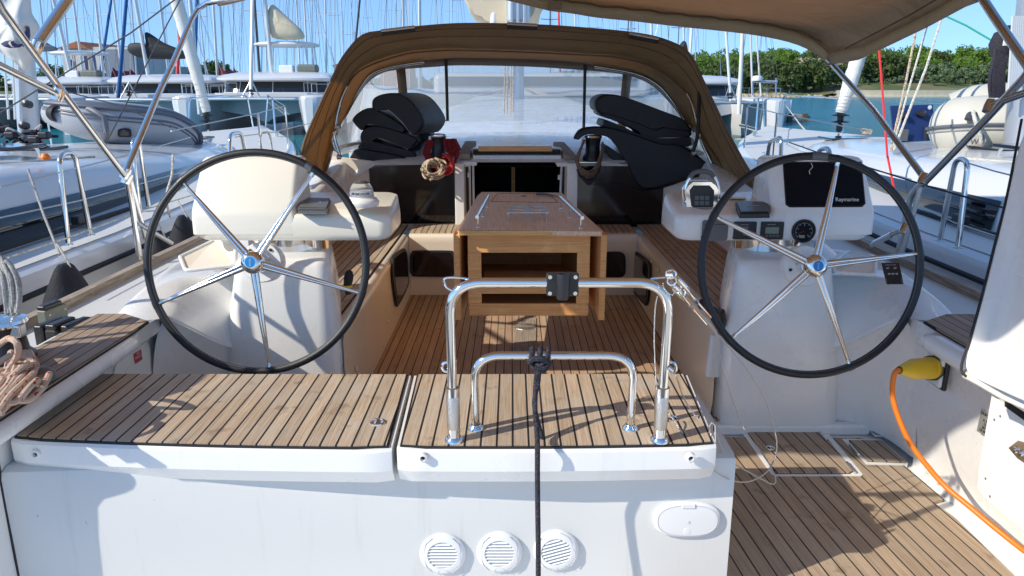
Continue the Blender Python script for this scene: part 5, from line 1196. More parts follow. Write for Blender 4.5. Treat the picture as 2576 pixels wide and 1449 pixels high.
cushion(L6([(1380,680),(1480,600),(1625,665),(1540,750),(1490,800),(1450,900),(1390,960),(1330,900),(1400,780)]),5.62,.3,'crumpled black cushion ends behind the left pile')
cushion(R7([(200,600),(290,500),(560,478),(900,560),(1300,700),(1620,740),(1930,1028),(1640,1155),(1095,1290),(880,960),(660,640),(450,570),(290,575),(205,640)]),5.26,.05,'large black cushion draped down over the right smoked window')
cushion(R7([(580,745),(640,735),(840,880),(880,950),(760,950),(640,860)]),5.30,.3,'small grey-edged black cushion tucked beside the right winch',R7([(610,745),(760,880),(835,885)]))
cushion(R7([(555,440),(600,395),(820,480),(1080,600),(1380,630),(1680,615),(1727,700),(1600,745),(1350,750),(1120,772),(800,600),(570,490)]),5.34,.40,'third black cushion from the top of the right pile',R7([(1080,640),(1350,622),(1660,620)]))
cushion(R7([(512,300),(700,330),(1050,430),(1400,470),(1670,520),(1670,612),(1400,615),(1080,632),(1020,550),(780,430),(560,355)]),5.36,.40,'second black cushion from the top of the right pile')
cushion(R7([(458,200),(480,130),(560,78),(700,70),(900,120),(1300,270),(1590,385),(1680,500),(1670,540),(1350,500),(1230,530),(1000,440),(700,340),(500,290)]),5.34,.42,'top rounded black cushion of the right pile',R7([(1370,440),(1480,475),(1580,518)]))
# ================= winches and coils at the companionway
def winch(px,Y,r,lab,nm='winch'):
    c=PY(px[0],px[1],Y); t=thing(nm,lab,'winch',c)
    MB().mat('black').lathe(c,[(r*1.25,0),(r*1.25,.02),(r*.95,.05),(r*.9,.11),(r*1.05,.15),(r*1.1,.155)],seg=28).build('drum',t)
    MB().mat('steel').lathe(c,[(r*1.1,.155),(r*1.15,.16),(r*1.1,.172),(r*.5,.178),(0,.178)],seg=28).build('winch_top',t)
    MB().mat('steel').box(c+V((-r*1.1,-.01,.14)),(.02,.03,.045)).build('self_tailer_arm',t,bevel=.004)
    return t,c
winch((1104,400),5.33,.052,'black winch with chrome top behind the red rope, left of the entrance')
winch((1490,403),5.30,.056,'black winch with chrome top and brown rope, right of the entrance')
def coil(pts_list,mk,r,nm,lab,cat='rope',group=None):
    t=thing(nm,lab,cat,pts_list[0][0],group); 
    for P in pts_list: MB().mat(mk).tube(catmull(P,6),r,8).build('rope_loop',t)
    return t
random.seed(3)
L=[]
for k in range(8):
    s=k/7; x0=1068+14*s; x1=1120+30*s; yb_=395+60*random.random()*.5+14*s; Y=5.27-.015*random.random()
    L.append([PY(x0+8,352+3*s,Y+.04),PY(x0-2,385,Y),PY(1074+14*s,yb_-10,Y-.02),PY(1103,yb_+2,Y-.03),PY(1135+8*s,yb_-20,Y-.02),PY(x1+3,380,Y),PY(x1-4,350,Y+.04)])
coil(L,'roper',.0085,'red_rope_coil','red rope looped over the left winch, colour darkened for the shade')
L=[]
for k in range(9):
    a0=-.5+.08*k; c=(1118+random.uniform(-4,4),411+random.uniform(-4,6)); ra,rb=17+random.uniform(-3,5),20+random.uniform(-5,4); Y=5.20-.006*k
    L.append([PY(c[0]+ra*math.cos(a)*(1+.2*math.sin(a)),c[1]+rb*math.sin(a),Y+.012*math.sin(a*2)) for a in [a0-1.4+math.pi*1.5*i/9 for i in range(10)]])
coil(L,'roper_sun',.0075,'red_rope_bundle','red rope turns over the beige coil, colour brightened for the sun')
L=[]
for k in range(13):
    c=(1090+random.uniform(-7,7),425+random.uniform(-6,6)); ra,rb=24+random.uniform(-9,5),19+random.uniform(-9,5); Y=5.20-.007*k; tl_=random.uniform(-.5,.5)
    L.append([PY(c[0]+ra*math.cos(a)*math.cos(tl_)-rb*math.sin(a)*math.sin(tl_),c[1]+ra*math.cos(a)*math.sin(tl_)+rb*math.sin(a)*math.cos(tl_),Y+.02*math.sin(a*2+k)) for a in [k+2*math.pi*i/12 for i in range(12)]])
coil(L,'ropebei',.0080,'beige_rope_coil','beige rope coil with brown flecks bundled below the left winch')
L=[]
for k in range(7):
    s=k/6; Y=5.20+.012*k; yb_=432+16*s
    L.append([PY(1469+3*s,352,Y+.03),PY(1458-3*s,385,Y),PY(1455-6*s,410,Y-.01),PY(1466-6*s,yb_-6,Y-.02),PY(1482,yb_,Y-.025),PY(1498+6*s,yb_-12,Y-.02),PY(1507+5*s,400,Y-.01),PY(1514+4*s,375,Y),PY(1516,358,Y+.03)])
coil(L,'ropebr',.0078,'brown_rope_coil','brown rope hanging in long loops from the right winch')
L=[]
for k in range(5):
    s=k/4; Y=5.235
    L.append([PY(1452+2*k,425,Y),PY(1462+3*k,446+3*k,Y-.01),PY(1484,455+2*k,Y-.015),PY(1503-2*k,440+2*k,Y-.01),PY(1510,415,Y)])
coil(L,'ropeb',.0078,'black_rope_loops','black rope loops hanging below the brown ones at the right winch')
t=thing('black_line_end','red line end, colour darkened for shade, lying over the left teak handrail','rope',PY(1158,372,5.25)); MB().mat('roper').tube(catmull([PY(1140,350,5.25),PY(1150,360,5.2),PY(1158,378,5.2)],5),.008,8).build('line_end',t)
# ================= left foreground winch, rope heap, clutches
wc=PZ(22,905,1.905)
t=thing('sheet_winch','black and chrome sheet winch at the left picture edge under the flecked rope','winch',wc)
MB().mat('black').lathe(wc,[(.075,0),(.075,.015),(.060,.03),(.054,.08),(.064,.105),(.066,.112)],seg=32).build('drum',t)
MB().mat('steel').lathe(wc,[(.066,.112),(.069,.118),(.066,.128),(.045,.134),(.02,.136),(.02,.130),(0,.130)],seg=32).build('winch_top',t)
MB().mat('steel').box(wc+V((.055,-.02,.10)),(.04,.035,.04)).build('self_tailer_arm',t,bevel=.006)
random.seed(11)
L=[]
for k in range(22):
    x0=14+3.6*k; y0=892+random.uniform(-8,8); Y=1.98
    b=[(x0*.7+14,y0),(x0+random.uniform(-3,6),925+random.uniform(-6,6)),(x0*.92-14+random.uniform(-4,4),960+random.uniform(-5,8)),(x0*.8-38,1000+random.uniform(-8,8)),(x0*.7-62,1040)]
    L.append([PZ(x,y,1.935+.012*(k%4)+.01*math.sin(i)) for i,(x,y) in enumerate(b)])
for k in range(3):
    c=PZ(40+random.uniform(-30,20),925+random.uniform(-15,60),1.96+.012*k); r=random.uniform(.05,.085)
    L.append([c+V((r*math.cos(a)*1.0,r*math.sin(a)*1.25,.015*math.sin(a*3+k))) for a in [k+2*math.pi*i/11 for i in range(12)]])
L.append([PZ(-6,870,2.02),PZ(20,852,2.06),PZ(40,860,2.07),PZ(46,882,2.04),PZ(38,905,2.0),PZ(24,925,1.97)])
coil(L,'ropef',.0085,'sheet_rope_heap','beige rope heap with red flecks piled on the left teak corner')
t=thing('grey_rope_hank','hank of grey rope hanging at the left picture edge above the winch','rope',(-1.7,2.2,1.9))
for k in range(14):
    x=(2+7.3*k)%40; MB().mat('ropeg').tube(catmull([PY(-6+x*.5,640+3*k,2.35),PY(4+x*1.1,700,2.33-.01*(k%3)),PY(14+x*.95,750+3*k,2.32),PY(16+x*.6,800,2.33),PY(18+x*.5,845,2.34)],5),.0062,8).build('rope_strand',t)
MB().mat('ropeg').tube(catmull([PY(x,y,2.3) for x,y in((12,655),(30,670),(46,720),(46,770),(36,800),(20,790))],5),.0065,8).build('rope_strand',t)
def clutch(px,z,mk,hk,lab,ang=.5,s=1):
    c=PZ(px[0],px[1],z); t=thing('rope_clutch',lab,'rope clutch',c); R_=Matrix.Rotation(ang,3,'Z')
    MB().mat(mk).box(c+V((0,0,.035*s)),(.05*s,.13*s,.07*s),R_).build('clutch_body',t,bevel=.01)
    MB().mat('black').box(c+R_@V((0,-.01,.078*s)),(.042*s,.11*s,.022*s),R_).build('clutch_handle',t,bevel=.008)
    for dy in(-.045,.045):
        for dx in(-.026,.026): MB().mat('steel').lathe(c+R_@V((dx*s,dy*s,.045*s)),[(.006,0),(0,.005)],axis=R_@V((1 if dx>0 else -1,0,0)),seg=10).build('bolt',t)
    return t
M['olive']=pbr('olive_grey',(.16,.17,.14),.5)
clutch((136,808),1.79,'olive','black','olive grey rope clutch standing on the left side deck',-.15,.9)
t=clutch((166,862),1.80,'rubber','black','black triple clutch bank with a red lever on the left side deck',-.15,1.0); c=PZ(166,862,1.80)
for dx in(-.048,.048): MB().mat('black').box(c+V((dx,.0,.042)),(.038,.12,.085),Matrix.Rotation(-.15,3,'Z')).build('clutch_cell',t,bevel=.01)
MB().mat('red').prism([PZ(x,y,1.86) for x,y in((128,905),(137,880),(163,878),(158,893),(124,912))],(0,0,.012)).build('red_lever',t,smooth=False)
o=MB().mat('ropew').tube(catmull([PZ(130,835,1.83),PZ(120,855,1.80),PZ(112,880,1.79),PZ(80,905,1.79),PZ(40,930,1.79)],6),.008,8).build('grey_control_line'); tag(o,'grey control line leading from the olive clutch to the left','rope')
# speaker/grey cap on left teak
t=thing('deck_fitting','small grey cone fitting on the left teak beside the rope heap','deck fitting',PZ(105,955,1.91)); MB().mat('grey').lathe(PZ(105,955,1.91),[(.04,0),(.036,.02),(.02,.035),(0,.037)],seg=20).build('fitting_cap',t)
# fenders
def fender(px,X,s,lab):
    c=PX(px[0],px[1],X); t=thing('fender',lab,'fender',c,'dark fenders between the hulls')
    mb=MB().mat('fender'); rows=[]
    for z,w,d in((0,0,0),(-.005,.035,.02),(-.02,.055,.03),(-.06,.075,.05),(-.14,.10,.09),(-.22,.125,.115),(-.26,.125,.12),(-.30,.10,.10),(-.32,.05,.05),(-.325,0,0)):
        rows.append([c+V((d*s*math.cos(a),w*s*math.sin(a),z*s)) for a in [2*math.pi*k/24 for k in range(24)]])
    mb.grid(rows,True); mb.build('fender_body',t)
    MB().mat('ropew').tube([c+V((.04,0,-.05*s)),c+V((.02,0,.02)),c+V((-.03,.02,.10))],.006,6).build('fender_rope',t)
    MB().mat('steel2').tube([c+V((.036*s,0,-.055*s))+V((.0,math.cos(a)*.016*s,math.sin(a)*.016*s)) for a in [2*math.pi*k/14 for k in range(14)]],.004,6,closed=True).build('fender_eye',t)
fender((160,662),-2.36,1.25,'near dark fender hanging beside the left toe rail')
fender((458,540),-2.36,1.2,'farther dark fender seen left of the steering console')
fender((398,580),-2.36,.95,'small dark fender between the left post and the wheel rim')
# rope pairs hanging on left
o=MB().mat('ropew').tube(catmull([PX(435,388,-2.15),PX(432,440,-2.15),PX(418,495,-2.15),PX(428,545,-2.2)],5),.008,6).build('fender_rope'); tag(o,'pale rope hanging left of the steering wheel, knotted at mid height','rope')
o=MB().mat('ropeg').tube([PX(70,425,XN),PX(110,540,-2.6),PX(150,640,-2.4)],.007,6).build('fender_rope'); tag(o,'grey rope slanting down to the near dark fender','rope')
# ================= water, terrain
m,N,L,b=nt('sea_water')
setc(b,'Roughness',.12); setc(b,'IOR',1.25); setc(b,'Specular IOR Level',.5)
ge=N.new('ShaderNodeNewGeometry'); sp=N.new('ShaderNodeSeparateXYZ'); L.new(ge.outputs['Position'],sp.inputs[0])
no=N.new('ShaderNodeTexNoise'); no.inputs['Scale'].default_value=.05; no.inputs['Detail'].default_value=4; L.new(ge.outputs['Position'],no.inputs['Vector'])
mr=N.new('ShaderNodeMapRange'); mr.inputs['From Min'].default_value=15; mr.inputs['From Max'].default_value=60; L.new(sp.outputs['Y'],mr.inputs['Value'])
mx=N.new('ShaderNodeMix'); mx.data_type='RGBA'; L.new(mr.outputs['Result'],mx.inputs['Factor']); mx.inputs['A'].default_value=(.02,.15,.12,1); mx.inputs['B'].default_value=(.008,.19,.29,1)
L.new(mx.outputs['Result'],b.inputs['Base Color'])
mp=N.new('ShaderNodeMapping'); mp.inputs['Scale'].default_value=(.55,1.5,1); L.new(ge.outputs['Position'],mp.inputs['Vector'])
n1=N.new('ShaderNodeTexNoise'); n1.inputs['Scale'].default_value=1.6; n1.inputs['Detail'].default_value=5; n1.inputs['Roughness'].default_value=.6; L.new(mp.outputs['Vector'],n1.inputs['Vector'])
bp=N.new('ShaderNodeBump'); bp.inputs['Strength'].default_value=1; bp.inputs['Distance'].default_value=.38; L.new(n1.outputs['Fac'],bp.inputs['Height']); L.new(bp.outputs['Normal'],b.inputs['Normal'])
M['water']=m
o=MB().mat('water').quad(V((-1500,-200,0)),V((1500,-200,0)),V((1500,3000,0)),V((-1500,3000,0))).build('sea_water',smooth=False); struct(o)
# terrain: far shore, low on the left, wooded hill on the right
m,N,L,b=nt('hill_ground'); ge=N.new('ShaderNodeNewGeometry'); no=N.new('ShaderNodeTexNoise'); no.inputs['Scale'].default_value=.08; no.inputs['Detail'].default_value=8; L.new(ge.outputs['Position'],no.inputs['Vector'])
cr=N.new('ShaderNodeValToRGB'); e=cr.color_ramp.elements; e[0].position=.42; e[0].color=(.075,.11,.03,1); e[1].position=.62; e[1].color=(.20,.17,.08,1); L.new(no.outputs['Fac'],cr.inputs['Fac']); L.new(cr.outputs['Color'],b.inputs['Base Color']); setc(b,'Roughness',.95); M['ground']=m
def gz(x,y):
    ys=206+ (0 if x>85 else (85-x)*.03)+3*math.sin(x*.05)
    if x<70: ys=225
    d=y-ys
    if d<0: return -1.0
    if x>=85: base=1.7
    else: base=.6
    h=base+min(d,30)*.10+max(0,min(d-30,90))*.088
    k=min(1,max(.18,(x+60)/110)); 
    return max(.3,base+(h-base)*k+.5*math.sin(x*.07)*math.sin(y*.06))
mb=MB().mat('ground'); rows=[]
for j in range(40):
    y=204+ (j*1.5 if j<10 else 15+(j-10)*6); r=[]
    for i in range(120): x=-330+i*6; r.append(V((x,y,gz(x,y)-.02)))
    rows.append(r)
mb.grid(rows); struct(mb.build('far_shore_terrain',ang=180))
# seawall (right) and rocky shore
def wallx(px): return (px-1288)/F*206/CP*1.0
rows=[];mb=MB().mat('stone')
for i in range(60):
    x=86+i*2; y=205.2+3*math.sin(x*.05); rows.append([V((x,y-.6,-.2)),V((x,y-.5,.35)),V((x,y,.4)),V((x,y+.1,1.75)),V((x,y+.9,1.78)),V((x,y+.9,1.0))])
mb.grid(rows); o=mb.build('stone_seawall'); tag(o,'long pale stone seawall along the foot of the park across the bay','seawall')
random.seed(5)
mb=MB().mat('rock'); rows=[]
for i in range(80):
    x=60+i*.35*1.0; x=50+i*.55; y=205+ (85-x)*.03*1+random.uniform(-.5,.5); z=random.uniform(.25,.7); rows.append([V((x,y-1.5,-.3)),V((x,y-.8,z*.5)),V((x,y,z)),V((x,y+2.5,z+.4)),V((x,y+4,z+.2))])
mb.grid(rows); struct(mb.build('rocky_shore_ground',ang=20))
# ruined stone terraces on the slope
def ruin(pxl,pxr,yt,yb_,Y,lab,nm='stone_ruin'):
    a=PY(pxl,yb_,Y); b_=PY(pxr,yb_,Y); top=PY(pxl,yt,Y).z; t=[]
    mb=MB().mat('stone'); n=14; rows=[]
    for i in range(n+1):
        s=i/n; x=a.x+(b_.x-a.x)*s; zt=top-(top-a.z)*(.35*random.random()) ; rows.append([V((x,Y-.5,a.z-1)),V((x,Y-.5,zt)),V((x,Y+1,zt)),V((x,Y+1,a.z-1))])
    mb.grid(rows); o=mb.build(nm,ang=20); tag(o,lab,'ruin')
ruin(2010,2108,144,154,238,'long pale stone ruin in the clearing on the wooded slope')
ruin(2272,2310,167,176,225,'small pale stone ruin left of the bimini tube on the slope')
mb=MB().mat('rock'); a=PY(2085,168,232); mb.box(a,(12,2,2.2)); o=mb.build('earth_bank',bevel=.6); struct(o)
# ================= trees
M['pine']=leafm('pine_leaf',(.05,.10,.02),(.21,.33,.06)); M['holm']=leafm('holm_leaf',(.028,.05,.02),(.12,.16,.05)); M['grey']=M['grey']
M['ggreen']=leafm('grey_green_leaf',(.06,.10,.055),(.19,.26,.13))
def crown_mesh(mb,c,R,H,nclump,nleaf,size,rng):
    for k in range(nclump):
        th_=rng.uniform(0,2*math.pi); u=rng.uniform(-.75,1); rr=math.sqrt(max(0,1-u*u*.85))
        cc=c+V((R*rr*math.cos(th_)*rng.uniform(.35,.9),R*rr*math.sin(th_)*rng.uniform(.35,.9),H*u*.85)); cr_=R*rng.uniform(.22,.42)
        for q in range(nleaf):
            d=V((rng.gauss(0,1),rng.gauss(0,1),rng.gauss(0,.8))); d=d.normalized()*cr_*rng.uniform(.55,1.05); p=cc+d
            nrm=(d.normalized()+V((rng.uniform(-.7,.7),rng.uniform(-.7,.7),rng.uniform(-.3,.9)))).normalized(); a=nrm.orthogonal().normalized(); b2=nrm.cross(a); s=size*rng.uniform(.6,1.3)
            mb.add([p+a*s,p+b2*s*.6,p-a*s,p-b2*s*.6],[[0,1,2,3]])
def tree_proto(kind,R,H,trunk,seed,ncl,nl,size):
    rng=random.Random(seed); t=thing('tree','','tree',(0,0,0))
    mb=MB().mat('bark'); mb.tube([V((0,0,-.6)),V((.1,0,trunk*.5)),V((-.1,.1,trunk)),V((0,0,trunk+H*.8))],[.28,.22,.17,.05],7)
    for k in range(5):
        a=k*1.3; mb.tube([V((0,0,trunk*.8+k*.25)),V((R*.5*math.cos(a),R*.5*math.sin(a),trunk+H*.5+k*.2))],[.10,.03],5)
    mb.build('trunk',t)
    mb=MB().mat(kind); crown_mesh(mb,V((0,0,trunk+H)),R,H,ncl,nl,size,rng); mb.build('crown',t,smooth=False); return t
prot={'dark round tree':tree_proto('holm',4.2,3.0,1.2,1,34,42,.42),'bright green pine':tree_proto('pine',3.4,3.0,2.2,2,30,40,.40),'grey green park tree':tree_proto('ggreen',2.7,2.0,1.3,3,26,36,.36),'dark spreading tree':tree_proto('holm',5.2,3.0,.8,4,40,44,.45)}
first={k:True for k in prot}
def place(kind,px,Y,sc,lab,group='trees on the far shore',z=None):
    p=PY(px,200,Y); x=p.x; zz=gz(x,Y) if z is None else z
    if first[kind]: o=prot[kind]; first[kind]=False
    else: o=copytree(prot[kind])
    o.location=(x,Y,zz-.1); o.rotation_euler=(0,0,random.uniform(0,6.28)); o.scale=(sc*random.uniform(.95,1.1),sc,sc*random.uniform(.9,1.1)); o['label']=lab; o['category']='tree'; o['group']=group
    return o
random.seed(21)
# near dark trees at the waterline (right bay)
place('dark spreading tree',2050,211,1.25,'large dark round tree at the waterline left of the seawall'); place('dark round tree',1990,209,1.0,'dark tree at the waterline behind the right catamaran rail')
place('dark round tree',1940,214,1.15,'dark tree above the right catamaran rail, left of the largest tree'); place('dark round tree',2105,213,.8,'smaller dark tree where the seawall starts')
for i,(px,Y,s) in enumerate([(2140,222,.9),(2180,224,1.0),(2225,222,1.05),(2255,226,1.0),(1900,222,1.1),(1860,224,1.1),(1820,226,1.1)]): place('dark round tree',px,Y,s,'dark tree below the wooded slope, %s'%['first from the left end of the seawall','second from the left end of the seawall','third, left of the red line','fourth, right beside the red line','behind the right catamaran mast','behind the leaning mast right of the sprayhood','lowest beside the sprayhood edge'][i])
for i,(px,Y,s) in enumerate([(2330,226,1.0),(2375,224,1.05),(2430,226,1.0),(2400,219,.7),(2352,216,.55),(2480,228,1.1),(2520,226,1.1),(2300,222,.8)]): place('grey green park tree',px,Y,s,['grey green park tree on the lawn right of the striped halyards','grey green park tree at the middle of the lawn','grey green park tree on the lawn left of the black rope hank','small grey green tree low on the lawn','smallest bush like tree just above the seawall','grey green park tree behind the black rope hank','rightmost park tree behind the neighbour mast','grey green tree at the left end of the lawn'][i],'park trees on the lawn')
gx=0
for row,(Y,n,s,kd) in enumerate(((234,22,.72,'bright green pine'),(246,24,.78,'bright green pine'),(258,24,.82,'bright green pine'),(270,24,.85,'bright green pine'))):
    for i in range(n):
        px=1730+i*(880/n)+random.uniform(-14,14)
        if row<=2 and 1990<px<2130: continue
        if row==0 and 2225<px<2320: continue
        place(kd if random.random()<.75 else 'dark round tree',px,Y+random.uniform(-5,5),s*random.choice((.7,.85,1,1.1,1.35))*random.uniform(.9,1.1),'tree of the dense pine wood on the hill across the bay','pine wood on the hill')
# wood behind as one mass + left far wood
rng=random.Random(9); mb=MB().mat('pine')
for i in range(260):
    px=1680+i*3.8; Y=rng.uniform(276,304); p=PY(px,200,Y); hh=rng.uniform(.7,1.5); c=V((p.x,Y,gz(p.x,Y)+2.2*hh)); crown_mesh(mb,c,2.4*hh,2.6*hh,8,22,.5,rng)
o=mb.build('pine_wood',smooth=False); o['kind']='stuff'
mb=MB().mat('holm')
for i in range(150):
    px=-60+i*11.6; Y=rng.uniform(240,262); p=PY(px,200,Y); c=V((p.x,Y,2.2)); crown_mesh(mb,c,4.4,2.9+ (1.2 if px<600 else 0),8,26,.75,rng)
o=mb.build('low_wood_behind_marina',smooth=False); o['kind']='stuff'
# shrubs on the slope as ground cover
mb=MB().mat('ggreen')
for i in range(170):
    px=rng.uniform(1740,2560); Y=rng.uniform(214,240); p=PY(px,200,Y)
    if px>2260 and Y<222: continue
    if 1990<px<2130 and Y>221: continue
    crown_mesh(mb,V((p.x,Y,gz(p.x,Y)+.6)),1.7,1.1,4,24,.32,rng)
o=mb.build('slope_scrub',smooth=False); o['kind']='stuff'
for i,(px,Y,s) in enumerate([(515,120,.78),(548,124,.95),(580,128,.72),(138,118,.9),(240,112,.75),(860,190,.8)]): place('dark round tree',px,Y,s*.8,['dark tree left of the blue furled mast at left','tallest dark tree behind the white furled sail','dark tree right of the blue furled mast','tree behind the grey sail cover at far left','tree in front of the gabled building','small tree behind the sprayhood left shoulder'][i],'trees behind the marina',z=.8)
# ================= buildings
def bbox_px(l,t,r,b,Y): return PY(l,t,Y),PY(r,b,Y)
def building(l,t,r,b,Y,dep,mk,lab,wins=(),rf=None,cat='building',nm='building'):
    A,B=bbox_px(l,t,r,b,Y); t_=thing(nm,lab,cat,((A.x+B.x)/2,Y,0))
    MB().mat(mk).box(((A.x+B.x)/2,Y+dep/2,A.z/2),(B.x-A.x,dep,A.z)).build('wall',t_,smooth=False)
    for (wl_,wt,wr_,wb) in wins:
        a,c=bbox_px(wl_,wt,wr_,wb,Y-.1); MB().mat('winglass').box(((a.x+c.x)/2,Y-.06,(a.z+c.z)/2),(c.x-a.x,.3,a.z-c.z)).build('window',t_,smooth=False)
    if rf:
        a=V((A.x-.4,Y-.4,A.z)); b_=V((B.x+.4,Y-.4,A.z)); ap=PY(rf[0],rf[1],Y)
        MB().mat('roof').prism([a,b_,V((ap.x,Y-.4,ap.z))],(0,dep+.8,0)).build('roof',t_,smooth=False)
    return t_
building(152,122,232,215,110,14,'render','pale gabled building with terracotta roof at upper left',[(170,150,182,166)],(196,104))
building(232,118,345,215,105,12,'render','modern white and grey building with dark glazed balconies, upper left',[(262,131,322,150),(262,158,322,178),(262,184,322,205)])
MB_b=building(258,124,332,130,103.5,4,'concrete','flat grey roof slab projecting over the glazed building')
building(330,165,420,215,118,10,'render','low pale building with small windows behind the black sail bag',[(345,182,356,190),(372,182,383,190),(398,182,409,190)])
building(955,158,1030,205,180,12,'roof','low terracotta coloured building right of the large catamaran mast',[(965,166,972,172),(980,166,987,172)],None)
building(838,165,880,200,175,10,'render','small distant house behind the catamaran hardtop',[],(858,158))
# banners
for i,(l,r,mk) in enumerate(((184,196,'red'),(197,207,'white'),(208,226,'purple'),(228,246,'purple'),(248,258,'bluel'))):
    a,c=bbox_px(l,128,r,190,98); o=MB().mat(mk).box(((a.x+c.x)/2,98,(a.z+c.z)/2),(c.x-a.x-.05,.05,a.z-c.z)).build('banner',smooth=False); tag(o,['red vertical banner in front of the pale buildings','white vertical banner beside the red one','left purple banner of the pair','right purple banner of the pair','narrow blue banner at the right end of the banners'][i],'banner','banners on the quay')
# ================= masts / moored yachts
SPR=random.Random(4)
def moored(pxb,pxt,Y,r,mk,lab,group='moored yachts behind',top=None,furl=None,spread=(.5,),lean=0,flag=False,low=4.0):
    # pxb: x at image y=210, pxt: x at y=0
    a=PY(pxb,210,Y); b_=PY(pxt,0,Y); d=(b_-a)/(b_.z-a.z)
    H=top if top else 18+SPR.random()*3
    if top and top<60:
        pass
    base=a-d*(a.z-1.3); tip=base+d*(H-1.3)
    t=thing('moored_yacht',lab,'sailing yacht',(base.x,Y,0),group)
    MB().mat(mk).tube([base,tip],[r,r*.8],8,flat=.75).build('mast',t)
    mb=MB().mat('hull'); rows=[]
    for k in range(9):
        s=-1+2*k/8; yy=Y+5*s; w_=1.55*(1-max(0,-s)**2.5*.97)*(1 if s<.6 else 1-.3*(s-.6)); rows.append([V((base.x-w_,yy,1.15)),V((base.x-w_*.9,yy,.1)),V((base.x,yy,-.4)),V((base.x+w_*.9,yy,.1)),V((base.x+w_,yy,1.15)),V((base.x,yy,1.25))])
    mb.grid(rows,True); mb.f.append([8*6+k for k in range(6)]); mb.m.append(0); mb.build('hull',t)
    mb=MB().mat('deckw'); mb.box((base.x,Y+.5,1.4),(1.7,4.5,.45)); mb.build('cabin',t,bevel=.12)
    for s in spread:
        z=1.3+(H-1.3)*s; c=base+d*(z-1.3); w_=.55+.5*(1-s)
        MB().mat(mk).tube([c+V((-w_,-.1,.05)),c,c+V((w_,-.1,.05))],.03,6).build('spreader',t)
    w_=1.0
    for sg in(-1,1):
        MB().mat('mastd').tube([V((base.x+sg*1.35,Y+.3,1.2)),base+d*(H*.5-1.3)+V((sg*w_,-.1,.05)),tip],.013,4).build('shroud',t)
    MB().mat('mastd').tube([V((base.x,Y-4.8,1.3)),tip],.011,4).build('forestay',t)
    if furl:
        bow=V((base.x+furl[1],Y-4.6,1.6)); MB().mat(furl[0]).tube([bow,bow.lerp(tip,.93)],[.16,.07],8).build('furled_sail',t)
    if flag:
        c=base+d*(flag-1.3)+V((.8,-.1,0)); MB().mat('red').box(c,(.5,.02,.3)).build('flag',t,smooth=False)
    return t
col={'m':'mastw','a':'alu','d':'mastd'}
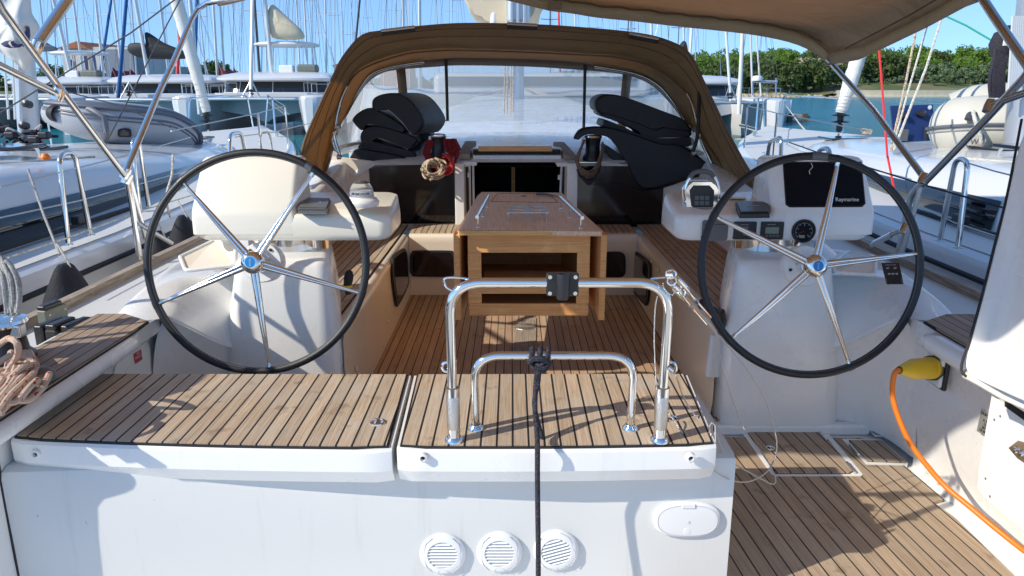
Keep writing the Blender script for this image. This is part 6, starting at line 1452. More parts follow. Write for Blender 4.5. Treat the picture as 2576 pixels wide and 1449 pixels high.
ML=[ # pxb,pxt,Y,r,mat,furl,flag
(262,241,62,.095,'m',None,0,'fourth row left, mast just right of the banners'),(212,184,66,.085,'m',None,0,'mast over the banners, leaning left at the top'),(180,160,72,.08,'a',None,0,'mast left of the banners'),
(125,100,70,.07,'a',None,0,'thin mast over the grey sail cover'),(310,286,58,.085,'m',None,0,'mast left of the blue furled sail'),(345,330,75,.07,'a',('bluel',-1.6),0,'mast with a blue furled sail leaning right'),
(428,402,60,.11,'a',None,0,'pair mast behind the black sail bag, right one'),(456,440,80,.06,'m',None,0,'thin mast left of the cream furled sail'),(548,536,58,.09,'m',('bluel',.0),0,'white mast beside the vertical blue furled sail'),
(566,553,62,.085,'m',None,0,'white mast just right of the blue furled sail'),(520,500,76,.07,'m',('redline',-1.2),0,'mast with a dark red furled sail'),(588,586,85,.06,'a',None,12,'distant thin mast with small flag right of the white one'),
(642,634,72,.06,'a',None,0,'dark thin mast left of the large catamaran mast'),(672,666,75,.07,'m',None,0,'white mast left of the stowed cream mainsail'),(756,746,70,.08,'m',None,0,'white mast right of the stowed cream mainsail'),
(776,765,66,.085,'m',None,14,'white mast with a flag over the hardtop right end'),(792,778,82,.06,'a',None,0,'grey mast behind the ladder of the large catamaran'),(822,818,64,.075,'m',None,0,'mast rising at the left edge of the sprayhood'),
(844,841,90,.05,'a',None,0,'thin distant mast above the left hood shoulder'),(866,858,78,.06,'m',None,0,'mast above the left hood shoulder'),(742,738,100,.05,'m',None,0,'far mast between hardtop and flag mast'),
(888,884,95,.05,'a',None,0,'thin mast over the left curve of the hood'),(908,903,88,.055,'a',None,0,'leaning thin mast over the left curve of the hood'),(1000,996,70,.06,'m',None,0,'white mast left of the thick pair above the hood'),
(1015,1014,52,.10,'m',None,0,'thick white mast above the hood left of centre'),(1056,1055,50,.12,'a',None,0,'thick grey mast above the hood left of the sail bag'),(1030,1028,90,.05,'m',None,0,'thin mast between the two thick masts above the hood'),
(1137,1136,75,.07,'m',None,0,'mast just left of the sail bag'),(1155,1152,95,.05,'a',None,0,'thin mast touching the sail bag left side'),(1385,1384,70,.06,'d',None,0,'dark mast right of the boom'),
(1404,1402,95,.05,'m',('redline',0),0,'mast with a red furled sail right of the boom'),(1450,1446,62,.085,'m',None,0,'white mast halfway along the right hood top'),(1500,1497,92,.05,'a',None,0,'thin mast right of the white one over the hood'),
(1572,1584,80,.06,'d',None,0,'dark leaning mast over the right hood top'),(1590,1587,60,.09,'m',None,0,'white mast over the right hood top'),(1640,1637,52,.11,'m',None,0,'thick white mast over the right hood shoulder'),
(1700,1712,85,.05,'d',None,0,'dark leaning rig over the right hood shoulder'),(1722,1718,60,.085,'m',None,0,'white mast with wide spreaders right of the hood'),(1745,1758,90,.05,'a',None,15,'thin mast with a flag right of the hood'),
(1858,1885,54,.075,'m',None,0,'white mast leaning right behind the right catamaran'),(1892,1885,58,.08,'m',None,0,'white mast right of the leaning one behind the right catamaran'),(1912,1896,62,.07,'m',None,0,'rightmost white mast behind the right catamaran'),
(60+470,470,84,.05,'a',None,0,'thin mast crossing the cream furled sail'),(150,128,95,.05,'m',None,0,'far thin mast at upper left'),(605,600,105,.045,'m',None,0,'far thin mast between the white mast and the catamaran forestay'),
(715,712,105,.045,'a',None,0,'far thin mast behind the stowed cream mainsail'),(805,800,108,.045,'m',None,0,'far thin mast left of the sprayhood edge'),(930,925,110,.045,'a',None,0,'far thin mast above the left end of the hood top'),(965,965,105,.045,'m',None,0,'far thin mast left of the white ones above the hood'),
(1100,1098,105,.045,'m',None,0,'far thin mast between grey mast and sail bag'),(1530,1527,105,.045,'m',None,0,'far thin mast in the middle of the right hood top')]
for (a_,b2,Y,r,mk,fu,fl,lb) in ML:
    moored(a_,b2,Y,r*1.4,col[mk],'moored yacht: '+lb if len(('moored yacht: '+lb).split())<=16 else lb,furl=fu,flag=fl if fl else False,spread=(.42,.68) if SPR.random()<.7 else (.5,),top=SPR.uniform(17,22))
for px0,px1,Y,rr,mk,lb in((497,478,40,.13,'mastw','slim furled headsail left of the cream one'),(300,318,46,.12,'bluel','blue furled headsail leaning right at upper left'),(655,640,50,.10,'mastd','dark furled headsail left of the stowed cream mainsail'),(884,905,60,.10,'mastd','dark leaning forestay over the left shoulder of the hood'),(1862,1872,40,.12,'sailw','white furled headsail of the right catamaran')):
    a=PY(px0,215,Y); b2=PY(px1,0,Y); o=MB().mat(mk).tube([a-(b2-a)*.35,a.lerp(b2,2.4)],[rr,rr*.6],10).build('furled_headsail'); tag(o,lb,'furled sail','furled headsails in the marina')
# ================= catamarans (bows towards us)
def cat_boat(X,Y,sc,lab,opts):
    t=thing('catamaran',lab,'catamaran',(X,Y,0),'white catamarans moored bow on')
    zs=opts.get('zs',sc)
    def q(x,y,z): return V((X+x*sc,Y+y*sc,z*zs))
    hx=3.25
    for sg in(-1,1):
        rows=[]
        for yy,w_,zt,kn in((-6.2,.20,1.95,.0),(-6.12,.40,2.02,.02),(-5.5,.70,2.06,.10),(-3.5,.95,2.1,.2),(0,1.02,2.1,.2),(5,1.02,2.0,.2)):
            cx_=sg*hx
            rows.append([q(cx_-w_,yy,zt),q(cx_-w_,yy,zt-.35),q(cx_-w_*.75,yy,.5),q(cx_-w_*.45,yy,-.2),q(cx_,yy,-.6),q(cx_+w_*.45,yy,-.2),q(cx_+w_*.75,yy,.5),q(cx_+w_,yy,zt-.35),q(cx_+w_,yy,zt),q(cx_+w_*.5,yy,zt+.07),q(cx_-w_*.5,yy,zt+.07)])
        mb=MB().mat('hull'); mb.grid(rows,True); mb.f.append(list(range(11))); mb.m.append(0); mb.build('hull',t)
    # bridge deck with nacelle
    mb=MB().mat('hull'); rows=[]
    bd=opts.get('bd',0)
    for yy,zd in((-3.2+bd,.55),(-2.6+bd,.15),(1+bd,0),(5,0)):
        rows.append([q(x,yy,z+zd*.3) for x,z in((-2.7,2.05),(-2.6,1.1),(-1.6,.95),(-.6,.75),(0,.45),(.6,.75),(1.6,.95),(2.6,1.1),(2.7,2.05))])
    mb.grid(rows); mb.f.append(list(range(9))); mb.m.append(0); mb.build('bridge_deck',t)
    mb=MB().mat('deckw'); mb.grid([[q(x,yy,2.08+.08*math.cos(x*.5)) for x in(-3.6,-2,0,2,3.6)] for yy in(-3.2+bd,0,5)]); mb.build('foredeck',t)
    MB().mat('alu').tube([q(-3.2,-5.3,1.9),q(0,-5.35,1.92),q(3.2,-5.3,1.9)],.10*sc,10).build('crossbeam',t)
    MB().mat('alu').tube([q(0,-5.35,1.92),q(0,-3,2.0)],.05*sc,8).build('longeron',t)
    for sg in(-1,1): MB().mat('strap').add([q(sg*.15,-5.2,1.9),q(sg*2.8,-5.2,1.9),q(sg*2.7,-3.2,2.0),q(sg*.15,-3.2,2.0)],[[0,1,2,3]]).build('trampoline',t,smooth=False)
    # saloon
    def ring(w_,yf,yb2,z,bul=.8,n=14): 
        out=[]
        for k in range(n+1):
            s=-1+2*k/n; out.append(q(w_*math.copysign(abs(math.sin(s*math.pi/2)),s),yf+bul*(1-math.cos(s*math.pi/2)),z))
        out+= [q(w_,yb2,z),q(-w_,yb2,z)]
        return out
    mb=MB().mat('winglass'); mb.grid([ring(3.05,-1.6,4.5,2.1),ring(2.95,-1.3,4.4,2.85)],True); mb.build('saloon_window',t,ang=50)
    for k in(-.9,-.45,0,.45,.9):
        mb=MB().mat('deckw'); a=q(3.05*math.sin(k*math.pi/2),-1.62+.8*(1-math.cos(k*math.pi/2)),2.1); b2=q(2.96*math.sin(k*math.pi/2),-1.33+.8*(1-math.cos(k*math.pi/2)),2.85); mb.tube([a,b2],.02*sc,5); mb.build('window_mullion',t)
    MB().mat('deckw').grid([ring(3.12,-1.75,4.6,2.04),ring(3.1,-1.7,4.6,2.2),ring(3.02,-1.6,4.6,2.24)],True).build('cabin_sill',t,ang=60)
    mb=MB().mat('hull'); mb.grid([ring(3.12,-1.75,5.5,2.83),ring(3.28,-1.95,5.6,2.92),ring(3.30,-1.95,5.6,3.02),ring(3.1,-1.6,5.5,3.2),ring(2.5,-.6,5.2,3.36),ring(1.5,.6,4.6,3.42)],True); n=len(ring(1,0,1,0)); mb.f.append([5*n+k for k in range(n)]); mb.m.append(0); mb.f.append(list(range(n))[::-1]); mb.m.append(0); mb.build('cabin_roof',t,ang=60)
    if opts.get('mast'):
        dx,ln=opts['mast']; MB().mat('mastw').tube([q(opts.get('mb',0),1.0,3.4),q(opts.get('mb',0)+dx,1.2,20)],.16*sc,10,flat=.7).build('mast',t)
        MB().mat('mastw').tube([q(0,-5.3,2.0),q(dx*.9,.9,18.5)],[.10*sc,.07*sc],8).build('furled_jib',t) if opts.get('jib',1) else None
        for sg in(-1,1): MB().mat('wire').tube([q(sg*3.3,1.5,2.1),q(dx,1.2,18)],.015,4).build('shroud',t)
        MB().mat('black').lathe(q(0,-5.2,2.1),[(.05,0),(.14,.05),(.14,.12),(.06,.16),(.14,.22),(.14,.28),(.05,.34)],seg=12).build('furling_drum',t)
    for sg in(-1,1): MB().mat('steel2').tube([q(sg*.5,-5.3,1.95),q(0,-5.0,2.9)],.035*sc,6).build('bridle_strut',t)
    if opts.get('fly'):
        mb=MB().mat('gel'); rows=[]
        for z,k in((4.95,.96),(5.02,1.0),(5.12,.97),(5.2,.8)): rows.append([q(-.3+2.0*k*math.cos(a),3+1.9*k*math.sin(a),z) for a in [2*math.pi*i/28 for i in range(28)]])
        mb.grid(rows,True); mb.f.append([3*28+k for k in range(28)]); mb.m.append(0); mb.f.append([k for k in range(28)][::-1]); mb.m.append(0); mb.build('hardtop',t)
        for x in(-1.7,1.2):
            for y in(2.0,4.2): MB().mat('alu').tube([q(x,y,3.4),q(x*.9,y,4.98)],.05,6).build('hardtop_post',t)
        MB().mat('white').box(q(.2,.9,3.55),(.9,.5,.5)).build('fly_console',t,bevel=.08); MB().mat('olive').box(q(1.4,1.1,3.6),(1.3,.8,.5)).build('fly_cover',t,bevel=.15)
        MB().mat('steel2').tube([q(2.6,3.5,3.3),q(2.3,3.4,5.0)],.03,6).build('fly_ladder',t)
    if opts.get('bag'):
        mk,pts=opts['bag']; P=[q(*p) for p in pts]; pillow('mainsail_bag',t,P,mk,.38)
        bb=q(pts[0][0],1.6,4.45); 
    for sg in(-1,1):
        for k,yy in enumerate((-5.8,-3.6,-1.4,.8)):
            MB().mat('steel2').tube([q(sg*(hx+.5*(1 if yy>-5 else .2)),yy,2.05),q(sg*(hx+.5*(1 if yy>-5 else .2)),yy,2.7)],.018,5).build('stanchion',t)
        MB().mat('wire').tube([q(sg*(hx+.1),-5.8,2.68),q(sg*(hx+.5),-3.6,2.68),q(sg*(hx+.5),3,2.68)],.012,4).build('lifeline',t)
        MB().mat('steel2').tube([q(sg*1.9,-1.9,2.1),q(sg*1.9,-1.9,2.75),q(sg*2.6,-1.8,2.75),q(sg*2.6,-1.8,2.1)],.02,6).build('seat_rail',t)
    return t,q
cA,qa=cat_boat(-14.5,48,1.06,'large white catamaran with hardtop and stowed cream mainsail at centre left',{'mb':-.75,'mast':(-.3,20),'fly':1,'bag':('sail',[(-1.05,1.4,6.3),(-1.0,1.4,6.75),(-.65,1.4,7.2),(-.4,1.4,7.2),(.15,1.4,6.7),(.8,1.4,6.1),(1.15,1.4,5.75),(1.15,1.4,5.3),(-.45,1.4,5.3),(-.85,1.4,5.6)])})
# compass rose on its right bow
c=PY(773,296,42.2); R_=.42; t=cA
cq=c
for k in range(16):
    a=math.pi/8*k; r=R_*(1 if k%4==0 else .62 if k%2==0 else .42); d=V((math.cos(a),0,math.sin(a))); s_=V((-math.sin(a),0,math.cos(a)))*.035
    MB().mat('grey').add([c+s_*1.2,c+d*r,c-s_*1.2],[[0,1,2]]).build('compass_rose_ray',cA,smooth=False,solid=.01)
MB().mat('grey').tube([c+V((math.cos(a)*.24,0,math.sin(a)*.24)) for a in [2*math.pi*k/24 for k in range(24)]],.02,5,closed=True).build('compass_rose_ring',cA)
cB,_=cat_boat(-22.4,50,1.02,'white catamaran with black sail bag, second from left',{'mb':-1.7,'mast':(-.9,20),'jib':0,'bag':('sailk',[(-2.9,1.4,5.3),(-2.95,1.4,4.8),(-1.9,1.4,4.4),(.9,1.4,4.4),(1.2,1.4,4.55),(.5,1.4,4.95),(-.6,1.4,5.4),(-1.4,1.4,5.95),(-1.75,1.4,6.0),(-1.8,1.4,5.3),(-2.3,1.4,5.4)])})
cC,_=cat_boat(10.5,44.5,.80,'white catamaran with grey windows right of the sprayhood',{'zs':.98,'bd':1.6,'mb':.1,'mast':(.35,20),'bag':('sailk',[(-1.8,1.4,4.25),(-1.2,1.4,4.4),(-.45,1.4,5.2),(-.15,1.4,5.4),(.1,1.4,5.0),(.15,1.4,4.0),(-.8,1.4,3.95),(-1.8,1.4,4.0)])})
cC.rotation_euler=(0,0,.26)
cD,_=cat_boat(-31.5,54,1.0,'white catamaran with flybridge roof at far left behind the bimini tubes',{'mast':(-1.6,20),'jib':0,'fly':1,'bag':('dinghyd',[(-3.1,1.9,6.0),(-2.3,1.9,5.95),(-1.7,1.9,5.6),(-1.2,1.9,5.35),(-1.5,1.9,5.2),(-3.1,1.9,5.15)])})
# red-covered small boats between
def rcover(px,Y,w_,lab):
    p=PY(px,205,Y); t=thing('motor_boat',lab,'motor boat',(p.x,Y,0)); rows=[]
    MB().mat('hull').box((p.x,Y,.8),(w_,5,1.6)).build('hull',t,bevel=.25)
    MB().mat('maroon').prism([V((p.x-w_*.5,Y-1,2.3)),V((p.x+w_*.5,Y-1,2.3)),V((p.x+w_*.48,Y-1,3.6)),V((p.x+w_*.40,Y-1,3.9)),V((p.x+w_*.34,Y-1,3.3)),V((p.x-w_*.1,Y-1,2.8))][::-1],(0,2.5,0)).build('red_cover',t,bevel=.1)
    MB().mat('gel').box((p.x,Y,1.95),(w_*.8,3.5,.7)).build('cabin',t,bevel=.2)
rcover(262,58,3.4,'small boat with a pointed dark red cover below the glazed building'); rcover(545,58,2.2,'small boat with a low red cover right of the second catamaran')
# boat lying across, seen through the hood window
hb_=thing('passenger_boat','large white hull lying across, seen blurred through the hood window','boat',(0,24,0))
rows=[]
for k in range(21):
    s=-1+2*k/20; x=.2+5.4*s; w_=1.7*(1-max(0,-s)**3*.9); zt=2.35+.35*max(0,-s); rows.append([V((x,24-w_,zt)),V((x,24-w_*.97,1.2)),V((x,24-w_*.8,0)),V((x,24,-.4)),V((x,24+w_*.8,0)),V((x,24+w_,zt)),V((x,24,zt+.1))])
mb=MB().mat('hull'); mb.grid(rows,True); mb.f.append([20*7+k for k in range(7)]); mb.m.append(0); mb.build('hull',hb_)
MB().mat('hull').box((.9,24,2.75),(6.5,2.4,.7)).build('cabin',hb_,bevel=.2); MB().mat('winglass').box((.9,22.78,2.85),(5.6,.05,.28)).build('cabin_window',hb_,bevel=.02)
MB().mat('bluel').box((.2,22.27,1.15),(9.6,.05,.05)).build('rubbing_stripe',hb_,smooth=False)
text('LAUNCHES',.36,V((2.2,22.24,1.72)),(1,0,0),(0,0,1),'blue','hull_lettering',hb_,ext=.01)
# ================= neighbour yachts
def neighbour(Xc,sg,lab,stripe):
    # sg=+1: near side is at larger x (boat on our left)
    t=thing('neighbour_yacht',lab,'sailing yacht',(Xc,6,0),'neighbour yachts alongside')
    def hw(y): return 2.22 if y<6.5 else max(.03,2.22*(1-((y-6.5)/8.2)**2.3))
    Ys=[-1.5+16.1*i/40 for i in range(41)]; Ys=[y for y in Ys if y<14.69]
    hr=[];dr=[];sr=[]
    for y in Ys:
        h=hw(y); zs=1.74+max(0,y-5)*.022
        ring=[]
        for s in(-1,1):
            seg=[V((Xc+s*(h-.10),y,zs+.0)),V((Xc+s*(h-.03),y,zs-.03)),V((Xc+s*h,y,zs-.10)),V((Xc+s*h*1.0,y,zs-.6)),V((Xc+s*h*.95,y,.4)),V((Xc+s*h*.78,y,-.3))]
            ring+= seg if s<0 else seg[::-1]
        hr.append(ring)
        ci=min(1.75,h*.78)
        dr.append([V((Xc+s*(h-.09),y,zs+.003)) if abs(s)==1 else V((Xc+s*h,y,zs+.03*(1-abs(s)))) for s in(-1,-.8,-.5,0,.5,.8,1)])
        sr.append((V((Xc+sg*(h+.003),y,zs-.115)),V((Xc+sg*(h+.003),y,zs-.15))))
    mb=MB().mat('hull'); mb.grid(hr); mb.build('hull',t)
    mb=MB().mat('deckw'); mb.grid(dr); mb.build('deck',t)
    mb=MB().mat('rubber'); mb.tube([a.lerp(b_,.5) for a,b_ in sr],.018,6); mb.build('rubbing_strake',t)
    # coachroof
    rows=[]; wr=[]
    for y,w_,zt in((-1.4,1.62,2.12),(0,1.66,2.18),(3,1.68,2.22),(5,1.66,2.18),(6.5,1.62,2.10),(8,1.5,2.03),(9.3,1.3,1.98),(10.4,1.0,1.95),(11.2,.65,1.91),(11.8,.3,1.88)):
        zb=1.72+max(0,y-5)*.022
        prof=[(w_,zb),(w_-.03,zb+.22*(zt-zb)/.5),(w_-.06,zb+.55*(zt-zb)),(w_-.11,zt-.09),(w_-.20,zt-.03),(w_-.34,zt),(w_*.4,zt+.05)]
        rows.append([V((Xc-x,y,z)) for x,z in prof]+[V((Xc,y,zt+.06))]+[V((Xc+x,y,z)) for x,z in prof[::-1]])
        wr.append((V((Xc+sg*(w_-.003),y,zb+.02)),V((Xc+sg*(w_-.045),y,zb+.50*(zt-zb)))))
    mb=MB().mat('hull'); mb.grid(rows); mb.f.append(list(range(len(rows[0])))); mb.m.append(0); mb.build('coachroof',t)
    wsl=wr[1:6] if sg>0 else wr[3:7]; a=[p[0] for p in wsl]; b_=[p[1] for p in wsl]; off=V((sg*.014,0,0))
    mb=MB().mat('winglass'); mb.grid([[p+off for p in resample(a,12)],[p+off for p in resample(b_,12)]]); mb.build('cabin_window',t,solid=.004)
    for y in(1.6,3.2,4.8): 
        pass
    if stripe: MB().mat(stripe).tube([p[0]+V((sg*.02,0,-.045)) for p in wr[:6]],.013,6).build('cabin_stripe',t)
    # toe line, handrails, hatches
    MB().mat('steel').tube(fillet([V((Xc+sg*.9,4.6,2.20)),V((Xc+sg*.9,4.65,2.29)),V((Xc+sg*.9,6.2,2.22)),V((Xc+sg*.9,6.25,2.12))],.04,4),.014,8).build('handrail',t)
    MB().mat('acryl').box((Xc+sg*.3,7.0,2.14),(.5,.5,.03)).build('deck_hatch',t,bevel=.01); MB().mat('acryl').box((Xc+sg*.3,10.6,2.0),(.5,.5,.03)).build('deck_hatch',t,bevel=.01)
    for y in(3.2,9.2,12.4):
        c=V((Xc+sg*(hw(y)-.22),y,1.76+max(0,y-5)*.022)); MB().mat('steel').tube([c+V((0,-.13,.05)),c+V((0,-.05,.06)),c+V((0,.05,.06)),c+V((0,.13,.05))],.012,8).build('deck_cleat',t); MB().mat('steel').box(c+V((0,0,.02)),(.03,.10,.05)).build('cleat_foot',t,bevel=.005)
    MB().mat('rubber').box((Xc+sg*(hw(4)-.40),4.6,1.775),(.035,2.6,.025)).build('genoa_track',t,bevel=.004)
    MB().mat('black').box((Xc+sg*(hw(4)-.40),5.1,1.81),(.06,.14,.06)).build('sheet_car',t,bevel=.01)
    for y,x in((2.2,.7),(4.2,.2),(5.8,.9)): MB().mat('acryl').box((Xc+sg*x,y,2.285-.02*max(0,y-4)),(.42,.42,.03)).build('deck_hatch',t,bevel=.01)
    MB().mat('ropew').tube([V((Xc+sg*1.2,y_,2.235+.01*math.sin(y_*3)-.055*max(0,y_-4.2))) for y_ in(.5,1.5,2.5,3.5,4.5,5.5,6.5)],.010,6).build('deck_line',t)
    # pulpit and stanchions
    for s in(-1,1):
        MB().mat('steel').tube(fillet([V((Xc+s*.75,13.0,1.9)),V((Xc+s*.72,13.1,2.5)),V((Xc+s*.2,14.5,2.55)),V((Xc+s*.12,14.45,1.95))],.1,5),.014,8).build('pulpit_rail',t)
        for y in(8.3,10.6): MB().mat('steel').tube([V((Xc+s*(hw(y)-.1),y,1.8)),V((Xc+s*(hw(y)-.1),y,2.42))],.013,8).build('stanchion',t)
        MB().mat('wire').tube([V((Xc+s*(hw(6)-.1),6,2.36)),V((Xc+s*(hw(8.3)-.1),8.3,2.42)),V((Xc+s*(hw(10.6)-.1),10.6,2.44)),V((Xc+s*.73,13.1,2.5))],.006,5).build('lifeline',t)
    return t
nL=neighbour(-4.83,1,'white yacht moored on our left with dark window band and grey dinghy on deck',None)
nR=neighbour(4.95,-1,'white yacht moored on our right with red stripe and black louvres','redline')
# louvres on the right neighbour cabin side
for i in range(4):
    P=[PX(x,y,3.27) for x,y in((2422+i*1,489+21*i),(2466+i*2,506+21*i),(2465+i*2,512+21*i),(2420+i*1,494+21*i))]; MB().mat('rubber').prism(P,(.03,0,0)).build('louvre',nR,smooth=False)
random.seed(31)
t=thing('halyard_tangle','tangle of dark ropes and blocks at the foot of the left neighbour mast','rope',PT(50,350,6.9))
for k in range(16):
    x=random.uniform(-10,120); y=random.uniform(325,372); MB().mat('ropeb' if k%3 else 'ropeg').tube(catmull([PT(x,y,6.9),PT(x+random.uniform(-25,25),y-random.uniform(0,22),6.85),PT(x+random.uniform(-30,40),y+random.uniform(-4,8),6.9),PT(x+random.uniform(-10,60),y+random.uniform(0,10),6.95)],5),.014,6).build('rope_strand',t)
for x,y in((28,340),(88,352),(112,340)): MB().mat('black').box(PT(x,y,6.85),(.10,.08,.07)).build('block',t,bevel=.02)
o=MB().mat('orange').lathe(PT(115,402,5.4),[(.03,0),(.035,.02),(.02,.045),(0,.05)],seg=14).build('deck_light'); tag(o,'small orange light on the left neighbour coachroof','lamp')
o=MB().mat('ropebei').tube([PT(540+ 7*math.cos(a)*(1+.3*math.sin(3.3*a)),354+3*math.sin(a*1.1)-a*.25,13.2) for a in [k*.6 for k in range(44)]],.02,6).build('bow_line_coil'); tag(o,'small beige mooring line coil on the left neighbour bow','rope')
o=MB().mat('ropebei').tube([PT(2180+ 10*math.cos(a)*(1+.3*math.sin(3.3*a)),334+3*math.sin(a*1.1)-a*.25,10.8) for a in [k*.6 for k in range(44)]],.02,6).build('bow_line_coil'); tag(o,'beige rope coil on the right neighbour foredeck beside the drum','rope')
# furlers
def furler(xt,yt,xb,yb_,Y,r,lab,mk='sailw'):
    a=PY(xb,yb_-16,Y); b_=PY(xt,yt,Y+.0); t=thing('furling_gear',lab,'furled sail',PY(xb,yb_+30,Y)); n=26
    P=[a.lerp(b_,k/n*1.25) for k in range(n+1)]
    MB().mat(mk).tube(P,[r*(.75+.35*min(1,k/8))*(1+.05*math.sin(k*2.3)) for k in range(n+1)],12).build('furled_sail',t)
    MB().mat('lgrey').tube([P[k//6 if k//6<n else n]+ (V((math.cos(k*1.05),math.sin(k*1.05),0))*r*1.06) for k in range(6,n*6)],.004,4).build('sheet_wrap',t)
    c=PY(xb,yb_,Y)
    MB().mat('black').lathe(c,[(.02,-.20),(.05,-.18),(.05,-.08),(.02,-.06),(.13,-.05),(.135,-.035),(.05,-.02),(.05,.04),(.135,.055),(.13,.07),(.06,.085),(.05,.20)],seg=20).build('furling_drum',t)
    MB().mat('steel').tube([c+V((0,0,-.2)),c+V((0,.05,-.5))],.02,8).build('tack_link',t)
furler(438,-20,520,298,13.9,.10,'cream furled headsail with black drum on the left neighbour bow'); furler(2172,105,2114,300,12.0,.10,'white furled headsail with black drum on the right neighbour bow')
# masts of the neighbours
def nmast(px0,px1,Y,w_,mk,lab):
    a=PY(px0,345,Y); b_=PY(px1,60,Y); d=(b_-a).normalized(); t=thing('yacht_mast',lab,'mast',a); MB().mat(mk).tube([a-d*.4,b_+d*6],w_,20,flat=.65).build('mast_extrusion',t)
    return t,a,b_
tL,_,_=nmast(75,52,7.3,.125,'alu','thick grey mast of the left neighbour at the left picture edge')
tR,_,_=nmast(2556,2585,6.9,.13,'alu','thick grey mast of the right neighbour at the right picture edge')
for i,(x,y) in enumerate(((60,262),(52,316))): MB().mat('black').lathe(PY(x+10,y,7.15),[(.0,-.04),(.035,-.03),(.035,.04),(0,.05)],axis=(0,-1,.2),seg=14).build('mast_winch',tL)
MB().mat('white').box(PY(2538,107,6.75),(.09,.02,.05)).build('mast_label',tR); MB().mat('black').tube([PY(2528,70,6.75),PY(2580,66,6.75)],.02,8).build('mast_band',tR)
for x0,x1 in((38,30),(50,44),(22,8)): MB().mat('mastw').tube([PY(x0,300,7.0),PY(x1,120,7.0)],.012,6).build('halyard',tL)
for k in range(7): MB().mat('mastw').tube([PY(2536+5*k,250,6.7),PY(2548+5*k,40,6.7)],.012,6).build('halyard',tR)
# stacked sail hanging on the left with indigo wave print
t=thing('loose_sail','off white loose sail with indigo wave print hanging at the top left corner','sail',PY(40,100,6.6))
O=[(-60,-40),(60,-40),(78,30),(96,62),(100,90),(98,112),(82,148),(66,178),(48,165),(30,150),(-10,125),(-60,120)]
rows=[]; cxy=(25,60)
n=44; oc=catmull([V((x,y,0)) for x,y in O],6,True)
for k in range(7):
    s=1-k/6.0; r=[]
    for i,p in enumerate(oc): 
        x=cxy[0]+(p.x-cxy[0])*s; y=cxy[1]+(p.y-cxy[1])*s; r.append(PY(x,y,6.6-.22*(1-s*s)+.03*math.sin(x*.06+y*.03)+.015*math.sin(y*.09)))
    rows.append(r)
mb=MB().mat('sailw'); mb.grid(rows,True); mb.build('sail_cloth',t,solid=.01)
def sprint(px,d=-.05): 
    P=[]
    for x,y in px:
        s=max(abs(x-cxy[0])/75,abs(y-cxy[1])/110); P.append(PY(x,y,6.6-.22*(1-s*s)+.03*math.sin(x*.06+y*.03)+.015*math.sin(y*.09)-.03))
    MB().mat('purple').add(P,[list(range(len(P)))]).build('wave_print',t,smooth=False,solid=.004)
sprint([(2,110),(14,103),(32,100),(22,105),(20,111),(28,118),(38,120),(24,121),(10,117)]); sprint([(26,105),(36,102),(36,107),(44,112),(54,110),(60,104),(64,102),(60,112),(50,119),(38,120),(30,115)])
sprint([(56,104),(60,102),(62,90),(68,76),(64,68),(72,66),(75,74),(76,90),(73,104),(66,112),(58,118)])
# dinghies
def dinghy(path,r,lab,mk,stripes,tipk,tp=.5):
    P=catmull([PT(*q) for q in path],8); n=len(P); t=thing('dinghy',lab,'inflatable dinghy',P[n//2]-V((0,0,r)))
    R_=[r*min(1,.52+ .48*math.sin(math.pi/2*min(1,i/(n*tp))),.35+.65*math.sqrt(min(1,(n-1-i+.3)/5))) for i in range(n)]
    MB().mat(mk).tube(P,R_,24).build('inflatable_tube',t)
    def sf(p,i,dz):
        nn=(V((0,0,CZ))-p).normalized(); ax=(P[min(i+1,n-1)]-P[max(i-1,0)]).normalized(); nn=(nn-ax*nn.dot(ax)).normalized(); up=nn.cross(ax); up=up if up.z>0 else -up
        return p+(nn*math.cos(dz)+up*math.sin(dz))*R_[i]
    for dz,rr,k in stripes: MB().mat(k).tube([sf(p,i,dz) for i,p in enumerate(P) if 2<i<n-2],rr,8,flat=.6).build('tube_stripe',t)
    if tipk: MB().mat(tipk).lathe(P[0]+(P[0]-P[3]).normalized()*-.02,[(r*.56,-.10),(r*.56,.02),(r*.50,.07),(r*.36,.11),(r*.2,.125),(0,.13)],axis=(P[0]-P[3]).normalized(),seg=20).build('tube_end_cone',t)
    return t,P,R_
t,P,R_=dinghy([(128,283,8.6),(165,292,8.5),(215,301,8.5),(280,309,8.6),(350,315,8.8),(410,322,9.1),(448,338,9.5),(452,352,10.0)],.245,'grey inflatable dinghy with dark cone end lying on the left neighbour foredeck','dinghy',((.30,.020,'dinghyd'),(.12,.014,'dinghyd'),(.75,.05,'dinghyd'),(.95,.05,'dinghyd')),'black')
cn=PT(137,285,8.35); MB().mat('rubber').lathe(cn,[(.09,-.06),(.092,.01),(.075,.045),(.045,.062),(.02,.068),(0,.072)],axis=(PT(112,281,8.4)-cn).normalized(),seg=20).build('end_cone',t)
mb=MB().mat('dinghy'); rows=[]
for k in range(9):
    s=k/8; x=150+ s*230; y0=300+10*s; hgt=52*math.sin(math.pi*min(1,.12+s*.8))**.6; rows.append([PT(x,y0,8.9),PT(x,y0-hgt*.8,9.1),PT(x+10,y0-hgt,9.5),PT(x+20,y0-hgt*.8,10.1),PT(x+20,y0,10.3)])
mb.grid(rows); mb.build('dinghy_floor',t)
MB().mat('dinghyd').tube([PT(165,262,8.7),PT(230,275,8.27),PT(262,292,8.27),PT(268,330,8.3),PT(262,352,8.5)],.03,8).build('reinforcing_patch',t)
text('PLASTIMO',.055,PT(268,329,8.28),PT(240,329,8.28)-PT(290,331,8.28),V((0,.2,-1)),'dinghyd','tube_lettering',t)
MB().mat('rubber').box(PT(313,334,8.48),(.16,.05,.10)).build('tow_patch',t,bevel=.03)
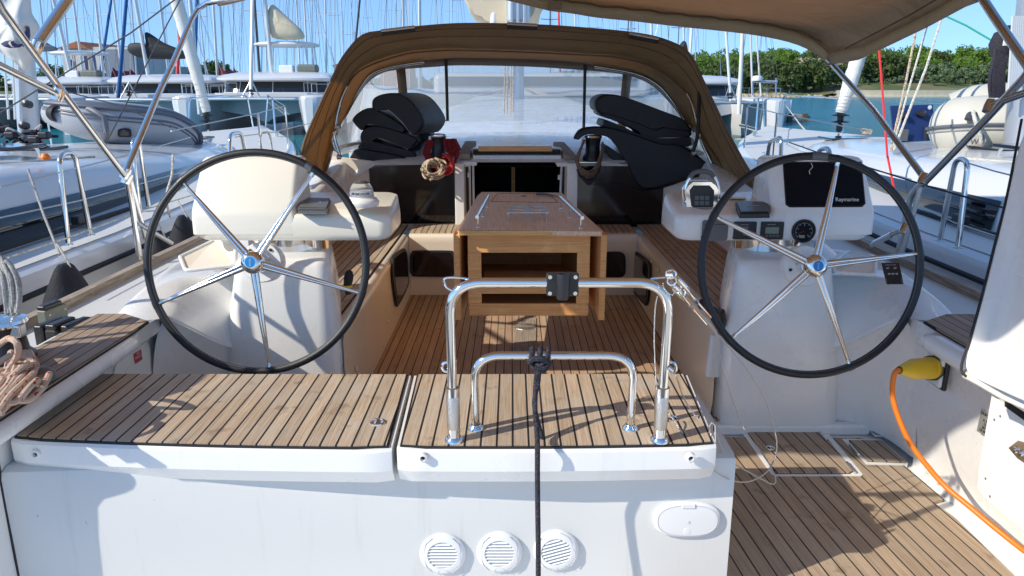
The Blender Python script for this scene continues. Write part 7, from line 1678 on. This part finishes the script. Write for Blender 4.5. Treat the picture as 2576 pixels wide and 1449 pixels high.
t,P,R_=dinghy([(2400,322,7.6),(2424,320,7.45),(2470,318,7.35),(2540,318,7.25),(2620,320,7.2),(2720,324,7.2)],.30,'cream inflatable dinghy lying on the right neighbour deck','dinghyc',((.05,.03,'dinghyd'),(-.08,.018,'piping')),None,.12)
MB().mat('dinghyc').tube(catmull([PT(2405,290,7.9),PT(2460,272,7.8),PT(2540,268,7.7),PT(2700,266,7.6)],6),.24,18).build('far_tube',t)
for q in(.35,1.0):
    MB().mat('dinghyd').tube([PT(2465,262,7.35),PT(2450,275,7.2),PT(2440,300,7.1)],.05,8,flat=.4).build('wear_patch',t)
mid=PT(2452,354,7.07); X1=V((1,0,0)); ringc=[mid+V((.085*math.cos(a),-.004,.085*math.sin(a))) for a in [2*math.pi*k/24 for k in range(24)]]
MB().mat('dinghyd').tube(ringc,.008,6,closed=True).build('tube_emblem',t); text('w',.12,mid,(1,0,0),(0,0,1),'dinghyd','tube_emblem_mark',t)
o=MB().mat('ropew').tube(catmull([PT(2448,280,7.1),PT(2455,310,6.98),PT(2466,340,6.98),PT(2470,372,7.05),PT(2475,385,7.2)],6),.018,8).build('lashing_rope'); tag(o,'cream lashing rope tied down over the right dinghy','rope')
# blue board, halyards, hanging ropes on the right neighbour
bb=thing('blue_board','navy blue board with small dark fittings standing on the right neighbour foredeck','board',PT(2295,352,9.0))
MB().mat('navy').prism([PT(x,y,9.0+z_) for x,y,z_ in((2243,268,0),(2345,265,0),(2350,352,0),(2252,357,0))],(0,.03,0)).build('board_panel',bb,smooth=False,bevel=.008)
for x,y,w_ in((2312,285,.11),(2268,290,.05)): MB().mat('black').tube([PT(x-8,y-2,8.96),PT(x+6,y+2,8.96),PT(x+12,y+1,8.96)],[.02,.035,.05],10).build('fitting',bb)
MB().mat('black').tube([PT(2330,318,8.96),PT(2328,352,8.96)],.02,8).build('fitting',bb); MB().mat('grey').box(PT(2268,340,8.95),(.15,.02,.14)).build('fitting_plate',bb); MB().mat('white').lathe(PT(2338,270,8.97),[(.025,.01),(0,.012)],axis=(0,-1,0),seg=14).build('board_label',bb)
def ln(pts,r,mk,lab,nm='halyard',cat='rigging line'):
    o=MB().mat(mk).tube([PT(*p) for p in pts],r,6).build(nm); tag(o,lab,cat); return o
ln([(2206,60,6.5),(2216,180,6.5),(2232,390,6.2),(2250,480,6.0)],.010,'redline','bright red line rising from the right neighbour side deck')
ln([(2314,30,7.2),(2280,200,7.2),(2240,380,7.2)],.012,'ropebei','striped brown halyard right of the red line'); ln([(2334,60,7.3),(2290,210,7.3),(2246,370,7.3)],.010,'ropew','thin white halyard right of the striped one')
ln([(2378,15,7.2),(2330,170,7.2),(2247,380,7.2)],.012,'ropew','bright white halyard leaning right most of the group'); ln([(2352,28,8),(2430,64,8),(2512,112,8)],.010,'greenl','green line across the sky at top right')
t=thing('black_rope_hank','thick hank of black rope hanging beside the right neighbour mast','rope',PT(2510,170,6.6))
random.seed(2)
for k in range(20):
    x0=2522+random.uniform(-16,14); MB().mat('ropeb').tube(catmull([PT(x0,100+random.uniform(0,12),6.6),PT(x0-6+random.uniform(-6,6),150,6.55),PT(x0-14+random.uniform(-10,10),200,6.55),PT(x0-14+random.uniform(-8,10),245,6.6)],5),.015,8).build('rope_strand',t)
MB().mat('ropeb').lathe(PT(2522,112,6.6),[(0,.14),(.08,.10),(.11,0),(.08,-.1),(0,-.14)],seg=14).build('hank_knot',t)
# mooring rope from the left cat, pier on the right
pr=thing('wooden_jetty','small wooden jetty head behind the right catamaran','jetty',PY(2000,330,60)); a=PY(1985,296,60); MB().mat('oldwood').box(PY(1985,294,60)+V((0,2,0)),(3.4,4,.25)).build('jetty_deck',pr,bevel=.03)
for dx in(-1.3,0,1.2): MB().mat('bark').box(PY(1985,310,60)+V((dx,0,-.2)),(.35,.35,1.9)).build('jetty_pile',pr)
MB().mat('white').box(PY(1978,272,60),(.7,.3,1.3)).build('service_post',pr,bevel=.05)
t=thing('radar_arch','radar dome and antenna bar above the stern of the right catamaran','radar',PT(1925,225,52))
MB().mat('alu').tube([PT(1893,204,52),PT(1955,206,52)],.10,8).build('arch_bar',t); MB().mat('white').lathe(PT(1905,203,52),[(.35,0),(.38,.12),(.30,.32),(0,.36)],seg=20).build('radar_dome',t)
for x in(1893,1952): MB().mat('steel2').tube([PT(x,206,52),PT(x,240,52)],.05,6).build('arch_leg',t)
MB().mat('steel2').tube([PT(1952,206,52),PT(1952,196,52)],.04,6).build('antenna',t)
ln([(1975,262,44),(2010,310,22),(2040,345,13)],.02,'ropew','long mooring line from the right catamaran to the right neighbour bow','mooring_line'); ln([(735,350,39),(600,345,20),(540,360,13.8)],.02,'ropew','mooring line from the large catamaran to the left neighbour bow','mooring_line')

# ================= unseen stern rail at left, added to cast shadows on the left seat
t=thing('shadow_rail','unseen steel rail with pad at the left aft corner, added to shade the left seat','rail',(-1.86,1.9,1.8))
for z in(2.12,2.47): MB().mat('steel').tube(fillet([V((-1.87,1.60,z-.30)),V((-1.87,1.62,z)),V((-1.88,2.48,z))],.12,6),.0125,10).build('rail_tube',t)
for y in(1.66,2.05,2.45): MB().mat('steel').tube([V((-1.88,y,1.80)),V((-1.87,y,2.47))],.0125,10).build('rail_post',t)
MB().mat('cush').box((-1.86,1.84,2.38),(.05,.34,.14)).build('shadow_pad',t,bevel=.02)
